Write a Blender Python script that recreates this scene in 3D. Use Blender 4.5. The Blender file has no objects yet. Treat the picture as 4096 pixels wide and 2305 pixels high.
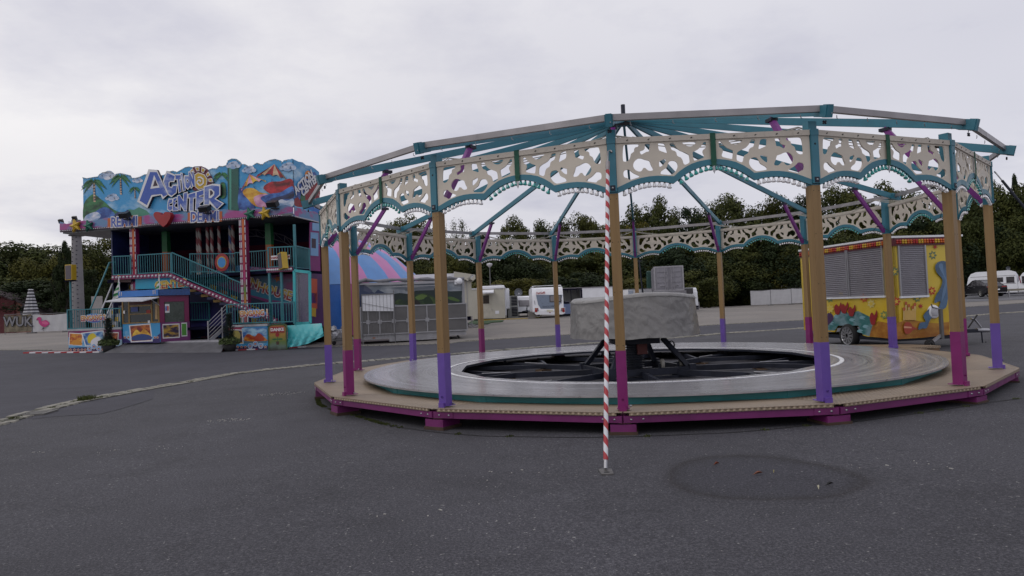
import bpy, bmesh, math, random
from mathutils import Vector, Matrix
random.seed(11)
PI = math.pi
scene = bpy.context.scene
COL = scene.collection

# ------------------------------------------------------------------ camera
EYE = Vector((0.0, 0.0, 1.573))
PITCH, ROLL, FPX = 0.0281, -0.0417, 2727.6          # focal length in pixels of a 4096 wide frame
cp, sp = math.cos(PITCH), math.sin(PITCH)
_f = Vector((0, cp, sp)); _u0 = Vector((0, -sp, cp)); _r0 = Vector((1, 0, 0))
_r = math.cos(ROLL) * _r0 + math.sin(ROLL) * _u0
_u = -math.sin(ROLL) * _r0 + math.cos(ROLL) * _u0
cd = bpy.data.cameras.new('camera')
cd.sensor_width = 36.0
cd.lens = FPX / 4096.0 * 36.0
cd.clip_start = 0.05
cd.clip_end = 3000
cam = bpy.data.objects.new('camera', cd)
COL.objects.link(cam)
m3 = Matrix((_r, _u, -_f)).transposed()
cam.matrix_world = Matrix.Translation(EYE) @ m3.to_4x4()
scene.camera = cam

# ------------------------------------------------------------------ world: overcast daylight
SUN_EL, SUN_AZ = math.radians(48), math.radians(-125)   # azimuth measured from +Y towards +X: behind and to the left
wd = bpy.data.worlds.new('World')
scene.world = wd
wd.use_nodes = True
nt = wd.node_tree
nt.nodes.clear()
def wn(t, **k):
    n = nt.nodes.new(t)
    for a, b in k.items(): setattr(n, a, b)
    return n
def wl(a, b): nt.links.new(a, b)
out = wn('ShaderNodeOutputWorld'); bg = wn('ShaderNodeBackground')
sky = wn('ShaderNodeTexSky'); sky.sky_type = 'NISHITA'; sky.sun_disc = False
sky.sun_elevation = SUN_EL; sky.sun_rotation = SUN_AZ; sky.air_density = 1.2; sky.dust_density = 3.0
tc = wn('ShaderNodeTexCoord'); sx = wn('ShaderNodeSeparateXYZ'); wl(tc.outputs['Generated'], sx.inputs[0])
def wmath(op, a, b=None, clamp=False):
    n = wn('ShaderNodeMath', operation=op); n.use_clamp = clamp
    for i, v in enumerate((a, b)):
        if v is None: continue
        if isinstance(v, (int, float)): n.inputs[i].default_value = v
        else: wl(v, n.inputs[i])
    return n.outputs[0]
zz = wmath('ADD', wmath('MAXIMUM', sx.outputs[2], 0.0), 0.16)
cx_ = wmath('DIVIDE', sx.outputs[0], zz); cy_ = wmath('DIVIDE', sx.outputs[1], zz)
cv = wn('ShaderNodeCombineXYZ'); wl(cx_, cv.inputs[0]); wl(cy_, cv.inputs[1])
def wnoise(scale, detail, rough, off):
    mp = wn('ShaderNodeMapping'); wl(cv.outputs[0], mp.inputs[0]); mp.inputs['Location'].default_value = off
    n = wn('ShaderNodeTexNoise'); wl(mp.outputs[0], n.inputs['Vector'])
    n.inputs['Scale'].default_value = scale; n.inputs['Detail'].default_value = detail; n.inputs['Roughness'].default_value = rough
    return n.outputs['Fac']
def wramp(fac, stops):
    r = wn('ShaderNodeValToRGB'); wl(fac, r.inputs[0])
    e = r.color_ramp.elements
    e[0].position, e[0].color = stops[0][0], (*stops[0][1], 1)
    e[1].position, e[1].color = stops[1][0], (*stops[1][1], 1)
    for p, c in stops[2:]:
        x = e.new(p); x.color = (*c, 1)
    return r.outputs[0]
def wmix(f, a, b, mode='MIX'):
    n = wn('ShaderNodeMix', data_type='RGBA', blend_type=mode)
    if isinstance(f, (int, float)): n.inputs[0].default_value = f
    else: wl(f, n.inputs[0])
    for i, v in ((6, a), (7, b)):
        if isinstance(v, tuple): n.inputs[i].default_value = (*v, 1)
        else: wl(v, n.inputs[i])
    return n.outputs[2]
broad = wramp(wnoise(0.32, 4, .5, (3.1, 1.7, 0)), [(.36, (.73, .725, .78)), (.62, (.92, .91, .93))])
patch = wramp(wnoise(1.0, 7, .58, (0.4, 5.2, 0)), [(.48, (1.04, 1.035, 1.02)), (.68, (.80, .805, .86))])
cloud = wmix(1.0, broad, patch, 'MULTIPLY')
# brighter break low on the left, greyer blue towards the right
side = wmath('MULTIPLY_ADD', sx.outputs[0], 0.6); side.node.inputs[2].default_value = 0.5; side.node.use_clamp = True
cloud = wmix(1.0, cloud, wramp(side, [(.1, (1.05, 1.04, 1.03)), (.85, (.86, .865, .92))]), 'MULTIPLY')
nis = wmix(1.0, sky.outputs[0], (.1, .1, .1), 'MULTIPLY')
wl(wmix(0.93, nis, cloud), bg.inputs['Color'])
bg.inputs['Strength'].default_value = 1.0
wl(bg.outputs[0], out.inputs['Surface'])

sl = bpy.data.lights.new('sun', 'SUN')
sl.energy = 0.5; sl.angle = math.radians(25); sl.color = (1.0, .965, .92)
sun = bpy.data.objects.new('sun', sl); COL.objects.link(sun)
sd = Vector((math.sin(SUN_AZ) * math.cos(SUN_EL), math.cos(SUN_AZ) * math.cos(SUN_EL), math.sin(SUN_EL)))
sun.rotation_euler = sd.to_track_quat('Z', 'Y').to_euler()
sun.location = sd * 60
vs = scene.view_settings
vs.view_transform = 'Standard'; vs.look = 'None'; vs.exposure = 0.0; vs.gamma = 1.0; vs.use_curve_mapping = False

# ------------------------------------------------------------------ materials
def mat_new(name):
    m = bpy.data.materials.new(name); m.use_nodes = True
    t = m.node_tree
    return m, t, t.nodes['Principled BSDF']
def L(t, a, b): t.links.new(a, b)
def N(t, ty, **k):
    n = t.nodes.new(ty)
    for a, b in k.items(): setattr(n, a, b)
    return n
def noise(t, vec, scale, detail=4, rough=.55):
    n = N(t, 'ShaderNodeTexNoise'); n.inputs['Scale'].default_value = scale
    n.inputs['Detail'].default_value = detail; n.inputs['Roughness'].default_value = rough
    if vec is not None: L(t, vec, n.inputs['Vector'])
    return n.outputs['Fac']
def ramp(t, fac, stops):
    r = N(t, 'ShaderNodeValToRGB'); L(t, fac, r.inputs[0]); e = r.color_ramp.elements
    def c4(c): return (c, c, c, 1) if isinstance(c, (int, float)) else (*c, 1)
    e[0].position, e[0].color = stops[0][0], c4(stops[0][1])
    e[1].position, e[1].color = stops[1][0], c4(stops[1][1])
    for p, c in stops[2:]:
        x = e.new(p); x.color = c4(c)
    return r.outputs[0]
def mix(t, f, a, b, mode='MIX'):
    n = N(t, 'ShaderNodeMix', data_type='RGBA', blend_type=mode)
    if isinstance(f, (int, float)): n.inputs[0].default_value = f
    else: L(t, f, n.inputs[0])
    for i, v in ((6, a), (7, b)):
        if isinstance(v, tuple): n.inputs[i].default_value = (*v[:3], 1)
        else: L(t, v, n.inputs[i])
    return n.outputs[2]
def mth(t, op, a, b=None, c=None):
    n = N(t, 'ShaderNodeMath', operation=op)
    for i, v in enumerate((a, b, c)):
        if v is None: continue
        if isinstance(v, (int, float)): n.inputs[i].default_value = v
        else: L(t, v, n.inputs[i])
    return n.outputs[0]
def bump(t, bsdf, h, strength=.3, dist=.01):
    b = N(t, 'ShaderNodeBump'); b.inputs['Strength'].default_value = strength; b.inputs['Distance'].default_value = dist
    L(t, h, b.inputs['Height']); L(t, b.outputs[0], bsdf.inputs['Normal'])
def objc(t): return N(t, 'ShaderNodeTexCoord').outputs['Object']
def lin(c):
    c = c / 255.0
    return c / 12.92 if c <= .04045 else ((c + .055) / 1.055) ** 2.4
def S(r, g, b): return (lin(r), lin(g), lin(b))
_mc = {}
def M(name, col, rough=.55, metal=0.0, var=.16, scale=2.5, dirt=.0, bmp=0.0, bscale=60, spec=.5):
    """painted / plain surface with slight uneven tone, optional worn specks"""
    key = (name,)
    if key in _mc: return _mc[key]
    m, t, b = mat_new(name)
    oc = objc(t)
    hi = tuple(min(1, c * (1 + var)) for c in col); lo = tuple(c * (1 - var) for c in col)
    c = ramp(t, noise(t, oc, scale, 5, .6), [(.3, lo), (.7, hi)])
    if dirt:
        d = ramp(t, noise(t, oc, scale * 3.3, 6, .7), [(.56, 0.0), (.72, 1.0)])
        c = mix(t, mth(t, 'MULTIPLY', d, dirt), c, tuple(x * .35 + .01 for x in col))
    L(t, c, b.inputs['Base Color'])
    rr = ramp(t, noise(t, oc, scale * 2, 3), [(.3, max(.03, rough - .1)), (.7, min(1, rough + .1))])
    L(t, rr, b.inputs['Roughness'])
    b.inputs['Metallic'].default_value = metal
    b.inputs['Specular IOR Level'].default_value = spec
    if bmp: bump(t, b, noise(t, oc, bscale, 3), bmp, .01)
    _mc[key] = m
    return m
_pc = {}
def paint(r, g, b, rough=.5):
    k = (r, g, b, rough)
    if k not in _pc: _pc[k] = M('paint_%d_%d_%d_%d' % (r, g, b, int(rough * 100)), S(r, g, b), rough, var=.12, scale=1.3)
    return _pc[k]

# ------------------------------------------------------------------ mesh builder
class MB:
    def __init__(s): s.v = []; s.f = []; s.mi = []; s.sm = []; s.mats = []
    def _m(s, m):
        if m not in s.mats: s.mats.append(m)
        return s.mats.index(m)
    def add(s, vs, fs, m, smooth=False):
        o = len(s.v); s.v += [tuple(v) for v in vs]
        k = s._m(m)
        for f in fs:
            s.f.append([i + o for i in f]); s.mi.append(k); s.sm.append(smooth)
    def poly(s, pts, m): s.add(pts, [list(range(len(pts)))], m)
    def box(s, c, d, m, R=None):
        vs = []
        for x in (-.5, .5):
            for y in (-.5, .5):
                for z in (-.5, .5):
                    p = Vector((x * d[0], y * d[1], z * d[2]))
                    if R is not None: p = R @ p
                    vs.append(p + Vector(c))
        s.add(vs, [(0, 1, 3, 2), (4, 6, 7, 5), (0, 4, 5, 1), (2, 3, 7, 6), (0, 2, 6, 4), (1, 5, 7, 3)], m)
    def bb(s, x0, x1, y0, y1, z0, z1, m): s.box(((x0 + x1) / 2, (y0 + y1) / 2, (z0 + z1) / 2), (x1 - x0, y1 - y0, z1 - z0), m)
    def bar(s, a, b, w, h, m, up=(0, 0, 1)):
        a, b = Vector(a), Vector(b); d = b - a; ln = d.length; d.normalize()
        upv = Vector(up); sdv = d.cross(upv)
        if sdv.length < 1e-5: sdv = d.cross(Vector((1, 0, 0)))
        sdv.normalize(); u2 = sdv.cross(d)
        s.box((a + b) / 2, (ln, w, h), m, Matrix((d, sdv, u2)).transposed())
    def tube(s, pts, r, m, n=8, r2=None, smooth=True, caps=True):
        pts = [Vector(p) for p in pts]; vs = []; K = len(pts); ref = None
        for i, p in enumerate(pts):
            d = (pts[min(i + 1, K - 1)] - pts[max(i - 1, 0)]).normalized()
            if ref is None:
                ref = d.orthogonal().normalized()
            ref = (ref - d * ref.dot(d)).normalized(); q = d.cross(ref)
            rr = r if r2 is None else r + (r2 - r) * i / (K - 1)
            if isinstance(r, (list, tuple)): rr = r[i]
            for j in range(n):
                a = 2 * PI * j / n
                vs.append(p + (ref * math.cos(a) + q * math.sin(a)) * rr)
        fs = [(i * n + j, i * n + (j + 1) % n, (i + 1) * n + (j + 1) % n, (i + 1) * n + j) for i in range(K - 1) for j in range(n)]
        s.add(vs, fs, m, smooth)
        if caps:
            s.add(vs[:n], [list(range(n))[::-1]], m); s.add(vs[-n:], [list(range(n))], m)
    def lathe(s, prof, c, m, n=24, smooth=True, axis='z', a0=0, a1=2 * PI):
        full = abs(a1 - a0 - 2 * PI) < 1e-6; cols = n if full else n + 1
        vs = []
        for r, z in prof:
            for j in range(cols):
                a = a0 + (a1 - a0) * j / n
                p = (r * math.cos(a), r * math.sin(a), z)
                if axis == 'y': p = (p[0], p[2], p[1])
                if axis == 'x': p = (p[2], p[0], p[1])
                vs.append(Vector(p) + Vector(c))
        fs = []
        for i in range(len(prof) - 1):
            for j in range(n):
                k = (j + 1) % cols
                fs.append((i * cols + j, i * cols + k, (i + 1) * cols + k, (i + 1) * cols + j))
        s.add(vs, fs, m, smooth)
    def prism(s, poly, P, w0, w1, m, mside=None):
        """polygon (u,z) pairs; P(u,z,w) maps to 3d; solid between depth w0 (back) and w1 (front)"""
        n = len(poly)
        fr = [P(u, z, w1) for u, z in poly]; bk = [P(u, z, w0) for u, z in poly]
        s.add(fr, [list(range(n))], m); s.add(bk, [list(range(n))[::-1]], mside or m)
        s.add(fr + bk, [(i, (i + 1) % n, n + (i + 1) % n, n + i) for i in range(n)], mside or m)
    def sph(s, c, r, m, nu=16, nv=10, zmin=-1):
        if isinstance(r, (int, float)): r = (r, r, r)
        vs = []
        for i in range(nv + 1):
            th = PI * i / nv; zc = max(math.cos(th), zmin)
            for j in range(nu):
                a = 2 * PI * j / nu
                vs.append((c[0] + r[0] * math.sin(th) * math.cos(a), c[1] + r[1] * math.sin(th) * math.sin(a), c[2] + r[2] * zc))
        s.add(vs, [(i * nu + j, (i + 1) * nu + j, (i + 1) * nu + (j + 1) % nu, i * nu + (j + 1) % nu) for i in range(nv) for j in range(nu)], m, True)
    def mesh(s, name):
        me = bpy.data.meshes.new(name); me.from_pydata(s.v, [], s.f)
        for m in s.mats: me.materials.append(m)
        me.polygons.foreach_set('material_index', s.mi); me.polygons.foreach_set('use_smooth', s.sm)
        me.update(); return me
    def build(s, name, parent=None, bevel=0):
        return link(name, s.mesh(name), parent, bevel)
def link(name, me, parent=None, bevel=0):
    o = bpy.data.objects.new(name, me); COL.objects.link(o)
    if parent: o.parent = parent
    if bevel:
        b = o.modifiers.new('bevel', 'BEVEL'); b.width = bevel; b.segments = 2; b.limit_method = 'ANGLE'; b.angle_limit = .9
    return o
def tag(o, label=None, cat=None, group=None, kind=None):
    if label: o['label'] = label
    if cat: o['category'] = cat
    if group: o['group'] = group
    if kind: o['kind'] = kind
    return o
def thing(name, label, cat, loc=(0, 0, 0), rz=0, group=None):
    o = bpy.data.objects.new(name, None); COL.objects.link(o)
    o.location = loc; o.rotation_euler = (0, 0, rz); o.empty_display_size = .2
    return tag(o, label, cat, group)
def copy_tree(o, parent=None):
    c = o.copy(); COL.objects.link(c); c.parent = parent
    for ch in list(o.children): copy_tree(ch, c)
    return c
def rotm(a): return Matrix.Rotation(a, 3, 'Z')
def smooth_poly(pts, k=3):
    out = []; n = len(pts)
    for i in range(n):
        p0, p1, p2, p3 = (pts[(i + j) % n] for j in (-1, 0, 1, 2))
        for q in range(k):
            t = q / k
            out.append(tuple(.5 * (2 * b + (c - a) * t + (2 * a - 5 * b + 4 * c - d) * t * t + (3 * b - a - 3 * c + d) * t ** 3)
                             for a, b, c, d in zip(p0, p1, p2, p3)))
    return out
def curve_fill(loops, th, xf, mat, name):
    """filled outline with holes -> mesh (x,z plane, thickness th along y)"""
    cu = bpy.data.curves.new(name, 'CURVE'); cu.dimensions = '2D'; cu.fill_mode = 'BOTH'; cu.extrude = th / 2
    for lp in loops:
        sp_ = cu.splines.new('POLY'); sp_.points.add(len(lp) - 1)
        for p, q in zip(sp_.points, lp): p.co = (q[0], q[1], 0, 1)
        sp_.use_cyclic_u = True
    o = bpy.data.objects.new(name, cu); COL.objects.link(o)
    dg = bpy.context.evaluated_depsgraph_get()
    me = bpy.data.meshes.new_from_object(o.evaluated_get(dg))
    bpy.data.objects.remove(o); bpy.data.curves.remove(cu)
    me.transform(xf); me.materials.clear(); me.materials.append(mat); me.name = name
    return me
FLIP = Matrix(((1, 0, 0, 0), (0, 0, -1, 0), (0, 1, 0, 0), (0, 0, 0, 1)))   # (x,y)->(x,z), front faces -Y
def text_obj(name, s, size, mat, parent, loc, rot=(0, 0, 0), bold=0.0, ext=.004, shear=0.0, sx=1.0, align='CENTER'):
    """lettering standing in the local XZ plane, read from -Y"""
    cu = bpy.data.curves.new(name, 'FONT'); cu.body = s; cu.size = size; cu.offset = bold; cu.extrude = ext; cu.shear = shear
    cu.align_x = align; cu.align_y = 'CENTER'; cu.resolution_u = 3
    o = bpy.data.objects.new(name, cu); COL.objects.link(o)
    dg = bpy.context.evaluated_depsgraph_get()
    me = bpy.data.meshes.new_from_object(o.evaluated_get(dg))
    bpy.data.objects.remove(o); bpy.data.curves.remove(cu)
    me.transform(FLIP @ Matrix.Diagonal((sx, 1, 1, 1)))
    me.materials.clear(); me.materials.append(mat)
    ob = link(name, me, parent); ob.location = loc; ob.rotation_euler = rot
    return ob
def star(cx, cz, r, n=5, rin=.42, a0=PI / 2, sx=1.0):
    return [(cx + sx * (r if i % 2 == 0 else r * rin) * math.cos(a0 + PI * i / n), cz + (r if i % 2 == 0 else r * rin) * math.sin(a0 + PI * i / n)) for i in range(2 * n)]
def ell(cx, cz, rx, rz, n=24): return [(cx + rx * math.cos(2 * PI * i / n), cz + rz * math.sin(2 * PI * i / n)) for i in range(n)]

# ------------------------------------------------------------------ terrain
TX = [-160, -60, -25, -12, 5, 30, 55, 160]
TY = [-20, 18, 33, 50, 75, 130, 400]
TZ = [[-.08, -.08, -.08, -.08, .05, .28, .45, .6],
      [-.02, -.02, -.06, -.08, .05, .28, .45, .6],
      [.42, .42, .31, .07, .04, .28, .45, .6],
      [.8, .8, .62, .60, .70, .36, .5, .65],
      [1.0, 1.0, .98, .95, .85, .36, .60, .75],
      [1.1, 1.1, 1.1, 1.1, 1.0, .5, .75, .9],
      [1.1, 1.1, 1.1, 1.1, 1.0, .7, .9, .9]]
def _sst(t): return t * t * (3 - 2 * t) * .5 + t * .5
def gz(x, y):
    x = min(max(x, TX[0]), TX[-1] - 1e-6); y = min(max(y, TY[0]), TY[-1] - 1e-6)
    i = max(k for k in range(len(TX) - 1) if TX[k] <= x); j = max(k for k in range(len(TY) - 1) if TY[k] <= y)
    u = (x - TX[i]) / (TX[i + 1] - TX[i]); v = (y - TY[j]) / (TY[j + 1] - TY[j])
    v = _sst(v)
    a = TZ[j][i] * (1 - u) + TZ[j][i + 1] * u; b = TZ[j + 1][i] * (1 - u) + TZ[j + 1][i + 1] * u
    return a * (1 - v) + b * v
def ray(px, py): return _f + _r * ((px - 2048) / FPX) - _u * ((py - 1152.5) / FPX)
def ground(px, py):
    """where the sight line through a photograph pixel meets the terrain"""
    d = ray(px, py); t = 3.0
    while t < 260:
        p = EYE + d * t
        if p.z <= gz(p.x, p.y):
            lo, hi = t - .25, t
            for _ in range(20):
                mid = (lo + hi) / 2; q = EYE + d * mid
                if q.z <= gz(q.x, q.y): hi = mid
                else: lo = mid
            return EYE + d * hi
        t += .25
    return EYE + d * 260
def at(px, py, Y): d = ray(px, py); return EYE + d * (Y / d.y)
def gp(x, y, dz=0): return Vector((x, y, gz(x, y) + dz))
# ------------------------------------------------------------------ ground, road, gutter
def asphalt(name, base, light, broad=.12, edge=False, speck=.72, tint=None):
    m, t, b = mat_new(name); oc = objc(t)
    g = mth(t, 'ADD', mth(t, 'MULTIPLY', noise(t, oc, 120, 2, .8), .5), mth(t, 'MULTIPLY', noise(t, oc, 52, 2, .7), .5))
    c = ramp(t, g, [(.36, tuple(x * .50 for x in base)), (.50, base), (.64, light)])
    sp_ = ramp(t, noise(t, oc, 30, 2, .6), [(speck - .05, 0.0), (speck + .03, 1.0)])
    c = mix(t, mth(t, 'MULTIPLY', sp_, .55), c, (.42, .41, .40))
    br = ramp(t, noise(t, oc, .35, 5, .65), [(.3, 1 - broad), (.7, 1 + broad)])
    c = mix(t, 1.0, c, br, 'MULTIPLY')
    st = ramp(t, noise(t, oc, 1.1, 7, .72), [(.50, 1.0), (.74, .72)])
    sc_ = ramp(t, noise(t, oc, 2.3, 8, .75), [(.68, 1.0), (.76, 1.35)]); c = mix(t, 1.0, c, sc_, 'MULTIPLY')
    c = mix(t, 1.0, c, st, 'MULTIPLY')
    if edge:
        a = N(t, 'ShaderNodeAttribute'); a.attribute_name = 'edge'
        e = mth(t, 'ADD', a.outputs['Fac'], mth(t, 'MULTIPLY', mth(t, 'SUBTRACT', noise(t, oc, 7, 5), .5), mth(t, 'MULTIPLY', a.outputs['Fac'], .9)))
        c = mix(t, 1.0, c, ramp(t, e, [(0.0, 1.0), (.16, (.56, .53, .52)), (.32, (.62, .61, .62)), (.60, (.74, .74, .77)), (1.0, (.80, .80, .85))]), 'MULTIPLY')
    L(t, c, b.inputs['Base Color'])
    b.inputs['Roughness'].default_value = .88; b.inputs['Specular IOR Level'].default_value = .35
    bump(t, b, g, .35, .006)
    return m
def gravelm(name):
    m, t, b = mat_new(name); oc = objc(t)
    c = ramp(t, noise(t, oc, 45, 3, .7), [(.28, (.14, .128, .118)), (.55, (.215, .198, .185)), (.75, (.32, .30, .28))])
    c = mix(t, 1.0, c, ramp(t, noise(t, oc, .22, 6, .65), [(.3, (.78, .78, .8)), (.7, (1.12, 1.1, 1.07))]), 'MULTIPLY')
    sc = N(t, 'ShaderNodeMapping'); L(t, oc, sc.inputs[0]); sc.inputs['Scale'].default_value = (.12, 1.0, 1)
    c = mix(t, 1.0, c, ramp(t, noise(t, sc.outputs[0], .9, 5, .7), [(.45, 1.0), (.75, .80)]), 'MULTIPLY')
    L(t, c, b.inputs['Base Color']); b.inputs['Roughness'].default_value = .92
    bump(t, b, noise(t, oc, 60, 2), .4, .01)
    return m
M_GRAVEL = gravelm('gravel_ground')
M_ASPH = asphalt('coarse_asphalt', (.050, .049, .059), (.118, .117, .131), .20)
M_ROAD = asphalt('smooth_asphalt', (.052, .051, .065), (.076, .075, .092), .14, speck=.80)
M_LOT = asphalt('pale_asphalt', (.13, .13, .145), (.19, .19, .2), .10, speck=.80)
M_PATCH = asphalt('stained_asphalt', (.050, .049, .059), (.112, .111, .124), .20, edge=True)
M_STONE = M('gutter_stone', (.235, .225, .195), .85, var=.35, scale=5, bmp=.5, bscale=30)
M_DIRT = M('gutter_dirt', (.05, .05, .035), .95, var=.4, scale=6)
M_MOSS = M('moss_green', (.050, .062, .012), .95, var=.5, scale=9)
M_CRACK = M('joint_tar', (.016, .016, .017), .9)
M_IRON = M('cast_iron', (.14, .135, .13), .6, .3)

def strip(name, A, B, rows, m, dz):
    """sheet draped on the terrain between two polylines with equal counts"""
    b = MB(); vs = []; n = len(A)
    for a, c in zip(A, B):
        for k in range(rows + 1):
            q = Vector(a).lerp(Vector(c), k / rows); vs.append((q.x, q.y, gz(q.x, q.y) + dz))
    fs = [(i * (rows + 1) + k, (i + 1) * (rows + 1) + k, (i + 1) * (rows + 1) + k + 1, i * (rows + 1) + k + 1) for i in range(n - 1) for k in range(rows)]
    b.add(vs, fs, m, True)
    return tag(b.build(name), kind='structure')
def resample(P, n):
    P = [Vector((p[0], p[1])) for p in P]; d = [0]
    for a, b in zip(P, P[1:]): d.append(d[-1] + (b - a).length)
    out = []
    for i in range(n):
        s_ = d[-1] * i / (n - 1); k = 0
        while k < len(P) - 2 and d[k + 1] < s_: k += 1
        out.append(P[k].lerp(P[k + 1], (s_ - d[k]) / max(1e-9, d[k + 1] - d[k])))
    return out
gxs = [-400, -160, -100] + [-60 + 3 * i for i in range(41)] + [90, 130, 160, 400]
gys = [-30, -10, 0] + [3 * i for i in range(1, 36)] + [120, 140, 180, 260, 400, 900]
b = MB(); vs = [(x, y, gz(x, y)) for x in gxs for y in gys]; ny = len(gys)
b.add(vs, [(i * ny + j, (i + 1) * ny + j, (i + 1) * ny + j + 1, i * ny + j + 1) for i in range(len(gxs) - 1) for j in range(ny - 1)], M_GRAVEL, True)
tag(b.build('ground'), kind='structure')

gut_px = [(0, 1695), (103, 1664), (207, 1635), (321, 1607), (466, 1581), (621, 1553), (776, 1527), (931, 1498), (1086, 1480), (1293, 1459), (1505, 1443), (1743, 1424),
          (2250, 1384), (2405, 1372), (2647, 1357), (2788, 1346), (2888, 1336), (3222, 1314), (3863, 1267), (3962, 1258), (4096, 1249)]
G0 = [ground(*p) for p in gut_px]
gut = [Vector((p.x, p.y)) for p in G0]
gut = [gut[0] + (gut[0] - gut[2]).normalized() * 26] + gut + [gut[-1] + (gut[-1] - gut[-3]).normalized() * 60]
edge_px = [(0, 1403), (269, 1405), (700, 1400), (1100, 1393), (1500, 1385), (1795, 1377), (1864, 1366), (2307, 1339), (2784, 1307), (2888, 1300), (3219, 1283), (3855, 1230), (3993, 1221), (4096, 1214)]
E0 = [ground(*p) for p in edge_px]
edg = [Vector((p.x, p.y)) for p in E0]
edg = [Vector((-75, 40)), Vector((-45, 40.5))] + edg + [edg[-1] + (edg[-1] - edg[-3]).normalized() * 60]
gutR = resample(gut, 60); edgR = resample(edg, 60)
near = [Vector((p.x if 0 < i < 59 else (-60 if i == 0 else 120), -12)) for i, p in enumerate(gutR)]
strip('asphalt', near, gutR, 14, M_ASPH, .012)
strip('road', gutR, edgR, 14, M_ROAD, .016)
pl = [ground(3700, 1216), ground(3855, 1209.5), ground(4096, 1199)]
pa = [Vector((p.x, p.y)) for p in pl] + [Vector((pl[-1].x + 40, pl[-1].y + 6))]
strip('parking_lot', pa, [Vector((p.x * 1.9 + 5, p.y + 55)) for p in pa], 10, M_LOT, .02)

# gutter of two rows of granite setts, and a kerb row along the gravel
def along(P, step):
    P = [Vector(p) for p in P]; out = []; k = 0; pos = 0.0
    while k < len(P) - 1:
        d = P[k + 1] - P[k]
        if pos > d.length: pos -= d.length; k += 1; continue
        out.append((P[k] + d.normalized() * pos, math.atan2(d.y, d.x))); pos += step
    return out
rnd = random.Random(3)
b = MB()
strip('gutter_bed', [p + Vector((.24, -.12)) for p in resample(gut, 120)], [p + Vector((-.24, .12)) for p in resample(gut, 120)], 1, M_DIRT, .024)
for row, off in ((0, -.135), (1, .125)):
    for p, a in along(gut[0:], .255):
        if rnd.random() < .05 or p.x > 34: continue
        n_ = Vector((-math.sin(a), math.cos(a)))
        q = p + n_ * (off + rnd.uniform(-.015, .015)); l_ = rnd.uniform(.19, .245); w_ = rnd.uniform(.20, .25)
        R = rotm(a + rnd.uniform(-.09, .09)) @ Matrix.Rotation(rnd.uniform(-.04, .04), 3, 'X')
        z = gz(q.x, q.y) + .012 + rnd.uniform(-.008, .008); h = .055
        top = []
        for sx_, sy_ in ((-1, -1), (1, -1), (1, 1), (-1, 1)):
            top.append((sx_ * l_ / 2 * rnd.uniform(.82, 1), sy_ * w_ / 2 * rnd.uniform(.82, 1)))
        P3 = [Vector((q.x, q.y, z)) + R @ Vector((x * 1.06, y * 1.06, -.02)) for x, y in top] + [Vector((q.x, q.y, z)) + R @ Vector((x * .93, y * .93, h * .45)) for x, y in top]
        b.add(P3, [(4, 5, 6, 7), (0, 1, 5, 4), (1, 2, 6, 5), (2, 3, 7, 6), (3, 0, 4, 7)], M_STONE)
tag(b.build('cobble_gutter'), kind='structure')
b = MB()
for p, a in along(edg[2:], .30):
    if p.x > 40 or (-24 < p.x < -9): continue
    q = p + Vector((0, .06)); b.box((q.x, q.y, gz(q.x, q.y) + .02), (rnd.uniform(.18, .28), .13, .05), M_STONE, rotm(a + rnd.uniform(-.05, .05)))
tag(b.build('kerb_stones'), kind='structure')
# drain grate in the gutter
d0 = ground(118, 1668); d1 = ground(178, 1651)
b = MB(); ang = math.atan2(d1.y - d0.y, d1.x - d0.x)
t_ = thing('drain_grate', 'slotted iron drain grate set in the cobble gutter at the left', 'drain', gp((d0.x + d1.x) / 2, (d0.y + d1.y) / 2, .03), ang)
for i in range(11): b.box((-.25 + .05 * i, 0, 0), (.028, .40, .03), M_IRON)
b.build('bars', t_)
b = MB(); b.box((0, .22, 0), (.56, .04, .035), M_IRON); b.box((0, -.22, 0), (.56, .04, .035), M_IRON)
b.build('frame', t_)

# joint line curving round the carousel, with moss growing in it
joint = [(130, 780), (85, 820), (60, 880), (80, 930), (150, 970), (330, 1020), (500, 1065), (650, 1110), (800, 1155), (1000, 1200), (1350, 1248), (1560, 1272), (1800, 1290), (2030, 1305)]
jp = [(1250 + x / 2.9, 1300 + y / 2.9) for x, y in joint]
jp += [(2200 + x / 2.417, 1350 + y / 2.417) for x, y in ((220, 980), (700, 975), (1000, 965), (1400, 948))]
jp += [(2900 + x / 3.2217, 1300 + y / 3.2217) for x, y in ((0, 1410), (400, 1380), (1000, 1320))]
jp += [(3450 + x / 2.9, 1200 + y / 2.9) for x, y in ((0, 1420), (500, 1350), (1000, 1280), (1500, 1200), (1850, 1155))]
jw = resample([(ground(*p).x, ground(*p).y) for p in jp], 160)
def ribbon(name, pts, wfun, m, dz):
    b = MB(); vs = []
    for i, p in enumerate(pts):
        d = (pts[min(i + 1, len(pts) - 1)] - pts[max(i - 1, 0)]).normalized(); n_ = Vector((-d.y, d.x)); w = wfun(i)
        for s_ in (-1, 1):
            q = p + n_ * s_ * w; vs.append((q.x, q.y, gz(q.x, q.y) + dz))
    b.add(vs, [(2 * i, 2 * i + 2, 2 * i + 3, 2 * i + 1) for i in range(len(pts) - 1)], m)
    return tag(b.build(name), kind='structure')
ribbon('joint_line', jw, lambda i: .010 + .006 * rnd.random(), M_CRACK, .0165)
rep = [(130, 1680), (210, 1671), (300, 1665), (400, 1660), (470, 1643), (540, 1622), (610, 1600)]
rep2 = [(110, 1676), (207, 1645), (321, 1617), (400, 1601), (466, 1590), (550, 1575), (621, 1562)]
rp_ = [tuple(ground(*p))[:2] for p in rep]; rq_ = [tuple(ground(*p))[:2] for p in rep2]
strip('asphalt_repair', resample(rp_, 30), resample(rq_, 30), 6, M_ROAD, .0142)
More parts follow.
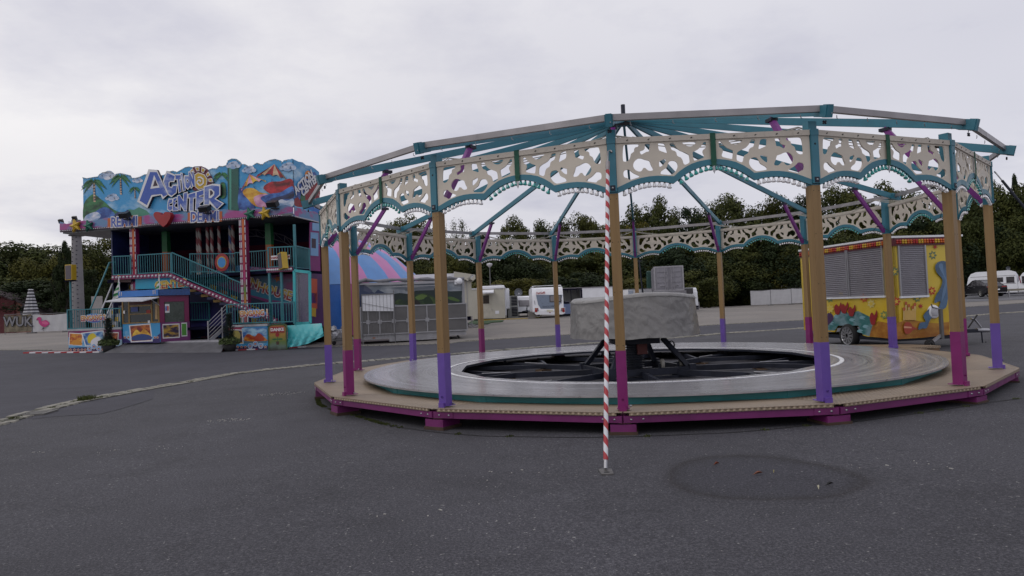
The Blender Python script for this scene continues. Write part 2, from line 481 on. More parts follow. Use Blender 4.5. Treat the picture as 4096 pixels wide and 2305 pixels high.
lw = resample([(ground(*p).x, ground(*p).y) for p in ((130, 1680), (210, 1671), (300, 1665), (400, 1660), (470, 1643), (540, 1622), (610, 1600))], 40)
ribbon('crack_line', lw, lambda i: .008 + .006 * rnd.random(), M_CRACK, .0165)
def tuft(b, p, r, h, n, m):
    for _ in range(n):
        a = rnd.uniform(0, 2 * PI); q = Vector((p.x, p.y)) + Vector((math.cos(a), math.sin(a))) * r * math.sqrt(rnd.random())
        z = gz(q.x, q.y) + .012; w = rnd.uniform(.004, .010); hh = h * rnd.uniform(.4, 1); ln = rnd.uniform(-1, 1) * hh * .6; l2 = rnd.uniform(-1, 1) * hh * .6
        b.add([(q.x - w, q.y, z), (q.x + w, q.y + w, z), (q.x + ln, q.y + l2, z + hh)], [(0, 1, 2)], m)
b = MB()
for i, p in enumerate(jw):
    wgt = (1.0 if i < 26 else .5 if i < 62 else .12)
    if rnd.random() < wgt + (.2 if 34 < i < 60 else 0):
        tuft(b, p, .045 if i < 30 else .05, .028, 46 if i < 30 else 30, M_MOSS)
for px, n_, r_ in ((345, 160, .16), (310, 60, .12), (420, 40, .12), (385, 70, .12), (250, 60, .1), (100, 60, .1), (200, 50, .1), (60, 60, .12), (520, 30, .1), (760, 30, .08)):
    k = min(range(len(gut_px)), key=lambda q: abs(gut_px[q][0] - px)); f_ = gut_px[k]; g_ = gut_px[k + 1]
    y_ = f_[1] + (g_[1] - f_[1]) * (px - f_[0]) / (g_[0] - f_[0]); p = ground(px, y_ + 2)
    tuft(b, Vector((p.x, p.y + .0)), r_, .13 if px == 345 else .05, n_ * 2, M_MOSS)
for p, a in along(gut[1:16], .12):
    if rnd.random() < .45: tuft(b, p + Vector((rnd.uniform(-.1, .1), rnd.uniform(-.16, .1))), .06, .03, 12, M_MOSS)
tag(b.build('moss'), 'low green moss and grass growing in the joints and gutter', 'moss', kind='stuff')

# dried puddle stain right of the striped pole
pp = [(195, 400), (250, 320), (400, 255), (650, 210), (950, 200), (1300, 220), (1700, 285), (2000, 350), (2200, 430), (2250, 490), (2100, 570), (1900, 630), (1700, 650), (1200, 662), (800, 648), (500, 605), (300, 540), (210, 470)]
pw = smooth_poly([tuple(ground(2600 + x / 2.576, 1750 + y / 2.576))[:2] for x, y in pp], 4)
cx0 = sum(p[0] for p in pw) / len(pw); cy0 = sum(p[1] for p in pw) / len(pw)
ks = [1.16, 1.10, 1.05, 1.01, .97, .93, .88, .8, .6, .3]; ev = [0, .02, .06, .11, .17, .26, .40, .6, .85, 1.0]
vs = []; ea = []
for k, e in zip(ks, ev):
    for x, y in pw:
        X = cx0 + (x - cx0) * k; Y = cy0 + (y - cy0) * k; vs.append((X, Y, gz(X, Y) + .0135)); ea.append(e)
n_ = len(pw); fs = [(i * n_ + j, i * n_ + (j + 1) % n_, (i + 1) * n_ + (j + 1) % n_, (i + 1) * n_ + j) for i in range(len(ks) - 1) for j in range(n_)]
fs.append([(len(ks) - 1) * n_ + j for j in range(n_)])
b = MB(); b.add(vs, fs, M_PATCH, True); me = b.mesh('puddle_stain')
at_ = me.attributes.new('edge', 'FLOAT', 'POINT'); at_.data.foreach_set('value', ea)
tag(link('puddle_stain', me), kind='structure')
def leaf(px, py, ln, col, label, rz=.4, w=.38):
    p = ground(px, py); o = thing('fallen_leaf', label, 'leaf', (p.x, p.y, p.z + .022), rz)
    b = MB(); m = M('leaf_%d_%d' % (px, py), col, .8, var=.3, scale=30); vs = []
    for i in range(7):
        t = i / 6; ww = ln * w * math.sin(PI * min(.98, t + .04)) ** .8
        for s_ in (-1, 0, 1): vs.append(((t - .5) * ln, s_ * ww / 2, .018 * abs(s_) * math.sin(PI * t) + .012 * t))
    b.add(vs, [(3 * i + j, 3 * i + 3 + j, 3 * i + 4 + j, 3 * i + 1 + j) for i in range(6) for j in range(2)], m, True)
    b.tube([(-.62 * ln, 0, .0), (.45 * ln, 0, .012)], .0015, m, 5)
    b.build('blade', o)
leaf(2867, 1868, .055, (.16, .035, .012), 'curled red brown leaf at the upper left inside the puddle stain', .2)
leaf(3034, 1907, .085, (.19, .07, .04), 'thin pinkish brown leaf in the middle of the puddle stain', .1, .3)
leaf(3096, 1900, .03, (.3, .27, .12), 'tiny pale yellow leaf near the middle of the puddle stain', 1.1)
leaf(3273, 1964, .055, (.42, .40, .30), 'small pale curved leaf near the lower right of the puddle stain', 1.3, .3)
leaf(3320, 1951, .07, (.02, .02, .022), 'dark shrivelled leaf near the right end of the puddle stain', .2, .3)

b = MB(); r3 = random.Random(12)
for (px, py, n_, sp_r) in ((915, 1685, 60, .35), (1130, 1578, 60, .5), (450, 1812, 6, .2), (640, 1798, 8, .3), (153, 1815, 4, .1), (2010, 1905, 6, .5), (3560, 1880, 8, .6), (1700, 2050, 7, .5)):
    c0 = ground(px, py)
    for _ in range(n_):
        a = r3.uniform(0, 6.28); q = sp_r * math.sqrt(r3.random()); x_, y_ = c0.x + q * math.cos(a), c0.y + q * .5 * math.sin(a); w_ = r3.uniform(.004, .012)
        b.box((x_, y_, gz(x_, y_) + .016), (w_ * r3.uniform(1, 3), w_, .006), M('pale_grit', (.36, .35, .33), .9), rotm(r3.uniform(0, 3)))
tag(b.build('grit'), 'pale grit and tiny chips scattered on the asphalt', 'grit', kind='stuff')
# ------------------------------------------------------------------ carousel frame
CX, CY, CR, PH = 2.4968, 14.276, 6.1784, -.1991
NSEG = 16; DA = 2 * PI / NSEG
M_TEAL = M('teal_paint', (.030, .155, .215), .45, var=.14, scale=3, dirt=.10)
M_TEALD = M('skirt_teal_paint', (.018, .20, .215), .4, var=.2, scale=2)
M_CREAM = M('cream_board', (.56, .505, .43), .55, var=.06, scale=3, dirt=.05)
M_RAIL = M('cream_rail', (.52, .47, .41), .55, var=.08, scale=6, dirt=.45)
M_PURP = M('violet_paint', (.115, .058, .31), .4, var=.10, scale=4, dirt=.12)
M_MAG = M('magenta_paint', (.18, .007, .115), .4, var=.14, scale=4, dirt=.14)
M_BEAM = M('worn_magenta_paint', (.135, .012, .10), .5, var=.25, scale=2.5, dirt=.25)
M_BRACE = M('brace_plum_paint', (.17, .022, .20), .45, var=.12, scale=3, dirt=.06)
M_GALV = M('galvanised_rail', (.29, .275, .285), .45, .5, var=.2, scale=4)
M_STEEL = M('bolt_steel', (.35, .35, .37), .35, .8)
M_BLACK = M('black_steel', (.018, .021, .034), .5, .1, var=.35, scale=4, spec=.3)
M_PLUG = M('black_plastic', (.012, .012, .014), .4)
M_CABLE = M('pale_cable', (.38, .36, .31), .6)
M_STRAP = M('green_strap', (.008, .075, .045), .7, var=.2, scale=14)
M_BLOCKW = M('dark_timber', (.055, .032, .022), .85, var=.35, scale=5)
M_WOODB = M('raw_timber', (.12, .075, .045), .85, var=.35, scale=5)
M_GLASS = None
def goldm():
    m, t, b = mat_new('ochre_post_panel'); oc = objc(t)
    mp = N(t, 'ShaderNodeMapping'); L(t, oc, mp.inputs[0]); mp.inputs['Scale'].default_value = (9, 9, .5)
    c = ramp(t, noise(t, mp.outputs[0], 1.5, 5, .6), [(.25, (.19, .112, .042)), (.6, (.25, .155, .064)), (.8, (.29, .19, .088))])
    L(t, c, b.inputs['Base Color']); b.inputs['Roughness'].default_value = .48
    b.inputs['Metallic'].default_value = .15
    return m
M_GOLD = goldm()
def bulbm(name, col, tr):
    m, t, b = mat_new(name)
    b.inputs['Base Color'].default_value = (*col, 1); b.inputs['Roughness'].default_value = .12
    b.inputs['Transmission Weight'].default_value = tr; b.inputs['IOR'].default_value = 1.45
    return m
M_BULBW = bulbm('clear_bulb', (.86, .85, .87), .45)
M_BULBT = bulbm('sea_green_bulb', (.02, .36, .34), .35)
def deckm():
    m, t, b = mat_new('tan_chequer_plate'); oc = objc(t)
    w1 = N(t, 'ShaderNodeTexWave'); w1.wave_type = 'BANDS'; w1.bands_direction = 'DIAGONAL'; w1.inputs['Scale'].default_value = 9; w1.inputs['Distortion'].default_value = .6
    L(t, oc, w1.inputs['Vector'])
    mp = N(t, 'ShaderNodeMapping'); L(t, oc, mp.inputs[0]); mp.inputs['Scale'].default_value = (-1, 1, 1)
    w2 = N(t, 'ShaderNodeTexWave'); w2.wave_type = 'BANDS'; w2.bands_direction = 'DIAGONAL'; w2.inputs['Scale'].default_value = 9; w2.inputs['Distortion'].default_value = .6
    L(t, mp.outputs[0], w2.inputs['Vector'])
    h = mth(t, 'MULTIPLY', w1.outputs['Fac'], w2.outputs['Fac'])
    c = ramp(t, h, [(.15, (.25, .19, .135)), (.6, (.35, .28, .21))])
    c = mix(t, 1.0, c, ramp(t, noise(t, oc, 1.3, 6, .65), [(.35, (.8, .79, .78)), (.7, (1.12, 1.1, 1.06))]), 'MULTIPLY')
    L(t, c, b.inputs['Base Color']); b.inputs['Roughness'].default_value = .5; b.inputs['Metallic'].default_value = .25
    bump(t, b, h, .8, .012)
    return m
M_DECK = deckm()
def discm():
    m, t, b = mat_new('worn_turntable_metal'); oc = objc(t)
    sx_ = N(t, 'ShaderNodeSeparateXYZ'); L(t, oc, sx_.inputs[0])
    r = mth(t, 'SQRT', mth(t, 'ADD', mth(t, 'MULTIPLY', sx_.outputs[0], sx_.outputs[0]), mth(t, 'MULTIPLY', sx_.outputs[1], sx_.outputs[1])))
    dv = N(t, 'ShaderNodeVectorMath', operation='NORMALIZE'); L(t, oc, dv.inputs[0])
    s2 = N(t, 'ShaderNodeSeparateXYZ'); L(t, dv.outputs[0], s2.inputs[0])
    def polar(rs, as_, off):
        c_ = N(t, 'ShaderNodeCombineXYZ')
        L(t, mth(t, 'MULTIPLY', r, rs), c_.inputs[0]); L(t, mth(t, 'MULTIPLY', s2.outputs[0], as_), c_.inputs[1])
        L(t, mth(t, 'MULTIPLY_ADD', s2.outputs[1], as_, off), c_.inputs[2]); return c_.outputs[0]
    n1 = noise(t, polar(5, 1.1, 0), 1.0, 6, .7); n2 = noise(t, polar(16, 1.8, 7), 1.0, 4, .65); n3 = noise(t, oc, 1.2, 5, .6)
    f = mth(t, 'MULTIPLY_ADD', n2, .5, mth(t, 'MULTIPLY', n1, .75))
    c = ramp(t, f, [(.46, (.12, .116, .130)), (.60, (.29, .285, .305)), (.74, (.56, .55, .59))])
    c = mix(t, ramp(t, n3, [(.48, 0.0), (.72, .22)]), c, (.20, .15, .14))
    L(t, c, b.inputs['Base Color'])
    b.inputs['Metallic'].default_value = .30
    L(t, ramp(t, f, [(.46, .30), (.75, .16)]), b.inputs['Roughness'])
    bump(t, b, n2, .06, .003)
    return m
M_DISC = discm()
M_DISCL = M('bright_disc_edge', (.80, .80, .82), .5, 0, var=.10, scale=6)
M_EDGE = M('brushed_edge', (.34, .34, .37), .35, .5, var=.15, scale=5)

car = thing('carousel', 'large sixteen-post carousel frame with cream fretwork fascia, teal rafters and bare grey turntable', 'carousel', (CX, CY, 0))
DECK_Z, JUN_Z, CAP_Z, RAIL0, RAIL1 = .2945, 1.0, 2.885, 3.487, 3.552
CH = 2 * (CR + .06) * math.sin(DA / 2); AP = (CR + .06) * math.cos(DA / 2)

# post (local: front of ring at -Y)
def post_meshes():
    y0 = -CR
    s1 = MB(); s1.bb(-.060, .060, y0 - .065, y0 + .065, DECK_Z + .004, JUN_Z, M_PURP)
    s1.bb(-.075, .075, y0 - .02, y0 + .12, DECK_Z + .002, DECK_Z + .012, M_PURP)
    s1.bb(-.042, .042, y0 - .10, y0 - .066, .245, DECK_Z + .05, M_PURP)
    s1.lathe([(.012, -.012), (.012, 0), (.0, .003)], (0, y0 - .068, .42), M_PURP, 8, axis='y')
    s1.tube([(.075, y0 + .05, DECK_Z + .03), (.10, y0 + .05, DECK_Z + .03)], .014, M_STEEL, 8)
    sh = MB(); sh.bb(-.0565, .0565, y0 - .0625, y0 + .0625, JUN_Z, CAP_Z, M_GOLD)
    for zz_ in (1.06, 1.7, 2.3, 2.82):
        for xx in (-.035, .035): sh.lathe([(.006, 0), (0, -.004)], (xx, y0 - .0625, zz_), M_CRACK, 6, axis='y')
    cp_ = MB(); cp_.bb(-.055, .055, y0 - .055, y0 + .062, CAP_Z, 3.66, M_TEAL)
    cp_.bb(-.048, .048, y0 - .088, y0 - .056, CAP_Z + .02, 3.50, M_TEAL)
    cp_.bb(-.052, .052, y0 - .094, y0 - .054, 3.485, 3.56, M_TEAL)
    cp_.bb(-.03, .03, y0 - .094, y0 - .088, 2.915, 2.98, M_BLACK)
    cp_.sph((0, y0 - .096, 2.947), .014, M_STEEL, 8, 6)
    cp_.lathe([(.013, 0), (0, -.006)], (0, y0 - .089, 3.38), M_CRACK, 8, axis='y')
    return s1.mesh('post_sleeve'), sh.mesh('post'), cp_.mesh('capital')
slv_me, post_me, cap_me = post_meshes()
slv2_me = slv_me.copy()
for i, m in enumerate(slv2_me.materials):
    if m == M_PURP: slv2_me.materials[i] = M_MAG

# fretwork fascia panel
half = """0.147,3.438 0.165,3.466 0.215,3.470 0.327,3.468 0.335,3.455 0.326,3.438 0.296,3.431 0.282,3.415 0.278,3.386 0.260,3.370 0.239,3.354 0.229,3.317 0.211,3.285 0.185,3.265 0.156,3.264 0.138,3.275 0.136,3.346
0.413,3.464 0.468,3.468 0.473,3.449 0.466,3.416 0.460,3.376 0.426,3.371 0.375,3.344 0.359,3.345 0.348,3.371 0.356,3.383 0.390,3.394 0.407,3.410 0.411,3.435
0.576,3.465 0.597,3.470 0.634,3.467 0.654,3.449 0.661,3.424 0.679,3.361 0.670,3.348 0.642,3.358 0.593,3.377 0.579,3.394 0.574,3.428
0.713,3.455 0.726,3.465 0.759,3.466 0.775,3.444 0.794,3.410 0.833,3.371 0.890,3.347 0.931,3.325 0.946,3.303 0.952,3.253 0.946,3.220 0.899,3.197 0.883,3.202 0.871,3.219 0.865,3.248 0.846,3.283 0.813,3.299 0.797,3.318 0.791,3.348 0.771,3.369 0.742,3.379 0.727,3.405
0.875,3.467 1.029,3.469 1.037,3.462 1.019,3.434 0.976,3.415 0.935,3.419 0.895,3.439 0.877,3.455
1.128,3.454 1.157,3.460 1.162,3.436 1.158,3.395 1.132,3.375 1.116,3.355 1.117,3.329 1.132,3.295 1.127,3.279 1.110,3.267 1.018,3.242 1.002,3.251 0.995,3.285 0.989,3.335 1.007,3.351 1.057,3.374 1.101,3.414
0.289,3.273 0.323,3.295 0.365,3.293 0.405,3.276 0.454,3.262 0.466,3.240 0.477,3.206 0.498,3.164 0.490,3.143 0.449,3.141 0.421,3.159 0.405,3.176 0.380,3.177 0.366,3.153 0.341,3.137 0.308,3.143 0.276,3.165 0.259,3.199 0.264,3.240
0.604,3.259 0.646,3.276 0.662,3.265 0.661,3.249 0.635,3.216 0.596,3.186 0.576,3.190 0.576,3.236 0.583,3.252
0.685,3.218 0.711,3.247 0.753,3.249 0.785,3.235 0.802,3.201 0.798,3.163 0.771,3.119 0.728,3.087 0.695,3.082 0.600,3.093 0.588,3.110 0.606,3.134 0.657,3.165 0.675,3.190
0.142,3.145 0.159,3.160 0.201,3.166 0.225,3.146 0.265,3.115 0.322,3.088 0.327,3.078 0.313,3.067 0.212,3.041 0.196,3.051 0.172,3.067 0.147,3.074 0.135,3.096 0.135,3.129"""
KX = 1.217 / 1.238
holes = [[(float(a) * KX - CH / 2, float(c)) for a, c in (p.split(',') for p in ln.split())] for ln in half.split('\n')]
holes = [smooth_poly(h, 2) for h in holes]
holes += [[(-x, z) for x, z in h][::-1] for h in holes]
upL = [(.052, 2.953), (.160, 2.999), (.236, 3.029), (.345, 3.058), (.445, 3.073), (.545, 3.076), (.653, 3.070), (.748, 3.061), (.804, 3.109), (.881, 3.160), (.966, 3.202), (1.067, 3.231), (1.167, 3.245), (1.237, 3.249)]
loL = [(.052, 2.886), (.123, 2.913), (.207, 2.947), (.325, 2.988), (.426, 3.004), (.525, 3.007), (.624, 3.000), (.743, 2.974), (.799, 3.013), (.885, 3.072), (.970, 3.119), (1.063, 3.152), (1.164, 3.177), (1.237, 3.181)]
def both(l): a = [(x * KX - CH / 2, z) for x, z in l]; return a[:-1] + [(-x, z) for x, z in a][::-1]
up_c, lo_c = both(upL), both(loL)
mid_c = [((a[0] + c[0]) / 2, (a[1] + c[1]) / 2) for a, c in zip(up_c, lo_c)]
xe = CH / 2 - .052
board = [(-xe, 3.50)] + mid_c + [(xe, 3.50)]
XF = Matrix.Translation((0, -AP, 0)) @ FLIP
panel_me = curve_fill([board] + holes, .018, XF, M_CREAM, 'fascia_panel')
trim_me = curve_fill([up_c + lo_c[::-1]], .036, XF, M_TEAL, 'scalloped_trim')
b = MB(); b.bb(-xe, xe, -AP - .028, -AP + .026, RAIL0, RAIL1, M_RAIL)
for k in range(9):
    x = -xe + .14 + k * (2 * xe - .28) / 8; b.box((x, -AP - .031, 3.517), (.022, .006, .011), M_CRACK, Matrix.Rotation(-.5, 3, 'Y'))
rail_me = b.mesh('fascia_rail')
b = MB()
b.bb(-.032, .032, -AP - .036, -AP - .030, 3.215, 3.556, M_STRAP); b.bb(-.032, .032, -AP - .036, -AP + .03, 3.553, 3.560, M_STRAP)
b.bb(-.028, .028, -AP - .034, -AP - .026, 3.165, 3.215, M_STRAP)
b.prism([(-.013, 3.17), (.013, 3.17), (.013, 3.10), (.0, 3.07), (-.013, 3.10)], lambda u, z, w: (u, -AP - .026 - w, z), 0, .006, M_STEEL)
strap_me = b.mesh('ratchet_strap')
# bulbs
def bulb_mesh(glass):
    b = MB(); b.lathe([(.010, 0), (.013, -.004), (.013, -.016)], (0, 0, 0), M_PLUG, 8)
    b.lathe([(.012, -.014), (.018, -.028), (.028, -.050), (.030, -.058), (.023, -.068), (.0, -.072)], (0, 0, 0), glass, 10)
    return b.mesh('bulb')
bw_me, bt_me = bulb_mesh(M_BULBW), bulb_mesh(M_BULBT)
def interp(c, x):
    for (x0, z0), (x1, z1) in zip(c, c[1:]):
        if x0 <= x <= x1: t = (x - x0) / (x1 - x0); return z0 + (z1 - z0) * t, math.atan2(z1 - z0, x1 - x0)
    return c[-1][1], 0
bulbs = []
for k in range(10): bulbs.append((-CH / 2 + .125 + k * .0625, 'w'))
for k in range(14): bulbs.append((-.415 + k * .83 / 13, 't'))
for k in range(10): bulbs.append((CH / 2 - .125 - k * .0625, 'w'))
bulbs = [(x, *interp(lo_c, x), k) for x, k in bulbs]

# rafters, braces, eave rails
R_END, Z_END, HUB_Z = 6.52, 3.70, 5.44
def rz_(r): return Z_END + (HUB_Z - Z_END) * (R_END - r) / R_END
b = MB(); b.bar((0, -R_END, Z_END), (0, -.10, rz_(.10)), .05, .115, M_TEAL); raft_me = b.mesh('rafter')
b = MB()
d_ = Vector((0, -1, -(HUB_Z - Z_END) / R_END)).normalized()
p0 = Vector((0, -R_END - .04, Z_END - .01))
b.bar(p0 - d_ * .22, p0, .095, .135, M_TEAL); b.bar(p0 - d_ * .08, p0 + d_ * .015, .07, .15, M_TEAL)
for zz_ in (-.03, .03): b.lathe([(.008, 0), (0, -.005)], (.02, p0.y - .012, p0.z + zz_), M_STEEL, 6, axis='y')
b.tube([(-.02, p0.y + .10, p0.z - .09), (.02, p0.y + .10, p0.z - .12)], .012, M_BLACK, 6); b.tube([(.02, p0.y + .10, p0.z - .09), (-.02, p0.y + .10, p0.z - .12)], .012, M_BLACK, 6)
brk_me = b.mesh('end_bracket')
b = MB(); b.bar((0, -CR + .06, 2.93), (0, -5.38, 3.93), .06, .075, M_BRACE, (0, 1, 0))
b.bb(-.05, .05, -5.46, -5.32, 3.885, 3.93, M_BLACK); brace_me = b.mesh('brace')
RE = 6.44
hx = RE * math.sin(DA / 2); hy = RE * math.cos(DA / 2)
b = MB(); b.box((0, -hy, Z_END + .05), (2 * hx - .07, .05, .075), M_GALV)
for k in range(5): b.tube([(-hx * .8 + k * hx * .4, -hy + .03, Z_END - .0), (-hx * .8 + k * hx * .4, -hy + .03, Z_END - .03), (-hx * .8 + k * hx * .4 + .02, -hy + .04, Z_END - .04)], .005, M_STEEL, 5)
eave_me = b.mesh('eave_rail')
# light cable looping from rafter to rafter
b = MB()
for q in (0, 1, 2):
    pts = []
    for k in range(13):
        t = k / 12; a = -DA / 2 + DA * t
        rr = CR - .22 - .03 * q; sag = (.15 + .03 * q) * 4 * t * (1 - t)
        pts.append((rr * math.sin(a), -rr * math.cos(a), 3.66 - sag + .008 * math.sin(9 * t + q)))
    b.tube(pts, .006, M_CABLE, 5)
b.box((-CR * math.sin(DA / 2 * .72), -(CR - .24) * math.cos(DA / 2 * .72), 3.585), (.10, .05, .05), M_PLUG, Matrix.Rotation(.15, 3, 'Y'))
cable_me = b.mesh('light_cable')
b = MB(); q = CR - .06
b.tube([(.22, -q + .04, 2.93), (.20, -q + .12, 2.97), (.14, -q + .13, 3.02), (.06, -q + .14, 3.06), (-.06, -q + .14, 3.04), (-.13, -q + .12, 3.00), (-.20, -q + .05, 2.94)], .006, M_PLUG, 5)
loop_me = b.mesh('bulb_lead')
# deck
RD, RDI = 6.46, 5.32
def ringpt(r, a, z): return (r * math.sin(a), -r * math.cos(a), z)
b = MB(); g = .0012
A = [ringpt(RD, -DA / 2 + g, DECK_Z), ringpt(RD, DA / 2 - g, DECK_Z), ringpt(RDI, DA / 2 - g, DECK_Z - .062), ringpt(RDI, -DA / 2 + g, DECK_Z - .062)]
Bm = [(x, y, z - .012) for x, y, z in A]
b.add(A + Bm, [(0, 1, 2, 3), (7, 6, 5, 4), (1, 5, 6, 2), (2, 6, 7, 3), (3, 7, 4, 0)], M_DECK)
deck_me = b.mesh('deck_plate')
b = MB(); ra = RD * math.cos(DA / 2); hw = RD * math.sin(DA / 2)
b.bb(-hw + .075, hw - .075, -ra - .006, -ra + .02, DECK_Z - .036, DECK_Z + .002, M_DECK); lip_me = b.mesh('plate_lip')
b = MB(); b.bb(-hw + .01, hw - .01, -ra + .012, -ra + .09, .172, .256, M_BEAM)
for sx_ in (-1, 1):
    b.bb(sx_ * (hw - .30) if sx_ < 0 else hw - .30, sx_ * (hw - .015) if sx_ < 0 else hw - .015, -ra + .004, -ra + .014, .176, .252, M_BEAM) if sx_ > 0 else b.bb(-hw + .015, -hw + .30, -ra + .004, -ra + .014, .176, .252, M_BEAM)
    for q in (.10, .24): b.lathe([(.013, 0), (.009, -.008), (0, -.009)], (sx_ * (hw - q), -ra + .004, .214), M_STEEL, 8, axis='y')
beam_me = b.mesh('deck_beam')
b = MB(); b.bb(-.062, .062, -CR - .19, -CR - .06, .172, .250, M_BEAM)
b.bb(-.15, .15, -CR - .25, -CR + .10, .045, .150, M_BEAM); b.bb(-.05, .09, -CR - .21, -CR + .1, .150, .172, M_WOODB); b.bb(-.165, .165, -CR - .265, -CR + .12, .0, .045, M_BLOCKW)
blk_me = b.mesh('support_block')
b = MB(); rs = 5.42
A = [ringpt(rs, -DA / 2, .228), ringpt(rs, DA / 2, .228), ringpt(rs, DA / 2, .352), ringpt(rs, -DA / 2, .352)]
b.add(A, [(0, 1, 2, 3)], M_TEALD)
rc = rs * math.cos(DA / 2); b.bb(-rs * math.sin(DA / 2), -rs * math.sin(DA / 2) + .1, -rc - .006, -rc + .01, .232, .350, M_TEALD)
skirt_me = b.mesh('turntable_skirt')

order = 'ABCDEFGHIJKLMNOP'
bulb_n = 0; far_b = MB()
for i in range(NSEG):
    a = PH + DA * (i - 3); am = a + DA / 2
    purple = i % 2 == 0
    po = link('post', post_me, car); po.rotation_euler.z = a
    link('post_sleeve', slv_me if purple else slv2_me, po); link('capital', cap_me, po)
    fp = link('fascia_panel', panel_me, car); fp.rotation_euler.z = am
    link('scalloped_trim', trim_me, fp); link('fascia_rail', rail_me, fp)
    st_ = link('ratchet_strap', strap_me, fp)
    if i == 5: st_.location = (.06, 0, 0); st_.rotation_euler.y = -.012
    if i in (2, 3, 4):
        for x, z, sl_, k in bulbs:
            if bulb_n >= 100: break
            o = link('bulb', bw_me if k == 'w' else bt_me, fp); o.location = (x, -AP, z + .004); o.rotation_euler = (0, -sl_ * .8, 0); bulb_n += 1
    else:
        R = rotm(am)
        for x, z, sl_, k in bulbs:
            gl = M_BULBW if k == 'w' else M_BULBT; T = R @ Matrix.Rotation(-sl_ * .8, 3, 'Y'); o_ = R @ Vector((x, -AP, z + .004))
            for prof, mm, nn in (([(.010, 0), (.013, -.016)], M_PLUG, 6), ([(.012, -.014), (.024, -.045), (.020, -.060), (.0, -.064)], gl, 7)):
                vs = [o_ + T @ Vector((r * math.cos(2 * PI * j / nn), r * math.sin(2 * PI * j / nn), z_)) for r, z_ in prof for j in range(nn)]
                far_b.add(vs, [(q * nn + j, q * nn + (j + 1) % nn, (q + 1) * nn + (j + 1) % nn, (q + 1) * nn + j) for q in range(len(prof) - 1) for j in range(nn)], mm, True)
    rf = link('rafter', raft_me, car); rf.rotation_euler.z = a; link('end_bracket', brk_me, rf)
    o = link('brace', brace_me, car); o.rotation_euler.z = a
    o = link('eave_rail', eave_me, car); o.rotation_euler.z = am
    cb = link('light_cable', cable_me, car); cb.rotation_euler.z = am
    lo = link('bulb_lead', loop_me, car); lo.rotation_euler.z = a
    dk = link('deck_plate', deck_me, car); dk.rotation_euler.z = am; link('plate_lip', lip_me, dk)
    o = link('deck_beam', beam_me, car); o.rotation_euler.z = am
    o = link('support_block', blk_me, car); o.rotation_euler.z = a
    gx_, gy_ = CX + CR * math.sin(a), CY - CR * math.cos(a)
    o.scale.z = (.172 - gz(gx_, gy_) - .012) / .172; o.location.z = .172 * (1 - o.scale.z)
    o = link('turntable_skirt', skirt_me, car); o.rotation_euler.z = am
tag(far_b.build('bulb', car), kind='stuff')
b = MB(); b.lathe([(.0, 5.34), (.27, 5.34), (.27, 5.40), (.20, 5.50), (.06, 5.53), (.045, 5.53), (.045, 5.74), (0, 5.745)], (0, 0, 0), M_BLACK, 24); b.build('rafter_hub', car)
# turntable: dished annulus with polygonal hole
RO, RH, RL = 5.53, 3.64, 3.90
def tz(r): return .336 + (.372 - .336) * (r - RH) / (RO - RH)
b = MB(); n = 192; rad = [RH, RL - .035, RL + .035, 4.3, 4.7, 5.1, RO]; vs = []
for r in rad:
    for j in range(n):
        a = 2 * PI * j / n; rr = r
        if r == RH: k_ = ((a - PH) % DA) - DA / 2; rr = RH * math.cos(DA / 2) / math.cos(k_)
        vs.append(ringpt(rr, a, tz(r)))
fs = [(i * n + j, i * n + (j + 1) % n, (i + 1) * n + (j + 1) % n, (i + 1) * n + j) for i in range(len(rad) - 1) for j in range(n)]
b.add(vs, fs, M_DISC)
inner = vs[:n]; b.add(inner + [(x, y, z - .05) for x, y, z in inner], [(j, n + j, n + (j + 1) % n, (j + 1) % n) for j in range(n)], M_BLACK)
outer = vs[-n:]; b.add(outer + [(x, y, z - .026) for x, y, z in outer], [(j, (j + 1) % n, n + (j + 1) % n, n + j) for j in range(n)], M_EDGE)
lo_ = [(x, y, z - .028) for x, y, z in vs]; b.add(lo_, [f[::-1] for f in fs], M_BLACK)
tt = b.build('turntable', car)
b = MB()
for j in range(16):
    a = PH + DA / 2 + DA * j
    b.add([ringpt(RH + .02, a - .0007, tz(RH) + .002), ringpt(RO - .01, a - .0004, tz(RO) + .002), ringpt(RO - .01, a + .0004, tz(RO) + .002), ringpt(RH + .02, a + .0007, tz(RH) + .002)], [(3, 2, 1, 0)], M_EDGE)
b.build('seam', tt)
b = MB()
for j in range(200):
    a0 = 2 * PI * j / 200; a1 = a0 + 2 * PI / 200 * .93
    b.add([ringpt(RL - .036, a0, tz(RL) + .009), ringpt(RL - .036, a1, tz(RL) + .009), ringpt(RL + .036, a1, tz(RL) + .009), ringpt(RL + .036, a0, tz(RL) + .009)], [(0, 1, 2, 3)], M_DISCL)
b.lathe([(RL - .04, tz(RL) + .0), (RL - .04, tz(RL) + .007), (RL + .04, tz(RL) + .007), (RL + .04, tz(RL) + .0)], (0, 0, 0), M_EDGE, 128)
b.build('guide_ring', tt)
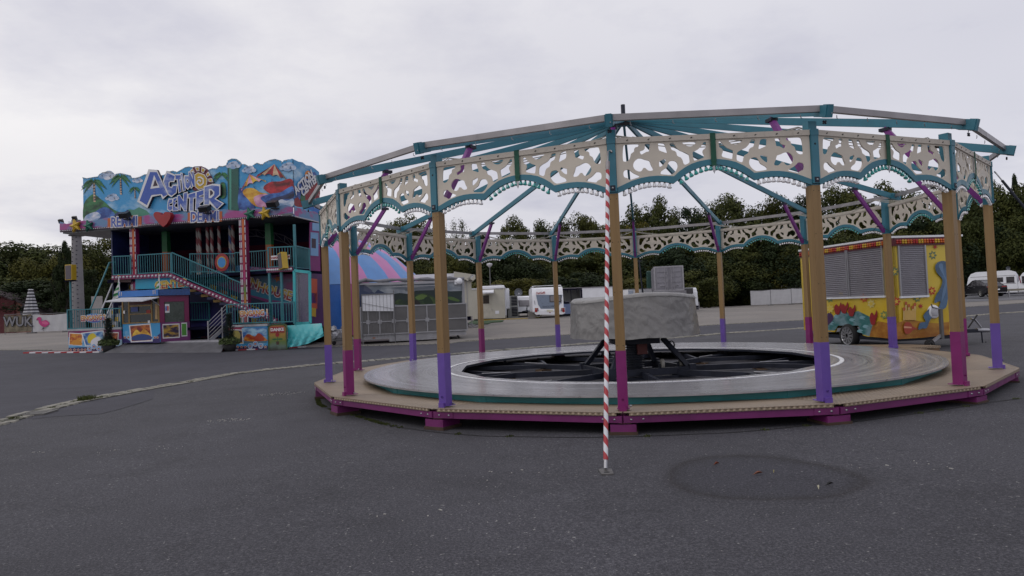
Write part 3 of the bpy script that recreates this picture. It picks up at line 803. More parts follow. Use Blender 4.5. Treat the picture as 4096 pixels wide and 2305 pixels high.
# undercarriage
for j in range(8):
    b = MB(); a = PH + DA / 2 + 2 * PI * j / 8
    b.bar(ringpt(.9, a, .15), ringpt(5.3, a, .15), .07, .11, M_BLACK)
    for s_ in (-1, 1): b.bar(ringpt(2.5, a, .155), ringpt(4.3, a + s_ * .33, .155), .06, .09, M_BLACK)
    b.bar(ringpt(3.9, a, .16), ringpt(3.9, a, .33), .07, .07, M_BLACK)
    for rr in (2.6, 4.2): b.box(ringpt(rr, a, .06), (.34, .2, .05), M_WOODB, rotm(a)); 
    b.tube([ringpt(2.6, a, .215), ringpt(3.2, a, .215)], .012, M_STEEL, 6)
    b.build('spoke_beam', car)
b = MB()
for s_ in (-1, 1):
    b.box((0, s_ * .85, .19), (1.8, .09, .13), M_BLACK); b.box((s_ * .85, 0, .19), (.09, 1.61, .129), M_BLACK)
    b.box((0, s_ * .85, .07), (1.8, .09, .06), M_BLACK)
    for q in (-1, 1): b.box((s_ * .85, q * .85, .19), (.13, .13, .22), M_BLACK)
for sx_ in (-1, 1):
    for sy in (-1, 1): b.bar((sx_ * .80, sy * .80, .25), (sx_ * .44, sy * .44, .82), .09, .09, M_BLACK, (0, 1, 0))
fr = b.build('drive_frame', car)
fr.rotation_euler.z = .22
b = MB(); b.box((0, 0, .85), (1.16, 1.16, .05), M_BLACK); b.box((0, 0, .77), (.9, .9, .10), M_BLACK); b.build('drive_plate', car)
b = MB(); b.lathe([(.16, .12), (.16, .8)], (0, 0, 0), M_BLACK, 20)
for k in range(11): b.lathe([(.16, .22 + k * .05), (.195, .225 + k * .05), (.195, .24 + k * .05), (.16, .245 + k * .05)], (0, 0, 0), M_BLACK, 20)
b.box((.12, -.2, .62), (.2, .16, .24), M('motor_red', (.10, .012, .010), .5)); b.build('drive_column', car)
for (x, y) in ((.42, -.72), (.86, -.40)):
    b = MB(); b.lathe([(.03, -.03), (.095, -.03), (.10, 0), (.095, .03), (.03, .03)], (x, y, .33), M('roller_grey', (.26, .25, .23), .6), 20, axis='x'); b.bar((x - .06, y, .22), (x - .05, y, .33), .03, .05, M_BLACK); b.build('roller', car)
b = MB()
for k in range(4):
    q = [(.72 + .06 * math.cos(t / 9 * 2 * PI), -.3 + .02 * k, .66 + .09 * math.sin(t / 9 * 2 * PI)) for t in range(10)]; b.tube(q, .008, M_PLUG, 5)
b.tube([(.5, -.3, .84), (.62, -.3, .78), (.70, -.3, .72)], .008, M_PLUG, 5); b.build('coiled_cable', car)

# grey tarpaulin over the drive drum
def tarpm():
    m, t, b = mat_new('grey_tarpaulin'); oc = objc(t)
    n1 = noise(t, oc, 2.2, 7, .68); n2 = N(t, 'ShaderNodeTexVoronoi'); n2.feature = 'DISTANCE_TO_EDGE'; n2.inputs['Scale'].default_value = 3.4
    wv = N(t, 'ShaderNodeVectorMath', operation='ADD'); L(t, oc, wv.inputs[0])
    nn = N(t, 'ShaderNodeTexNoise'); nn.inputs['Scale'].default_value = 2.0; L(t, oc, nn.inputs['Vector']); L(t, nn.outputs['Color'], wv.inputs[1]); L(t, wv.outputs[0], n2.inputs['Vector'])
    c = ramp(t, n1, [(.3, (.185, .18, .178)), (.7, (.25, .243, .24))]); L(t, c, b.inputs['Base Color'])
    b.inputs['Roughness'].default_value = .33
    h = mth(t, 'ADD', mth(t, 'MULTIPLY', ramp(t, n2.outputs['Distance'], [(0, 0.0), (.30, 1.0)]), .30), mth(t, 'MULTIPLY', n1, .7))
    bump(t, b, mth(t, 'ADD', h, mth(t, 'MULTIPLY', noise(t, oc, 9, 6, .7), .4)), .42, .04)
    return m
M_TARP = tarpm()
from mathutils import noise as mnoise
prof_t = [(0, 1.70), (.5, 1.705), (.9, 1.702), (1.12, 1.70), (1.22, 1.69), (1.265, 1.665), (1.285, 1.62)] + [(1.288 + .030 * k / 22, 1.62 - (1.62 - .872) * k / 22) for k in range(1, 23)]
b = MB(); n = 200; vs = []; rr_ = random.Random(5); ph = [rr_.uniform(0, 6) for _ in range(8)]; NR = len(prof_t)
for k, (r, z) in enumerate(prof_t):
    side = min(1, max(0, (k - 4) / 3)); low = max(0, (k - 7) / (NR - 8))
    for j in range(n):
        a = 2 * PI * j / n; P_ = Vector((math.cos(a) * 1.3, math.sin(a) * 1.3, z))
        q1 = 1 - abs(mnoise.noise(P_ * 2.3 + Vector((3, 1, 7)))) * 2; q2 = 1 - abs(mnoise.noise(Vector((P_.x * 5 + P_.z * 3, P_.y * 5 - P_.z * 2, P_.z * 4)))) * 2; q3 = mnoise.noise(P_ * 11)
        w = side * (.016 * max(0, q1) ** 2 + .014 * max(0, q2) ** 4 + .002 * q3 + low * .022 * (math.sin(6 * a + ph[0]) + .6 * math.sin(13 * a + ph[1]))) - side * .02
        if k <= 4: w = 0
        zz_ = z + (.022 * math.sin(3 * a + ph[3]) + .03 * math.sin(2 * a + ph[4])) * (1 if k < 8 else 1 - low) + (.010 * math.sin(11 * a + ph[5]) + .014 * mnoise.noise(P_ * 3)) * low
        if 1 <= k <= 7: zz_ += .055 * max(0, math.cos(a - .35)) ** 3 + .012 * mnoise.noise(P_ * 4)
        vs.append(((r + w) * math.cos(a), (r + w) * math.sin(a), zz_))
fs = [(k * n + j, (k + 1) * n + j, (k + 1) * n + (j + 1) % n, k * n + (j + 1) % n) for k in range(NR - 1) for j in range(n)]
b.add(vs, fs, M_TARP, True)
o = b.build('tarpaulin_cover'); o.location = (CX, CY, 0)
tag(o, 'crumpled grey tarpaulin tied over the round drum in the middle of the carousel', 'tarpaulin')
b = MB(); b.tube([(1.302 * math.cos(2 * PI * j / 64), 1.302 * math.sin(2 * PI * j / 64), 1.62 + .022 * math.sin(6 * PI * j / 64 + ph[3]) + .03 * math.sin(4 * PI * j / 64 + ph[4]) + .05 * max(0, math.cos(2 * PI * j / 64 - .35)) ** 3) for j in range(65)], .007, M('tarp_seam', (.15, .15, .15), .6), 5); b.build('hem_seam', o)

# red and white striped guy struts
def stripem(name, axis_len, turns, c1, c2):
    m, t, b = mat_new(name); oc = objc(t); s_ = N(t, 'ShaderNodeSeparateXYZ'); L(t, oc, s_.inputs[0])
    ang = mth(t, 'DIVIDE', mth(t, 'ARCTAN2', s_.outputs[1], s_.outputs[0]), 2 * PI)
    f = mth(t, 'FRACT', mth(t, 'ADD', mth(t, 'MULTIPLY', s_.outputs[2], turns), ang))
    c = ramp(t, f, [(.49, c1), (.51, c2)])
    c = mix(t, 1.0, c, ramp(t, noise(t, oc, 14, 4), [(.3, .85), (.7, 1.05)]), 'MULTIPLY')
    L(t, c, b.inputs['Base Color']); b.inputs['Roughness'].default_value = .5
    return m
M_STRIPE = stripem('red_white_tape', 1, 6.2, (.62, .63, .67), (.36, .025, .035))
def strut(i, label, base_r, lo_bare):
    a = PH + DA * (i - 3)
    top = Vector((CX, CY, 0)) + Vector(ringpt(CR + .115, a - .006, 3.40)); bx = Vector((CX, CY, 0)) + Vector(ringpt(base_r, a - .012, 0)); bx.z = gz(bx.x, bx.y) + .02
    d = top - bx; ln = d.length
    t_ = thing('striped_pole', label, 'pole', bx, 0, 'striped guy poles of the carousel')
    t_.rotation_mode = 'QUATERNION'; t_.rotation_quaternion = d.to_track_quat('Z', 'X')
    b = MB(); b.tube([(0, 0, .10), (0, 0, ln - .30 - lo_bare)], .0225, M_STRIPE, 16); b.build('striped_tube', t_)
    b = MB(); b.tube([(0, 0, ln - .31 - lo_bare), (0, 0, ln - .18)], .026 if not lo_bare else .02, M_GALV if not lo_bare else M_BLACK, 10); b.tube([(0, 0, ln - .18), (0, 0, ln - .02), (0, .03, ln), (0, .05, ln - .03)], .010, M_STEEL, 6); b.build('hook', t_)
    b = MB(); b.tube([(0, 0, .02), (0, 0, .105)], .019, M_STEEL, 10)
    foot = b.build('foot_socket', t_)
    b = MB(); inv = d.to_track_quat('Z', 'X').to_matrix().inverted(); R = inv
    sh_ = [(-.055, -.12), (.055, -.12), (.06, .07), (.03, .09), (-.03, .09), (-.06, .07)]
    P = lambda u, v, w: R @ Vector((u, v - .02, w))
    b.prism(sh_, P, -.012, .006, M('foot_iron', (.12, .115, .115), .5, .3, var=.3, scale=20)); b.prism(ell(0, -.06, .028, .02, 12), P, .006, .0075, M_CRACK); b.build('foot_plate', t_)
    return t_
strut(3, 'red and white striped pole leaning from the front post down to the asphalt', 8.152, 0)
strut(6, 'striped pole with a long bare black upper end, at the right edge', 8.15, .62)
# ------------------------------------------------------------------ funhouse
FO = at(1177, 868, 33.0); FU = Vector((.971, -.239, 0)); FN = Vector((-.239, -.971, 0)); FTH = math.atan2(FU.y, FU.x)
def fl(p, w=0):
    d = ray(*p); o = Vector((FO.x, FO.y, 0)) + FN * w
    t = (o.dot(FN)) / (Vector((d.x, d.y, 0)).dot(FN)); X = EYE + d * t
    return ((X - o).dot(FU), X.z)
def fs(p, u=0.0):
    """same for the side wall that runs back from the right corner: (depth, z)"""
    d = ray(*p); o = Vector((FO.x, FO.y, 0)) + FU * u
    t = o.dot(FU) / Vector((d.x, d.y, 0)).dot(FU); X = EYE + d * t
    return (-(X - o).dot(FN), X.z)
c3 = lambda x, y: (200 + x / 2.9, 950 + y / 2.9)
c4 = lambda x, y: (750 + x / 2.9, 950 + y / 2.9)
i1 = lambda x, y: (200 + x / 3.625, 600 + y / 3.625)
i2 = lambda x, y: (780 + x / 3.625, 600 + y / 3.625)
zA = lambda x, y: (540 + x / 6.042, 640 + y / 6.042)
PF = lambda u, z, w: Vector((u, -w, z))
PS = lambda d, z, w: Vector((w, d, z))
fun = thing('funhouse', 'two-storey blue fairground funhouse with painted ACTION CENTER sign and teal railings', 'funhouse', (FO.x, FO.y, 0), FTH)
def fground(u, w):
    X = Vector((FO.x, FO.y, 0)) + FU * u + FN * w; return gz(X.x, X.y)
def skym(name, a, c, sc=.55, lo=.45, hi=.68):
    m, t, b = mat_new(name); oc = objc(t)
    mp = N(t, 'ShaderNodeMapping'); L(t, oc, mp.inputs[0]); mp.inputs['Scale'].default_value = (1, 1, 1.8)
    L(t, ramp(t, noise(t, mp.outputs[0], sc, 6, .6), [(lo, a), (hi, c)]), b.inputs['Base Color']); b.inputs['Roughness'].default_value = .38
    return m
M_SKYART = skym('airbrushed_sky', (.035, .26, .52), (.42, .58, .70), .55, .50, .70)
M_LETTER = skym('airbrushed_letter_blue', (.035, .085, .36), (.33, .38, .55), .8, .50, .66)
M_DUSK = skym('airbrushed_dusk', (.10, .20, .36), (.30, .05, .20), .9, .46, .56)
M_PANEL = skym('violet_teal_airbrush', (.17, .012, .13), (.02, .16, .25), .28, .44, .56)
M_NAVY = skym('night_blue_panel', (.008, .012, .055), (.02, .03, .12), 1.2)
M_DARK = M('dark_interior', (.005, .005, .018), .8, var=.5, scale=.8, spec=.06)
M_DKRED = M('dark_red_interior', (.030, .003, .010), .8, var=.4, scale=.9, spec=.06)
M_RAILT = M('turquoise_railing', (.022, .150, .185), .42, var=.15, scale=4)
M_TURQ = M('turquoise_sheet', (.03, .34, .38), .35, var=.15, scale=1.2, bmp=.6, bscale=2.2)
M_WHITE = M('white_paint', (.62, .62, .64), .5, var=.06)
M_LED = M('led_white', (.48, .46, .50), .3, var=.1, scale=20)
M_MAGF = M('fair_magenta', (.16, .008, .065), .4, var=.15)
M_YEL = M('fair_yellow', (.46, .30, .02), .4, var=.12)
M_ORG = M('fair_orange', (.36, .09, .012), .45, var=.2)
M_REDF = M('fair_red', (.27, .012, .016), .4, var=.15)
M_ALU = M('aluminium_steps', (.33, .33, .36), .4, .4, var=.2, scale=4)
M_CHQ = M('grey_chequer_ramp', (.15, .15, .165), .5, .4, var=.2, scale=3, bmp=.8, bscale=22)
M_GRN = M('palm_green', (.012, .12, .04), .5, var=.35, scale=2)
M_BLUEF = M('booth_blue', (.03, .14, .42), .45, var=.08)
def twotone(name, a, c, z0):
    m, t, b = mat_new(name); s_ = N(t, 'ShaderNodeSeparateXYZ'); L(t, objc(t), s_.inputs[0])
    L(t, ramp(t, mth(t, 'ADD', s_.outputs[2], .5), [(.5 + z0 - .01, c), (.5 + z0 + .01, a)]), b.inputs['Base Color']); b.inputs['Roughness'].default_value = .45; return m
M_TWO = twotone('yellow_over_red', (.50, .34, .04), (.26, .012, .02), .01)
M_OUTL = M('dark_outline', (.03, .012, .03), .5)

class Art:
    """flat painted shapes on a panel, each colour layer a few millimetres proud"""
    def __init__(s, conv, P, w): s.b = MB(); s.conv = conv; s.P = P; s.w = w; s.k = 0
    def poly(s, pts, m, px=True, step=True):
        if step: s.k += 1
        q = [s.conv(p, s.w) for p in pts] if px else pts
        ar = sum(a[0] * c[1] - c[0] * a[1] for a, c in zip(q, q[1:] + q[:1]))
        if ar < 0: q = q[::-1]
        s.b.poly([s.P(u, z, s.w + .0015 * s.k) for u, z in q], m)
cvF = lambda p, w: fl(p, w); cvS = lambda p, w: fs(p, w)
def T(f, l): return [f(*p) for p in l]

# shell: back, sides, floors, roof
uL = fl(c3(705, 300))[0]; Z2, ZR = 3.86, 6.42
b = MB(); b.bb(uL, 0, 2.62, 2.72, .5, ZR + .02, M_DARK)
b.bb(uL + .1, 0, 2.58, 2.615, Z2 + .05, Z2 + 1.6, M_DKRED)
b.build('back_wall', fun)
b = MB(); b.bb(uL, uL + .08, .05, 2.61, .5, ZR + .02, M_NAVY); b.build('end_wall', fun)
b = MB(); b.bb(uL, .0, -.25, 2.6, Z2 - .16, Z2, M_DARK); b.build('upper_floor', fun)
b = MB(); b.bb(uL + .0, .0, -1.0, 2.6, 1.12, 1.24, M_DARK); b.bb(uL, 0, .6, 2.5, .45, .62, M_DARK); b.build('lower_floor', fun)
b = MB(); b.bb(-13.5, -.02, -.30, 2.7, ZR + .02, ZR + .12, M('roof_sheet', (.12, .13, .14), .5)); b.build('canopy_roof', fun)
# big front sign
sil = T(i1, [(478, 398), (530, 410), (590, 400), (640, 390), (690, 385), (720, 350), (760, 325), (830, 312), (900, 328), (925, 370), (960, 345), (1020, 335), (1090, 350), (1150, 365), (1170, 405), (1240, 405), (1310, 385), (1370, 355), (1420, 350), (1590, 360), (1620, 368), (1660, 358), (1690, 330), (1720, 315), (1780, 300), (1840, 318), (1900, 285), (1960, 250), (2010, 240), (2070, 250), (2100, 240)])
sil += T(i2, [(0, 238), (60, 236), (130, 250), (190, 290), (250, 265), (310, 268), (350, 230), (400, 235), (450, 220), (480, 150), (530, 125), (590, 128), (640, 165), (670, 205), (720, 205), (770, 235), (830, 230), (870, 200), (900, 185), (950, 205), (980, 205), (1010, 178), (1080, 145), (1160, 130), (1230, 150), (1262, 178), (1290, 150), (1360, 135), (1430, 140), (1445, 830)]) + T(i1, [(485, 1040)])
b = MB(); q = [fl(p) for p in sil]; q[-2] = (0, q[-2][1]); q[-3] = (0, q[-3][1]); b.prism(q[::-1], PF, -.10, 0, M_SKYART, M('sign_edge', (.12, .2, .26), .5))
sign = b.build('sign_board', fun)
art = Art(cvF, PF, 0)
PALE = paint(150, 170, 190); GREEN = M_GRN; DG = paint(20, 60, 40); HILL = paint(70, 130, 110)
art.poly(T(i1, [(485, 870), (540, 840), (600, 850), (640, 900), (600, 1035), (485, 1035)]), paint(40, 110, 80))
art.poly(T(i1, [(1140, 860), (1220, 870), (1290, 830), (1400, 880), (1480, 960), (1500, 990), (1150, 990)]), HILL)
# left: palms, dunes and clouds
def air(name, d, l, sc=1.3): return skym('airbrush_' + name, S(*d), S(*l), sc, .42, .62)
A_GRN = air('leaf', (8, 52, 30), (52, 118, 70)); A_SAND = air('sand', (150, 120, 96), (206, 180, 150)); A_CLD = air('cloud', (120, 150, 186), (214, 214, 222)); A_BLUE = air('wave', (22, 52, 120), (70, 120, 190))
A_RED = air('red', (84, 10, 22), (176, 36, 48)); A_ROSE = air('rose', (170, 110, 150), (220, 176, 196)); A_SUN = air('sunny', (176, 120, 24), (222, 184, 70)); A_HILL = air('hill', (40, 104, 80), (120, 166, 140)); A_NIGHT = air('night', (14, 18, 48), (44, 58, 110))
def cloud(fn, x, y, r, m):
    for k, (dx, dy, q) in enumerate(((-1.1, .25, .6), (-.45, -.15, .8), (.35, -.3, .95), (1.1, .15, .7), (0, .3, .9))): art.poly(T(fn, ell(x + dx * r, y + dy * r, q * r, q * r * .72, 18)), m, step=(k in (0, 3)))
def palm(fn, x, y, s_, trunk=True):
    if trunk:
        art.poly(T(fn, [(x - .06 * s_, y), (x + .06 * s_, y), (x + .14 * s_, y + 1.5 * s_), (x - .02 * s_, y + 1.5 * s_)]), A_SAND)
        for k in range(6): art.poly(T(fn, [(x - .05 * s_ + .012 * k * s_, y + (.2 + .22 * k) * s_), (x + .07 * s_ + .012 * k * s_, y + (.2 + .22 * k) * s_), (x + .08 * s_ + .012 * k * s_, y + (.29 + .22 * k) * s_), (x - .05 * s_ + .012 * k * s_, y + (.29 + .22 * k) * s_)]), A_NIGHT, step=(k == 0))
    for k, a in enumerate((185, 150, 115, 80, 45, 5, -35, 215, 265)):
        a = math.radians(a); dx, dy = math.cos(a), -math.sin(a); L_ = s_
        pts = []
        for q in range(7):
            t_ = q / 6; pts.append((x + dx * L_ * t_, y + dy * L_ * .62 * t_ + .62 * L_ * t_ * t_, .15 * s_ * math.sin(PI * (t_ * .92 + .08)) + .01))
        art.poly(T(fn, [(p, q - w) for p, q, w in pts] + [(p, q + w * .8) for p, q, w in pts[::-1]]), A_GRN if k % 2 else GREEN, step=(k in (0, 5)))
cloud(i1, 560, 520, 60, A_CLD); cloud(i1, 830, 370, 70, A_CLD); cloud(i1, 900, 690, 60, A_CLD); cloud(i1, 1270, 440, 45, A_CLD)
art.poly(T(i1, smooth_poly([(490, 800), (560, 690), (640, 640), (720, 700), (800, 760), (900, 850), (1000, 900), (1180, 960), (1180, 1000), (800, 1010), (600, 1035), (490, 1030)])), A_GRN)
art.poly(T(i1, smooth_poly([(600, 960), (700, 870), (800, 830), (900, 880), (960, 960), (940, 990), (700, 1005)])), A_BLUE)
art.poly(T(i1, smooth_poly([(520, 960), (590, 920), (680, 900), (740, 950), (700, 1010), (600, 1030), (500, 1030)])), A_CLD)
palm(i1, 640, 470, 190); palm(i1, 1025, 400, 165); palm(i1, 1235, 560, 95); palm(i2, 390, 360, 140, False)
art.poly(T(i1, smooth_poly([(945, 950), (990, 905), (1090, 900), (1140, 870), (1180, 960), (1160, 985), (960, 985)])), A_NIGHT)
art.poly(T(i2, smooth_poly([(370, 500), (440, 480), (460, 640), (430, 700), (380, 690)])), A_GRN)
A_TUBE = M('plain_green_column', (.008, .075, .058), .3, var=.3, scale=1.2)
art.poly(T(i2, [(478, 250), (640, 250), (640, 880), (485, 880)]), A_TUBE); art.poly(T(i2, [(505, 250), (535, 250), (535, 878), (510, 878)]), paint(70, 140, 124)); cloud(i2, 560, 225, 60, A_CLD)
# right: large parasol, rose awning, red and blue waves
art.poly(T(i2, smooth_poly([(650, 560), (720, 600), (800, 700), (860, 800), (860, 850), (645, 850)])), A_BLUE)
cloud(i2, 790, 290, 60, A_CLD); cloud(i2, 1350, 250, 70, A_CLD)
def parasol(fn, x, y, r, tilt, cols, pole):
    ca, sa = math.cos(tilt), math.sin(tilt); R2 = lambda u, v: (x + u * ca - v * sa, y + u * sa + v * ca)
    art.poly(T(fn, [R2(-4, 0), R2(4, 0), R2(4, r * 1.5), R2(-4, r * 1.5)]), pole)
    n = 6
    for k in range(n):
        a0 = PI + PI * k / n; a1 = PI + PI * (k + 1) / n; q = [R2(0, -r * .92)]
        for j in range(5): a = a0 + (a1 - a0) * j / 4; q.append(R2(r * math.cos(a), r * .75 * math.sin(a) * (1 if False else .35) - r * .12 * math.sin(PI * j / 4) + r * .1))
        art.poly(T(fn, q), cols[k % len(cols)], step=(k == 0))
parasol(i2, 860, 520, 190, -.35, [A_ROSE, A_SUN], A_NIGHT)
art.poly(T(i2, smooth_poly([(700, 620), (760, 560), (860, 560), (960, 620), (1060, 640), (1150, 720), (1100, 820), (960, 835), (860, 800), (780, 720)])), A_SUN)
art.poly(T(i2, smooth_poly([(860, 700), (960, 650), (1080, 650), (1160, 730), (1100, 815), (930, 830)])), A_ROSE)
parasol(i2, 1130, 420, 230, .15, [A_RED, A_SAND], A_NIGHT)
art.poly(T(i2, smooth_poly([(1000, 560), (1100, 470), (1250, 460), (1380, 420), (1437, 470), (1437, 640), (1300, 700), (1150, 660)])), A_RED)
art.poly(T(i2, smooth_poly([(960, 700), (1100, 640), (1250, 620), (1350, 560), (1437, 540), (1437, 760), (1250, 760), (1080, 790)])), A_BLUE)
art.poly(T(i2, smooth_poly([(1100, 720), (1230, 680), (1340, 650), (1437, 600), (1437, 700), (1300, 720), (1180, 760)])), A_NIGHT)
art.poly(T(i2, smooth_poly([(1180, 780), (1260, 720), (1340, 740), (1437, 710), (1437, 815), (1300, 838), (1200, 822)])), A_CLD)
art.b.build('sign_mural', sign)
# beads along the sign outline
b = MB()
for a, c in zip(q[:-4], q[1:-3]):
    n_ = max(1, int(math.dist(a, c) / .10))
    for k in range(n_): b.box((a[0] + (c[0] - a[0]) * k / n_, -.012, a[1] + (c[1] - a[1]) * k / n_ - .03), (.045, .02, .045), M('bead', (.35, .33, .25), .5))
tag(b.build('edge_lamps', sign), kind='stuff')
# block lettering ACTION CENTER
Lw = dict(A=[(325, 225), (530, 240), (570, 330), (800, 840), (665, 955), (620, 850), (420, 890), (300, 1165), (50, 1010)],
  C=[(762, 262), (985, 365), (950, 535), (855, 535), (832, 555), (830, 640), (880, 655), (912, 602), (1025, 592), (1005, 800), (880, 900), (790, 840), (670, 510)],
  T=[(968, 340), (1105, 345), (1118, 490), (1095, 492), (1125, 770), (1050, 812), (1008, 480), (955, 488)],
  I=[(1095, 305), (1150, 315), (1225, 740), (1150, 772)], O=[(1188, 368), (1310, 375), (1348, 440), (1342, 640), (1275, 728), (1212, 660), (1182, 450)],
  N=[(1285, 280), (1338, 275), (1388, 390), (1365, 272), (1415, 268), (1440, 400), (1452, 640), (1398, 645), (1375, 690), (1342, 690), (1300, 420)],
  C2=[(810, 930), (915, 935), (902, 1045), (845, 1062), (835, 1105), (912, 1095), (905, 1210), (845, 1252), (775, 1200), (785, 1020)],
  E=[(912, 925), (1015, 890), (1012, 975), (965, 1005), (1018, 1035), (970, 1085), (965, 1125), (1040, 1160), (1045, 1235), (898, 1242)],
  N2=[(1015, 862), (1085, 840), (1162, 965), (1165, 795), (1275, 765), (1255, 1242), (1180, 1240), (1105, 1110), (1105, 1222), (1035, 1210)],
  T2=[(1275, 825), (1470, 765), (1480, 925), (1418, 935), (1415, 1247), (1300, 1245), (1312, 925), (1270, 935)],
  E2=[(1475, 760), (1668, 702), (1665, 852), (1560, 878), (1560, 888), (1655, 890), (1648, 1000), (1570, 1060), (1572, 1098), (1735, 1088), (1720, 1125), (1560, 1225), (1450, 1215)],
  R=[(1660, 640), (1870, 575), (2062, 592), (2062, 852), (1955, 940), (2155, 1050), (1975, 1217), (1805, 1055), (1800, 1130), (1655, 1115)])
Lb = dict(A=[(365, 293), (525, 295), (565, 380), (785, 835), (683, 890), (645, 825), (395, 848), (282, 1092), (112, 985)],
  C=[(775, 318), (955, 390), (928, 508), (845, 512), (808, 545), (805, 655), (890, 680), (925, 625), (1005, 622), (985, 790), (880, 862), (805, 815), (695, 535)],
  T=[(985, 373), (1098, 370), (1108, 465), (1070, 468), (1112, 762), (1062, 785), (1032, 468), (980, 462)],
  I=[(1115, 330), (1138, 335), (1210, 733), (1170, 748)], O=[(1208, 395), (1292, 398), (1328, 440), (1322, 630), (1275, 692), (1226, 640), (1200, 450)],
  N=[(1300, 308), (1326, 303), (1402, 485), (1382, 300), (1408, 298), (1424, 400), (1440, 625), (1405, 630), (1345, 470), (1376, 650), (1355, 672), (1320, 430)],
  C2=[(822, 958), (896, 960), (886, 1028), (832, 1048), (820, 1122), (895, 1115), (890, 1192), (845, 1226), (790, 1182), (800, 1030)],
  E=[(930, 945), (1000, 913), (998, 965), (945, 1003), (995, 1035), (950, 1078), (950, 1135), (1028, 1172), (1030, 1220), (912, 1226)],
  N2=[(1032, 880), (1078, 860), (1176, 1015), (1182, 810), (1256, 788), (1240, 1222), (1190, 1220), (1090, 1045), (1090, 1202), (1048, 1198)],
  T2=[(1290, 840), (1456, 790), (1460, 905), (1398, 915), (1395, 1222), (1320, 1225), (1332, 905), (1288, 915)],
  E2=[(1490, 780), (1650, 728), (1650, 835), (1545, 865), (1545, 900), (1640, 905), (1632, 988), (1552, 1050), (1556, 1112), (1690, 1106), (1555, 1200), (1466, 1195)],
  R=[(1680, 663), (1870, 612), (2032, 640), (2032, 835), (1912, 940), (2105, 1055), (1980, 1182), (1790, 965), (1780, 1078), (1680, 1072)])
lt = MB()
for k in Lw:
    W_ = [fl(zA(*p), .16) for p in Lw[k]][::-1]; lt.prism(W_, PF, .02, .16, M_WHITE, M_OUTL)
    Bq = [fl(zA(*p), .166) for p in Lb[k]][::-1]; lt.prism(Bq, PF, .15, .166, M_LETTER)
for l, m, w in (([(460, 365), (595, 668), (370, 700)], M_WHITE, .172), ([(485, 468), (548, 622), (432, 638)], M_OUTL, .178), ([(1260, 445), (1295, 500), (1275, 565), (1240, 500)], M_WHITE, .172), ([(1266, 475), (1282, 505), (1270, 535), (1252, 500)], M_OUTL, .178),
                ([(1785, 700), (1850, 703), (1918, 770), (1912, 852), (1838, 922), (1780, 927)], M_WHITE, .172), ([(1812, 738), (1842, 735), (1885, 782), (1880, 822), (1815, 872)], M_OUTL, .178)):
    lt.prism([fl(zA(*p), w) for p in l][::-1], PF, .16, w, m)
lt.build('block_lettering', sign)
sn = MB()
sn.prism([fl(zA(*p), .10) for p in [(1420, 170), (1600, 150), (1740, 230), (1830, 400), (1890, 540), (1740, 620), (1500, 740), (1400, 740), (1440, 500), (1320, 280)]][::-1], PF, .02, .10, paint(96, 24, 40))
sn.prism([fl(zA(*p), .15) for p in [(1440, 352), (1520, 300), (1670, 348), (1750, 470), (1728, 600), (1660, 695), (1530, 722), (1460, 665)]][::-1], PF, .10, .15, M_WHITE)
sn.prism([fl(zA(*p), .156) for p in [(1452, 365), (1522, 318), (1660, 362), (1732, 470), (1712, 600), (1655, 680), (1535, 705), (1470, 655)]][::-1], PF, .14, .156, M_YEL)
sp_ = [(1515, 430), (1575, 415), (1650, 465), (1650, 570), (1570, 625), (1490, 545), (1545, 480), (1595, 525)]
for a, c in zip(sp_, sp_[1:]):
    A_, C_ = PF(*fl(zA(*a), .17), .166), PF(*fl(zA(*c), .17), .166); sn.bar(A_, C_, .02, .07, M_WHITE, (0, 1, 0)) if False else sn.bar(A_, C_, .07, .02, M_WHITE, (0, -1, 0))
for qd in ([(1318, 268), (1382, 205), (1442, 305), (1412, 322)], [(1442, 172), (1545, 172), (1550, 268), (1488, 275)], [(1608, 175), (1700, 230), (1652, 315), (1600, 292)], [(1765, 282), (1815, 370), (1745, 416), (1710, 350)], [(1770, 455), (1855, 445), (1875, 540), (1780, 528)]):
    cx_q = sum(p[0] for p in qd) / 4; cy_q = sum(p[1] for p in qd) / 4
    sn.prism([fl(zA(*p), .15) for p in qd][::-1], PF, .09, .15, M_WHITE); sn.prism([fl(zA(cx_q + (x - cx_q) * .66, cy_q + (y - cy_q) * .66), .156) for x, y in qd][::-1], PF, .14, .156, M_YEL)
sn.build('spiral_sun', sign)

# side sign that runs back from the right corner
ss = T(i2, [(1446, 140), (1500, 170), (1560, 180), (1610, 222), (1680, 232), (1740, 272), (1800, 322), (1810, 960), (1446, 830)])
qs = [fs(p) for p in ss]; qs[0] = (.01, qs[0][1]); qs[-1] = (.01, qs[-1][1])
b = MB(); b.prism(qs, PS, -.10, 0, M_SKYART); side = b.build('side_sign_board', fun)
art = Art(cvS, PS, 0); art.conv = lambda p, w: fs(p, w)
def arts(pts, m, sm=True):
    art.k += 1; qq = [fs(p, .0015 * art.k) for p in pts]
    qq = [(max(.015, d), z) for d, z in qq]
    ar = sum(a[0] * c[1] - c[0] * a[1] for a, c in zip(qq, qq[1:] + qq[:1]))
    if ar < 0: qq = qq[::-1]
    art.b.poly([PS(d, z, .0015 * art.k) for d, z in qq], m)
arts(T(i2, smooth_poly([(1450, 700), (1560, 620), (1680, 520), (1795, 450), (1800, 720), (1640, 820), (1455, 815)])), paint(128, 24, 34))
arts(T(i2, smooth_poly([(1640, 830), (1730, 790), (1800, 830), (1805, 930), (1660, 860)])), paint(40, 100, 176))
arts(T(i2, smooth_poly([(1455, 560), (1500, 600), (1490, 680), (1455, 690)])), paint(40, 60, 120))
arts(T(i2, [(1480, 500), (1560, 400), (1640, 330), (1740, 320), (1775, 380), (1740, 460), (1660, 560), (1590, 640), (1510, 725), (1480, 640)]), paint(60, 86, 150))
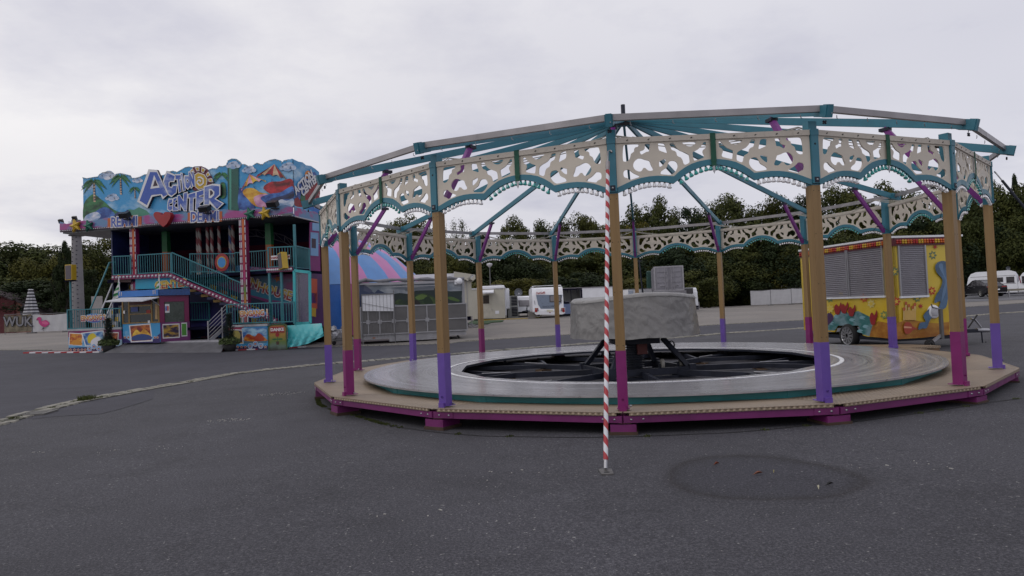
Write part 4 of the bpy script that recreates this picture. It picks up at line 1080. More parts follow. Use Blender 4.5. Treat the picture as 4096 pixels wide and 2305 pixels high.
arts(T(i2, ell(1636, 360, 44, 60, 14)), paint(206, 130, 60))
arts(T(i2, smooth_poly([(1540, 640), (1590, 640), (1600, 740), (1560, 820), (1530, 720)])), paint(30, 92, 58))
art.b.build('side_mural', side)
def side_text(s, p, sz, tilt):
    d, z = fs(p, .05); o = text_obj('side_lettering', s, sz, M_WHITE, side, (.05, d, z), (0, -tilt, PI / 2), .02, .01); return o
side_text('ACTION', i2(1580, 470), .55, .62); side_text('CENTER', i2(1660, 520), .50, .62)

# fringe strip with lamps, heart, stars
WF = .35
top = T(i1, [(140, 1040), (235, 1075), (330, 1050), (480, 1025), (600, 1035), (740, 1000), (850, 975), (960, 985), (1120, 985), (1330, 960), (1450, 935), (1750, 935), (1900, 930), (2000, 915)]) + T(i2, [(100, 895), (300, 870), (430, 860), (560, 880), (640, 885), (830, 850), (980, 855), (1090, 850), (1200, 815)])
bot = T(i2, [(1210, 955), (700, 992), (0, 1047)]) + T(i1, [(140, 1185)])
b = MB(); b.prism([fl(p, WF) for p in top + bot][::-1], PF, WF - .06, WF, M_DUSK)
u0, z0 = fl(i2(1205, 960), WF); u1, z1 = fl(i2(1430, 965), .06)
zt0 = fl(i2(1200, 815), WF)[1]; zt1 = fl(i2(1430, 830), .06)[1]
b.add([(u0, -WF, z0), (u1, -.06, z1), (u1, -.06, zt1), ((u0 + u1) / 2, -(WF + .06) / 2, zt1 + .12), (u0, -WF, zt0)], [(0, 1, 2, 3, 4)], M_DUSK)
qs = [fs(p, .03) for p in T(i2, [(1440, 830), (1500, 840), (1640, 892), (1740, 892), (1815, 945), (1815, 1062), (1440, 968)])]
b.prism(qs, PS, .005, .03, M_DUSK)
fringe = b.build('fringe_board', fun)
b = MB()
def lamps(A, C, n, r=.035, m=M_LED):
    A, C = Vector(A), Vector(C)
    for k in range(n): p = A.lerp(C, (k + .5) / n); b.sph(p, r, m, 6, 4)
b.bar(PF(*fl(i1(145, 1180), WF), WF - .02) + Vector((0, 0, -.0)), PF(*fl(i2(1205, 958), WF), WF - .02), .05, .12, M_OUTL)
lamps(PF(*fl(i1(145, 1178), WF), WF + .02), PF(*fl(i2(1205, 956), WF), WF + .02), 110)
lamps((u0, -WF - .02, z0 + .03), (u1, -.08, z1 + .03), 10); lamps(PS(*fs(i2(1446, 965), .05), .05), PS(*fs(i2(1812, 1055), .05), .05), 28)
tag(b.build('lamp_row', fringe), kind='stuff')
b = MB(); hp = [(1500, 930), (1530, 900), (1580, 905), (1622, 945), (1660, 905), (1715, 900), (1745, 930), (1735, 1000), (1640, 1118), (1520, 990)]
b.prism([fl(i1(*p), WF + .3) for p in smooth_poly(hp, 2)][::-1], PF, WF + .06, WF + .3, M_REDF); b.build('heart', fun, .02)
def bigstar(f, x, y, rx, m, tilt=.25):
    c = fl(f(x, y), WF + .2); r = abs(fl(f(x + rx, y), WF + .2)[0] - c[0]); b = MB(); pts = star(c[0], c[1], r, 5, .45, PI / 2 + tilt)
    ctr = PF(c[0], c[1], WF + .26)
    fr_ = [PF(u, z, WF + .16) for u, z in pts]; bk = [PF(u, z, WF + .04) for u, z in pts]; n = len(pts)
    b.add([ctr] + fr_ + bk, [(0, 1 + (i + 1) % n, 1 + i) for i in range(n)] + [(1 + i, 1 + (i + 1) % n, 1 + n + (i + 1) % n, 1 + n + i) for i in range(n)], m)
    b.build('star', fun)
bigstar(i1, 345, 1100, 82, M_YEL); bigstar(i1, 535, 1100, 72, M('star_green', (.01, .12, .075), .4)); bigstar(i2, 775, 925, 88, M('star_green', (.01, .12, .075), .4)); bigstar(i2, 995, 915, 92, M_YEL, .2)
for f, x, y in ((i1, 1085, 945), (i2, 140, 855), (i2, 1125, 785)):
    u_, z_ = fl(f(x, y), WF + .3); b = MB(); b.box(PF(u_, z_, WF + .3), (.52, .3, .26), M_PLUG, Matrix.Rotation(.5, 3, 'X')); b.box(PF(u_, z_ - .2, WF + .1), (.3, .3, .05), M_PLUG); b.build('floodlight', fun)
M_RDO = M('remmi_orange', (.42, .10, .03), .5)
def remmi(s, pA, pC):
    a, c = fl(pA, WF), fl(pC, WF); n = len(s)
    for layer, (m, off, w) in enumerate(((M_WHITE, .05, .03), (paint(74, 90, 158), .004, .036))):
        text_obj('fringe_lettering', s, .70, m, fringe, PF((a[0] + c[0]) / 2, (a[1] + c[1]) / 2, WF + w), (0, -math.atan2(c[1] - a[1], c[0] - a[0]), 0), off + .014, .004, sx=abs(c[0] - a[0]) / (n * .50))
for pa, pc in ((i1(840, 1062), i1(1330, 1035)), (i1(2000, 985), i2(395, 965))):
    b = MB(); a, c = fl(pa, WF), fl(pc, WF); b.bar(PF(a[0], a[1], WF + .012), PF(c[0], c[1], WF + .012), .02, .50, M_RDO); b.build('lettering_band', fringe)
remmi('REMMI', i1(845, 1062), i1(1325, 1035)); remmi('DEMMI', i1(2005, 985), i2(390, 965))

# lamp columns
m_, t_, b_ = mat_new('column_fade'); s_ = N(t_, 'ShaderNodeSeparateXYZ'); L(t_, objc(t_), s_.inputs[0]); L(t_, ramp(t_, mth(t_, 'DIVIDE', s_.outputs[2], 7), [(.18, S(150, 26, 60)), (.30, S(190, 90, 30)), (.42, S(60, 120, 40)), (.5, S(150, 26, 100)), (.62, S(150, 30, 40)), (.8, S(180, 90, 40))]), b_.inputs['Base Color']); M_COLC = m_
def column(pt, pb, w=.05, name='lamp_column'):
    ut, zt = fl(pt, w); ub, zb = fl(pb, w); b = MB()
    uu = (ut + ub) / 2
    b.bb(uu - .19, uu - .01, -w - .12, -w + .12, zb, zt, M_MAGF); b.bb(uu - .01, uu + .10, -w - .14, -w + .10, zb, zt, M_COLC)
    b.bb(uu + .10, uu + .19, -w - .11, -w + .10, zb, zt, M_MAGF)
    n = int((zt - zb) / .36)
    for k in range(n):
        z = zb + (k + .5) * (zt - zb) / n
        for du in (-.155, -.075, .145): b.box((uu + du, -w - .128, z), (.042, .02, .27), M_LED)
    b.build(name, fun)
column(c3(985, -250), c3(985, 620)); column(c4(668, -210), c4(672, 995), .45)
b = MB(); ux, zt = fl(c4(1238, -150), .3); _, zb = fl(c4(1238, 1000), .3); b.bb(ux - .05, ux + .05, -.35, -.25, zb, zt, M_RAILT); b.build('corner_post', fun)
# interior posts and striped poles
rp = random.Random(8)
M_POLE2 = stripem('barber_red_white', 1, 1.4, (.30, .28, .26), (.16, .012, .02)); M_POLE3 = stripem('barber_blue_white', 1, 1.4, (.30, .28, .26), (.02, .05, .17))
for x, y0, y1, kind in ((1345, 0, 420, 0), (950, 0, 330, 0)):
    f = c3 if kind == 0 and x == 1345 else c4
    u_, z_ = fl(f(x, 100), -1.6); b = MB(); b.bb(u_ - .16, u_ + .16, 1.5, 1.75, Z2, ZR, M_ORG if True else M_YEL); b.bb(u_ - .165, u_ + .165, 1.49, 1.755, ZR - 1.1, ZR, M_GRN); b.build('inner_post', fun)
for x, m in ((120, M_POLE2), (145, M_POLE2), (235, M_POLE2), (285, M_POLE2), (370, M_POLE2), (498, M_POLE3), (530, M_POLE2)):
    u_, _ = fl(c4(x, 100), -1.2); b = MB(); b.tube([(0, 0, Z2), (0, 0, ZR)], .085, m, 12); o = b.build('barber_pole', fun); o.location = (u_, 1.2, 0)
# arched truss at the back
b = MB(); tp = [(420 + 0, 100), (600, 90), (800, 130), (950, 150), (1150, 210), (1330, 320)]
tq = [PF(*fl((900 + x / 4.833, 900 + y / 4.833), -2.3), -2.3) for x, y in tp]
M_TRUSS = M('truss_grey', (.075, .07, .085), .4, .5)
b.tube(tq, .03, M_TRUSS, 6); b.tube([p + Vector((0, 0, -.35)) for p in tq], .03, M_TRUSS, 6)
for a, c in zip(tq, tq[1:]): b.tube([a, c + Vector((0, 0, -.35))], .015, M_TRUSS, 5); b.tube([a + Vector((0, 0, -.35)), a], .015, M_TRUSS, 5)
b.build('arched_truss', fun)

def railing(A, C, h, w, w2=None, nb=None, post=(True, True), name='railing', par=None):
    """A, C bottom points (u,z); bars upright"""
    w2 = w if w2 is None else w2; b = MB()
    A3, C3 = PF(A[0], A[1], w), PF(C[0], C[1], w2); up = Vector((0, 0, h)); ln = (C3 - A3).length
    b.bar(A3 + up, C3 + up, .055, .05, M_RAILT); b.bar(A3, C3, .05, .05, M_RAILT)
    n = nb or max(2, int(ln / .135))
    for k in range(1, n): p = A3.lerp(C3, k / n); b.bar(p, p + up, .022, .022, M_RAILT, (0, 1, 0))
    for k, on in ((A3, post[0]), (C3, post[1])):
        if on: b.bar(k - Vector((0, 0, .14)), k + up + Vector((0, 0, .02)), .055, .055, M_RAILT, (0, 1, 0))
    return b.build(name, par or fun)
def rl(f, a0, a1, c0, c1, w, w2=None, **k):
    (u0_, zt0_), (u1_, zt1_) = fl(f(*a0), w), fl(f(*c0), w if w2 is None else w2)
    zb0, zb1 = fl(f(*a1), w)[1], fl(f(*c1), w if w2 is None else w2)[1]
    return railing((u0_, zb0), (u1_, zb1), ((zt0_ - zb0) + (zt1_ - zb1)) / 2, w, w2, **k)
rl(c3, (735, 225), (735, 435), (932, 212), (932, 428), .25)
rl(c3, (1022, 205), (1022, 420), (1400, 185), (1400, 400), .25)
# sloping stair railing continues over two crops
sl = [(c3(1415, 178), c3(1415, 408)), (c4(465, 450), c4(465, 690)), (c4(635, 545), c4(635, 762))]
for (a, a_), (c, c_) in zip(sl, sl[1:]):
    A_, A2, C_, C2_ = fl(a, .5), fl(a_, .5), fl(c, .5), fl(c_, .5); railing((A_[0], A2[1]), (C_[0], C2_[1]), ((A_[1] - A2[1]) + (C_[1] - C2_[1])) / 2, .5)
rl(c4, (30, 205), (30, 400), (552, 175), (552, 400), -.6); rl(c4, (552, 175), (552, 400), (935, 155), (935, 375), -.6)
rl(c4, (935, 118), (935, 345), (1228, 106), (1228, 335), 1.0)
_ru, _rz = fl(c4(1245, 108), .9)
rl(c4, (1250, 105), (1250, 350), (1412, 128), (1412, 372), .95, -.9)
# stair beam with lamps
b = MB(); bl = [(c3(722, 468), c3(1392, 440)), (c3(1392, 440), c4(0, 535)), (c4(0, 535), c4(620, 800)), (c4(620, 800), c4(1040, 975))]
beams = MB(); b = MB()
for a, c in bl:
    A_, C_ = PF(*fl(a, .62), .62), PF(*fl(c, .62), .62); beams.bar(A_, C_, .10, .22, M_MAGF)
    lamps(A_ + Vector((0, -.06, 0)), C_ + Vector((0, -.06, 0)), int((C_ - A_).length / .21), .065)
A_, C_ = PF(*fl(c4(925, 382), 1.06), 1.06), PF(*fl(c4(1220, 368), 1.06), 1.06); so = beams.build('stair_beam', fun); tag(b.build('lamp_row', so), kind='stuff'); b = MB(); b.bar(A_, C_, .1, .22, M_MAGF); bbm = b.build('balcony_beam', fun); b = MB(); lamps(A_ + Vector((0, -.06, 0)), C_ + Vector((0, -.06, 0)), 12, .065); tag(b.build('lamp_row', bbm), kind='stuff')
# CENTER panel under the upper landing
b = MB(); b.prism([fl(p, .5) for p in [c3(990, 475), c3(1390, 452), c3(1640, 572), c3(1600, 582), c3(990, 602)]][::-1], PF, .42, .5, paint(34, 140, 172)); cp_ = b.build('landing_panel', fun)
u_, z_ = fl(c3(1405, 545), .51)
text_obj('landing_lettering', 'CENTER', .52, paint(214, 190, 120), cp_, PF(u_, z_, .515), (0, -.04, 0), .035, .004); text_obj('landing_lettering', 'CENTER', .52, M_TWO, cp_, PF(u_, z_, .525), (0, -.04, 0), .010, .004)
b = MB(); b.prism([fl(p, .46) for p in [c3(745, 485), c3(940, 475), c3(940, 520), c3(745, 520)]][::-1], PF, .4, .46, paint(70, 40, 40)); b.build('landing_skirt', fun)
# IN HOUSE wall
inh = [fl(p, -1.0) for p in [c4(-40, 600), c4(190, 440), c4(560, 410), c4(930, 395), c4(1235, 380), c4(1235, 1000), c4(0, 1000)]]
b = MB(); b.prism(inh[::-1], PF, -1.06, -1.0, M_PANEL); wall_in = b.build('mural_wall', fun)
art = Art(cvF, PF, -1.0)
art.poly(T(c4, [(-30, 640), (250, 520), (600, 640), (940, 760), (1235, 780), (1235, 1000), (0, 1000)]), M_NAVY)
art.poly(T(c4, [(200, 460), (560, 425), (640, 480), (420, 520)]), paint(20, 90, 116))
art.poly(T(c4, [(700, 600), (940, 640), (1235, 700), (1235, 760), (940, 720), (700, 660)]), paint(26, 110, 140))
for x, y, s_ in ((510, 500, 34), (1045, 480, 46)): art.poly(T(c4, [(x + (u - 0), y - v) for u, v in star(0, 0, s_, 5, .42, PI / 2 + .3)]), M_ORG)
for k in range(6):
    x, y = 270 + k * 120, 540 + k * 62
    art.poly(T(c4, [(x, y), (x + 80, y + 30), (x + 60, y + 70), (x - 20, y + 40)]), M_ORG if k % 2 else M_YEL, step=(k == 0))
art.poly(T(c4, [(580, 800), (630, 820), (640, 990), (580, 990)]), M_YEL); art.poly(T(c4, [(730, 930), (940, 940), (940, 1000), (730, 1000)]), paint(170, 140, 30))
art.b.build('wall_art', wall_in)
for s_, p, sz in (('IN', c4(762, 532), .62), ('HOUSE', c4(1012, 632), .66)):
    u_, z_ = fl(p, -.97)
    for m, off, w in ((M_WHITE, .05, -.955), (M_TWO, .018, -.945)): text_obj('wall_lettering', s_, sz, m, wall_in, PF(u_, z_, w), (0, .30, 0), off, .004, sx=.95)
# stairs behind the sloping railing (yellow and navy treads)
b = MB()
for k in range(17):
    t = k / 17; a = fl(c4(1030, 960), -.2); c = fl(c3(1420, 450), -.2); u_ = a[0] + (c[0] - a[0]) * t; z_ = a[1] + (c[1] - a[1]) * t
    b.bb(u_ - .26, u_ + .16, -.45, .85, z_ - .16, z_ - .03, M_NAVY if k % 2 else paint(110, 84, 30))
b.build('stair_flight', fun)
# dark recess under the stairs, blue light on its wall painted into the colour
b = MB(); b.prism([fl(p, -.7) for p in [c3(1560, 600), c4(0, 600), c4(560, 840), c4(560, 1090), c3(1560, 1180)]][::-1], PF, -.75, -.7, M('painted_blue_lit_recess', (.012, .010, .09), .5, var=.6, scale=.7)); b.build('recess_wall', fun)
rl(c4, (-60, 760), (-60, 960), (250, 755), (250, 955), -.6)
# left flight of silver steps
for k in range(6):
    x0, y0 = 590 + k * 42, 1000 - k * 92
    for j in range(2):
        xx = x0 + 85 * j; yy = y0 - 20 * j
        if yy < 520: continue
        u_, z_ = fl(c3(xx, yy), .1 - .22 * k); b = MB(); b.bb(u_, u_ + .58, .22 * k - .1, .22 * k + .5, z_ - .55, z_, M_ALU); b.box((u_ + .3, .22 * k - .11, z_ - .28), (.22, .02, .22), M_YEL); b.build('step_block', fun)
for (a, c) in (((470, 830), (690, 290)), ((640, 950), (830, 480)), ((560, 940), (740, 500))):
    b = MB(); A_, C_ = fl(c3(*a), 1.2), fl(c3(*c), .1); b.tube([PF(*A_, 1.2), PF(*C_, .1), PF(C_[0] + .2, C_[1], -.1)], .04, M_RAILT if a[0] == 470 else M_ALU, 8); b.build('stair_rail', fun)
# low front platform: left and right entrances
A_P1 = skym('poster_amber', S(150, 50, 26), S(206, 150, 50), 1.7, .45, .6); A_P2 = skym('poster_blue', S(30, 84, 150), S(150, 186, 206), 1.9, .4, .6); A_P3 = skym('poster_night', S(40, 30, 60), S(176, 140, 50), 2.2, .46, .6); A_P4 = skym('poster_red', S(110, 30, 30), S(190, 110, 40), 2.1, .45, .6)
def frontpanel(f, x0, x1, yt, yb, w, name):
    (u0_, z1_), (u1_, _) = fl(f(x0, yt), w), fl(f(x1, yt), w); b = MB(); z0_ = min(fground(u0_, w), fground(u1_, w)) - .02
    b.bb(u0_, u1_, -w, -w + .05, z0_, z1_, M_SKYART); b.bb(u0_ - .03, u1_ + .03, -w - .03, .0, z1_ + .004, z1_ + .10, M_ALU)
    return b.build(name, fun), (u0_, u1_, z0_, z1_)
W1 = 1.5
pL, (a0, a1, z0_, z1_) = frontpanel(c3, 212, 830, 1090, 1325, W1, 'entrance_panel')
art = Art(cvF, PF, W1); STAR = [M_ORG, paint(200, 196, 200)]
art.poly([(a0, z1_), (a1, z1_), (a1, z1_ - .5), (a0, z1_ - .3)][::-1], paint(120, 24, 90), False)
art.poly([(a0, z0_), (a1, z0_), (a1, z0_ + .27), (a0, z0_ + .27)], paint(34, 28, 78), False)
for fr_, inn in (([(225, 1105), (382, 1115), (375, 1262), (218, 1250)], A_P1), ([(362, 1108), (625, 1075), (640, 1262), (410, 1262)], A_P2), ([(628, 1100), (800, 1100), (788, 1255), (640, 1262)], A_P4)):
    art.poly(T(c3, fr_), M_WHITE); cx_q = sum(p[0] for p in fr_) / 4; cy_q = sum(p[1] for p in fr_) / 4
    art.poly(T(c3, [(cx_q + (x - cx_q) * .90, cy_q + (y - cy_q) * .88) for x, y in fr_]), inn)
art.poly(T(c3, smooth_poly([(240, 1240), (290, 1190), (350, 1200), (370, 1245)])), paint(190, 130, 40)); art.poly(T(c3, smooth_poly([(440, 1150), (500, 1110), (540, 1150), (510, 1200), (450, 1230)])), paint(190, 170, 40)); art.poly(T(c3, smooth_poly([(480, 1200), (560, 1150), (610, 1200), (590, 1250), (490, 1255)])), paint(196, 196, 204))
def starrow(f, xs, y, r=17):
    for k, x in enumerate(xs): art.poly(T(f, [(x + u, y - v) for u, v in star(0, 0, r + 4, 5, .5)]), STAR[1], step=(k == 0))
    for k, x in enumerate(xs): art.poly(T(f, [(x + u, y - v) for u, v in star(0, 0, r, 5, .42)]), M_ORG, step=(k == 0))
starrow(c3, [243, 288, 330, 374, 412, 615], 1303)
for x, y in ((463, 1290), (513, 1265), (570, 1288)): art.poly(T(c3, ell(x, y, 29, 33, 16)), M_WHITE, step=(x == 463))
for x, y in ((463, 1290), (513, 1265), (570, 1288)): art.poly(T(c3, ell(x, y, 24, 28, 16)), paint(90, 140, 190), step=(x == 463))
starrow(c3, [463, 570], 1290, 17); starrow(c3, [513], 1266, 17)
art.b.build('panel_art', pL)
rl(c3, (203, 845), (203, 1058), (820, 820), (820, 1045), W1)
pR, (a0, a1, z0_, z1_) = frontpanel(c4, 480, 925, 1045, 1298, W1, 'entrance_panel')
art = Art(cvF, PF, W1)
art.poly([(a0, z1_), (a0 + .8, z1_), (a0 + .8, z1_ - .2), (a0, z1_ - .2)][::-1], paint(140, 24, 70), False)
art.poly([(a0, z0_), (a1, z0_), (a1, z0_ + .22), (a0, z0_ + .22)], paint(34, 28, 78), False)
art.poly(T(c4, [(485, 1065), (640, 1070), (650, 1235), (500, 1240)]), M_WHITE); art.poly(T(c4, [(495, 1075), (630, 1080), (640, 1228), (508, 1232)]), A_P3)
art.poly(T(c4, smooth_poly([(510, 1110), (580, 1080), (615, 1130), (600, 1180), (530, 1190)])), paint(140, 130, 60))
art.poly(T(c4, [(630, 1050), (918, 1045), (918, 1222), (655, 1232)]), A_P2); art.poly(T(c4, [(650, 1190), (918, 1185), (918, 1222), (655, 1230)]), paint(70, 110, 130))
art.poly(T(c4, smooth_poly([(660, 1200), (700, 1120), (780, 1150), (830, 1110), (915, 1180), (915, 1200)])), A_P1)
starrow(c4, [585, 630, 673, 905], 1270)
for x, y in ((730, 1262), (790, 1235), (853, 1258)): art.poly(T(c4, ell(x, y, 29, 33, 16)), M_WHITE, step=(x == 730))
for x, y in ((730, 1262), (790, 1235), (853, 1258)): art.poly(T(c4, ell(x, y, 24, 28, 16)), paint(90, 140, 190), step=(x == 730))
starrow(c4, [730, 853], 1262, 17); starrow(c4, [790], 1236, 17)
art.b.build('panel_art', pR)
rl(c4, (458, 778), (458, 1000), (955, 762), (955, 985), W1); rl(c4, (955, 762), (955, 985), (1238, 748), (1238, 975), W1)
for x in (950, 1088):
    b = MB(); u_, zt = fl(c4(x, 395), 1.0); b.bb(u_ - .05, u_ + .05, -1.05, -.95, 1.2, zt, M_RAILT); b.build('balcony_post', fun)
b = MB(); u0_, _ = fl(c4(925, 400), 1.0); b.bb(u0_, .55, -1.0, .3, Z2 - .14, Z2 - .02, M_DARK); b.build('balcony_floor', fun)
# entrance signs on the railings
for f, x, y, s_ in ((c3, 505, 937, 'EINGANG 2'), (c4, 775, 882, 'EINGANG 1')):
    w = W1 + .06; out_ = [(-145, 5), (-128, -18), (-90, -22), (-70, -40), (-20, -52), (0, -46), (20, -52), (70, -40), (90, -22), (128, -18), (145, 5), (128, 20), (90, 26), (60, 44), (0, 52), (-60, 44), (-90, 26), (-128, 22)]
    b = MB(); b.prism([fl(f(x + a * 1.02, y + c * 1.05), w) for a, c in out_][::-1], PF, W1 + .03, w, paint(70, 130, 180)); b.prism([fl(f(x + a * .9, y + c * .86 + 2), w + .006) for a, c in out_][::-1], PF, w - .01, w + .006, paint(84, 60, 140)); so = b.build('entrance_sign', fun)
    u_, z_ = fl(f(x, y), w)
    for m, off, ww in ((M_WHITE, .035, .012), (twotone('orange_over_red', (.44, .20, .03), (.27, .02, .02), -.03), .012, .018)): text_obj('sign_lettering', s_, .36, m, so, PF(u_, z_, w + ww), (0, -.02, 0), off, .003, sx=.80)
# small signs and round disc
u_, z_ = fl(c4(1078, 232), 1.04); b = MB(); b.bb(u_ - .50, u_ + .50, -1.045, -1.035, z_ - .10, z_ + .10, M_WHITE); so = b.build('ride_sign', fun); text_obj('sign_lettering', '2 RUNDEN PRO PERSON', .135, M_REDF, so, PF(u_, z_, 1.05), (0, -.02, 0), .006, .003, sx=.66)
b = MB()
for k, (r, m) in enumerate(((1.0, M_REDF), (.66, M_YEL), (.56, paint(60, 130, 190)))):
    c0 = fl(c4(395, 290), -.5); R0 = abs(fl(c4(395 + 82, 290), -.5)[0] - c0[0]) * r; b.prism(ell(c0[0], c0[1], R0, R0 * 1.12, 28), PF, -.54 + .01 * k, -.52 + .01 * k, m)
b.build('round_sign', fun)
# yellow framed loudspeakers
M_MESHG = M('speaker_mesh', (.10, .085, .095), .7, var=.1, scale=30)
def speaker(c, rz, tilt, pole=None):
    s_ = bpy.data.objects.new('loudspeaker', None)
    b = MB(); b.box((0, .14, 0), (.43, .28, .78), M_YEL); 
    o = b.build('loudspeaker', fun, .01); o.location = c; o.rotation_euler = (0, tilt, rz)
    bpy.data.objects.remove(s_)
    b = MB(); b.box((0, -.006, 0), (.35, .02, .70), M_MESHG); b.build('speaker_grille', o); return o
u_, z_ = fl(c3(213, 405), W1); speaker((u_, -W1, z_), 0, 0)
b = MB(); b.tube([(u_, -W1 + .1, 1.3), (u_, -W1 + .1, z_ - .40)], .045, M_RAILT, 10); b.box((u_, -W1 + .1, z_ - .43), (.46, .3, .06), M_DARK); b.build('speaker_pole', fun)
u_, z_ = fl(c4(1080, 275), 1.25); speaker((u_ + .0, -1.3, z_), -.55, -.16)
# plastic curtain
q = [fl(p, 1.2) for p in T(c4, [(1238, 385), (1418, 405), (1425, 995), (1245, 1000)])]
b = MB()
for a, c in zip(q, q[1:] + q[:1]): b.bar(PF(*a, 1.2), PF(*c, 1.2), .05, .13, M_TURQ)
cu = b.build('curtain_frame', fun)
m_, t_, b_ = mat_new('clear_film'); b_.inputs['Base Color'].default_value = (.22, .24, .30, 1); b_.inputs['Roughness'].default_value = .15; b_.inputs['Alpha'].default_value = .38
bump(t_, b_, noise(t_, objc(t_), 3, 5), .4, .04)
b = MB(); b.poly([PF(*p, 1.19) for p in q][::-1], m_); b.build('clear_curtain', cu)
# side wall strips with pictures
q = [fs(p, .06) for p in T(c4, [(1425, -180), (1535, -160), (1545, 392), (1420, 385)])]
b = MB(); b.prism([(max(.3, d), z) for d, z in q], PS, .0, .05, M('side_magenta', (.15, .012, .11), .45, var=.35, scale=.8)); b.build('side_panel', fun)
b = MB(); b.bb(.0, .06, .25, 2.55, 1.0, fl(c4(1425, 392), 0)[1] - .02, M('side_violet', (.06, .012, .085), .45, var=.5, scale=.7)); lowp = b.build('side_panel', fun)
for (x0, y0, x1, y1), m in (((1420, 475, 1505, 820), paint(170, 70, 40)), ((1430, -60, 1520, 210), paint(110, 150, 190)), ((1440, 815, 1490, 915), M_YEL), ((1425, 640, 1500, 760), paint(96, 50, 120)), ((1440, 10, 1490, 120), M_OUTL), ((1450, -170, 1530, -80), paint(120, 160, 200))):
    qq = [fs(p, .07) for p in T(c4, [(x0, y0), (x1, y0 + 8), (x1, y1 + 8), (x0, y1)])]; b = MB(); b.prism(qq, PS, .051, .066 + .004 * (y0 % 3), m); b.build('side_picture', fun)
# ramp to the booth and the kerb strip
A_, B_ = fl(c3(625, 1330), 3.0), fl(c4(390, 1320), 3.0); C_, D_ = fl(c4(420, 1255), 1.9), fl(c3(835, 1270), 1.9)
b = MB(); P4 = [PF(A_[0], fground(A_[0], 3) + .03, 3), PF(B_[0], fground(B_[0], 3) + .03, 3), PF(C_[0], .52, 1.75), PF(D_[0], .60, 1.75)]
b.add(P4 + [p - Vector((0, 0, .05)) for p in P4], [(0, 1, 2, 3), (0, 4, 5, 1), (1, 5, 6, 2), (3, 7, 4, 0)], M_CHQ); b.build('entrance_ramp', fun)
b = MB(); b.bb(D_[0], C_[0], -1.75, .2, .50, .62, M_ALU)
for k in range(7): b.bb(D_[0] + .2 + k * .9, D_[0] + .3 + k * .9, -1.7, -1.6, .1, .5, M_ALU)
b.build('booth_deck', fun)
u_, _ = fl(c4(235, 1000), 1.7)
b = MB()
for p in (c4(237, 970), c4(398, 815)):
    a = fl(p, 1.7 if p[0] < 840 else 1.0); w_ = 1.7 if p[0] < 840 else 1.0; b.tube([PF(a[0], a[1], w_), PF(a[0], .62, w_)], .035, M_ALU, 8)
for k in range(5):
    a = fl(c4(240, 985 + k * 45), 1.7); c = fl(c4(445, 785 + k * 45), 1.0); b.tube([PF(*a, 1.7), PF(*c, 1.0)], .014, M_ALU, 6)
a = fl(c4(240, 1215), 1.7); c = fl(c4(405, 1070), 1.0); b.bar(PF(*a, 1.7), PF(*c, 1.0), .08, .16, M_ALU); b.build('step_handrail', fun)

# --- ticket booth
bt = thing('ticket_booth', 'small ticket booth with blue roof band, white awning flap and gold window frames', 'ticket booth', (FO.x, FO.y, 0), FTH)
WB = 2.0; ub0 = fl(c3(840, 900), WB)[0]; ub1 = fl(c3(1272, 900), WB)[0]; uc, _ = fl(c3(1612, 900), .9); ZB = .62
zsill = fl(c3(1000, 1000), WB)[1]; zroof = fl(c3(1000, 690), WB)[1]; ztop = fl(c3(1000, 618), WB)[1]
M_PURPF = M('booth_purple_art', (.13, .02, .12), .45, var=.5, scale=1.2)
b = MB(); b.bb(ub0, ub1, -WB, -WB + .06, ZB, zsill, M_SKYART); b.bb(ub0, ub0 + .06, -WB + .06, -.3, ZB, zroof, M_PURPF)
dv = Vector((uc - ub1, WB - .9, 0)); b.bar((ub1, -WB + .03, (ZB + zsill) / 2), (uc, -.87, (ZB + zsill) / 2), .06, zsill - ZB, M_PURPF)
b.bb(ub0 + .06, uc, -.9, -.8, ZB, zroof, M_DARK)
wl_ = b.build('wall', bt)
b = MB(); M_GOLDF = M('gold_frame', (.22, .14, .05), .4, .4)
for x in (845, 918, 1180, 1262):
    u_, _ = fl(c3(x, 900), WB); b.bb(u_ - .04, u_ + .04, -WB - .01, -WB + .05, zsill, zroof, M_GOLDF)
b.bb(ub0, ub1, -WB - .02, -WB + .06, zsill, zsill + .06, M_GOLDF); zm = fl(c3(1000, 890), WB)[1]; zk = fl(c3(1000, 795), WB)[1]
uA, uB_ = fl(c3(918, 900), WB)[0], fl(c3(1180, 900), WB)[0]
b.bb(uA + .04, uB_ - .04, -WB - .005, -WB + .04, zk - .03, zk + .03, M_GOLDF); b.bb(uA + .04, uB_ - .04, -WB - .005, -WB + .04, zm - .02, zm + .02, M_GOLDF)
wf = b.build('window_frame', bt)
m_, t_, b_ = mat_new('booth_glass'); b_.inputs['Base Color'].default_value = (.02, .03, .035, 1); b_.inputs['Roughness'].default_value = .06; b_.inputs['Alpha'].default_value = .75
b = MB(); b.bb(ub0 + .05, ub1 - .05, -WB + .01, -WB + .02, zsill + .06, zroof - .02, m_); b.build('pane', wf)
b = MB()
for x, y, w_, h_, m in ((985, 835, .40, .22, paint(54, 70, 130)), (1145, 860, .22, .16, paint(150, 50, 40)), (865, 867, .1, .14, M_WHITE), (1152, 978, .12, .12, M_WHITE), (1055, 745, 1.2, .26, paint(90, 30, 30)), (1237, 800, .13, .24, paint(170, 140, 100)), (1237, 860, .13, .24, paint(170, 140, 100)), (1237, 920, .13, .24, paint(170, 140, 100))):
    u_, z_ = fl(c3(x, y), WB); b.box((u_, -WB - .02, z_), (w_, .012, h_), m)
b.build('window_notices', bt)
def dpt(t): return Vector((ub1, -WB, 0)) + (Vector((uc, -.9, 0)) - Vector((ub1, -WB, 0))) * t
b = MB()
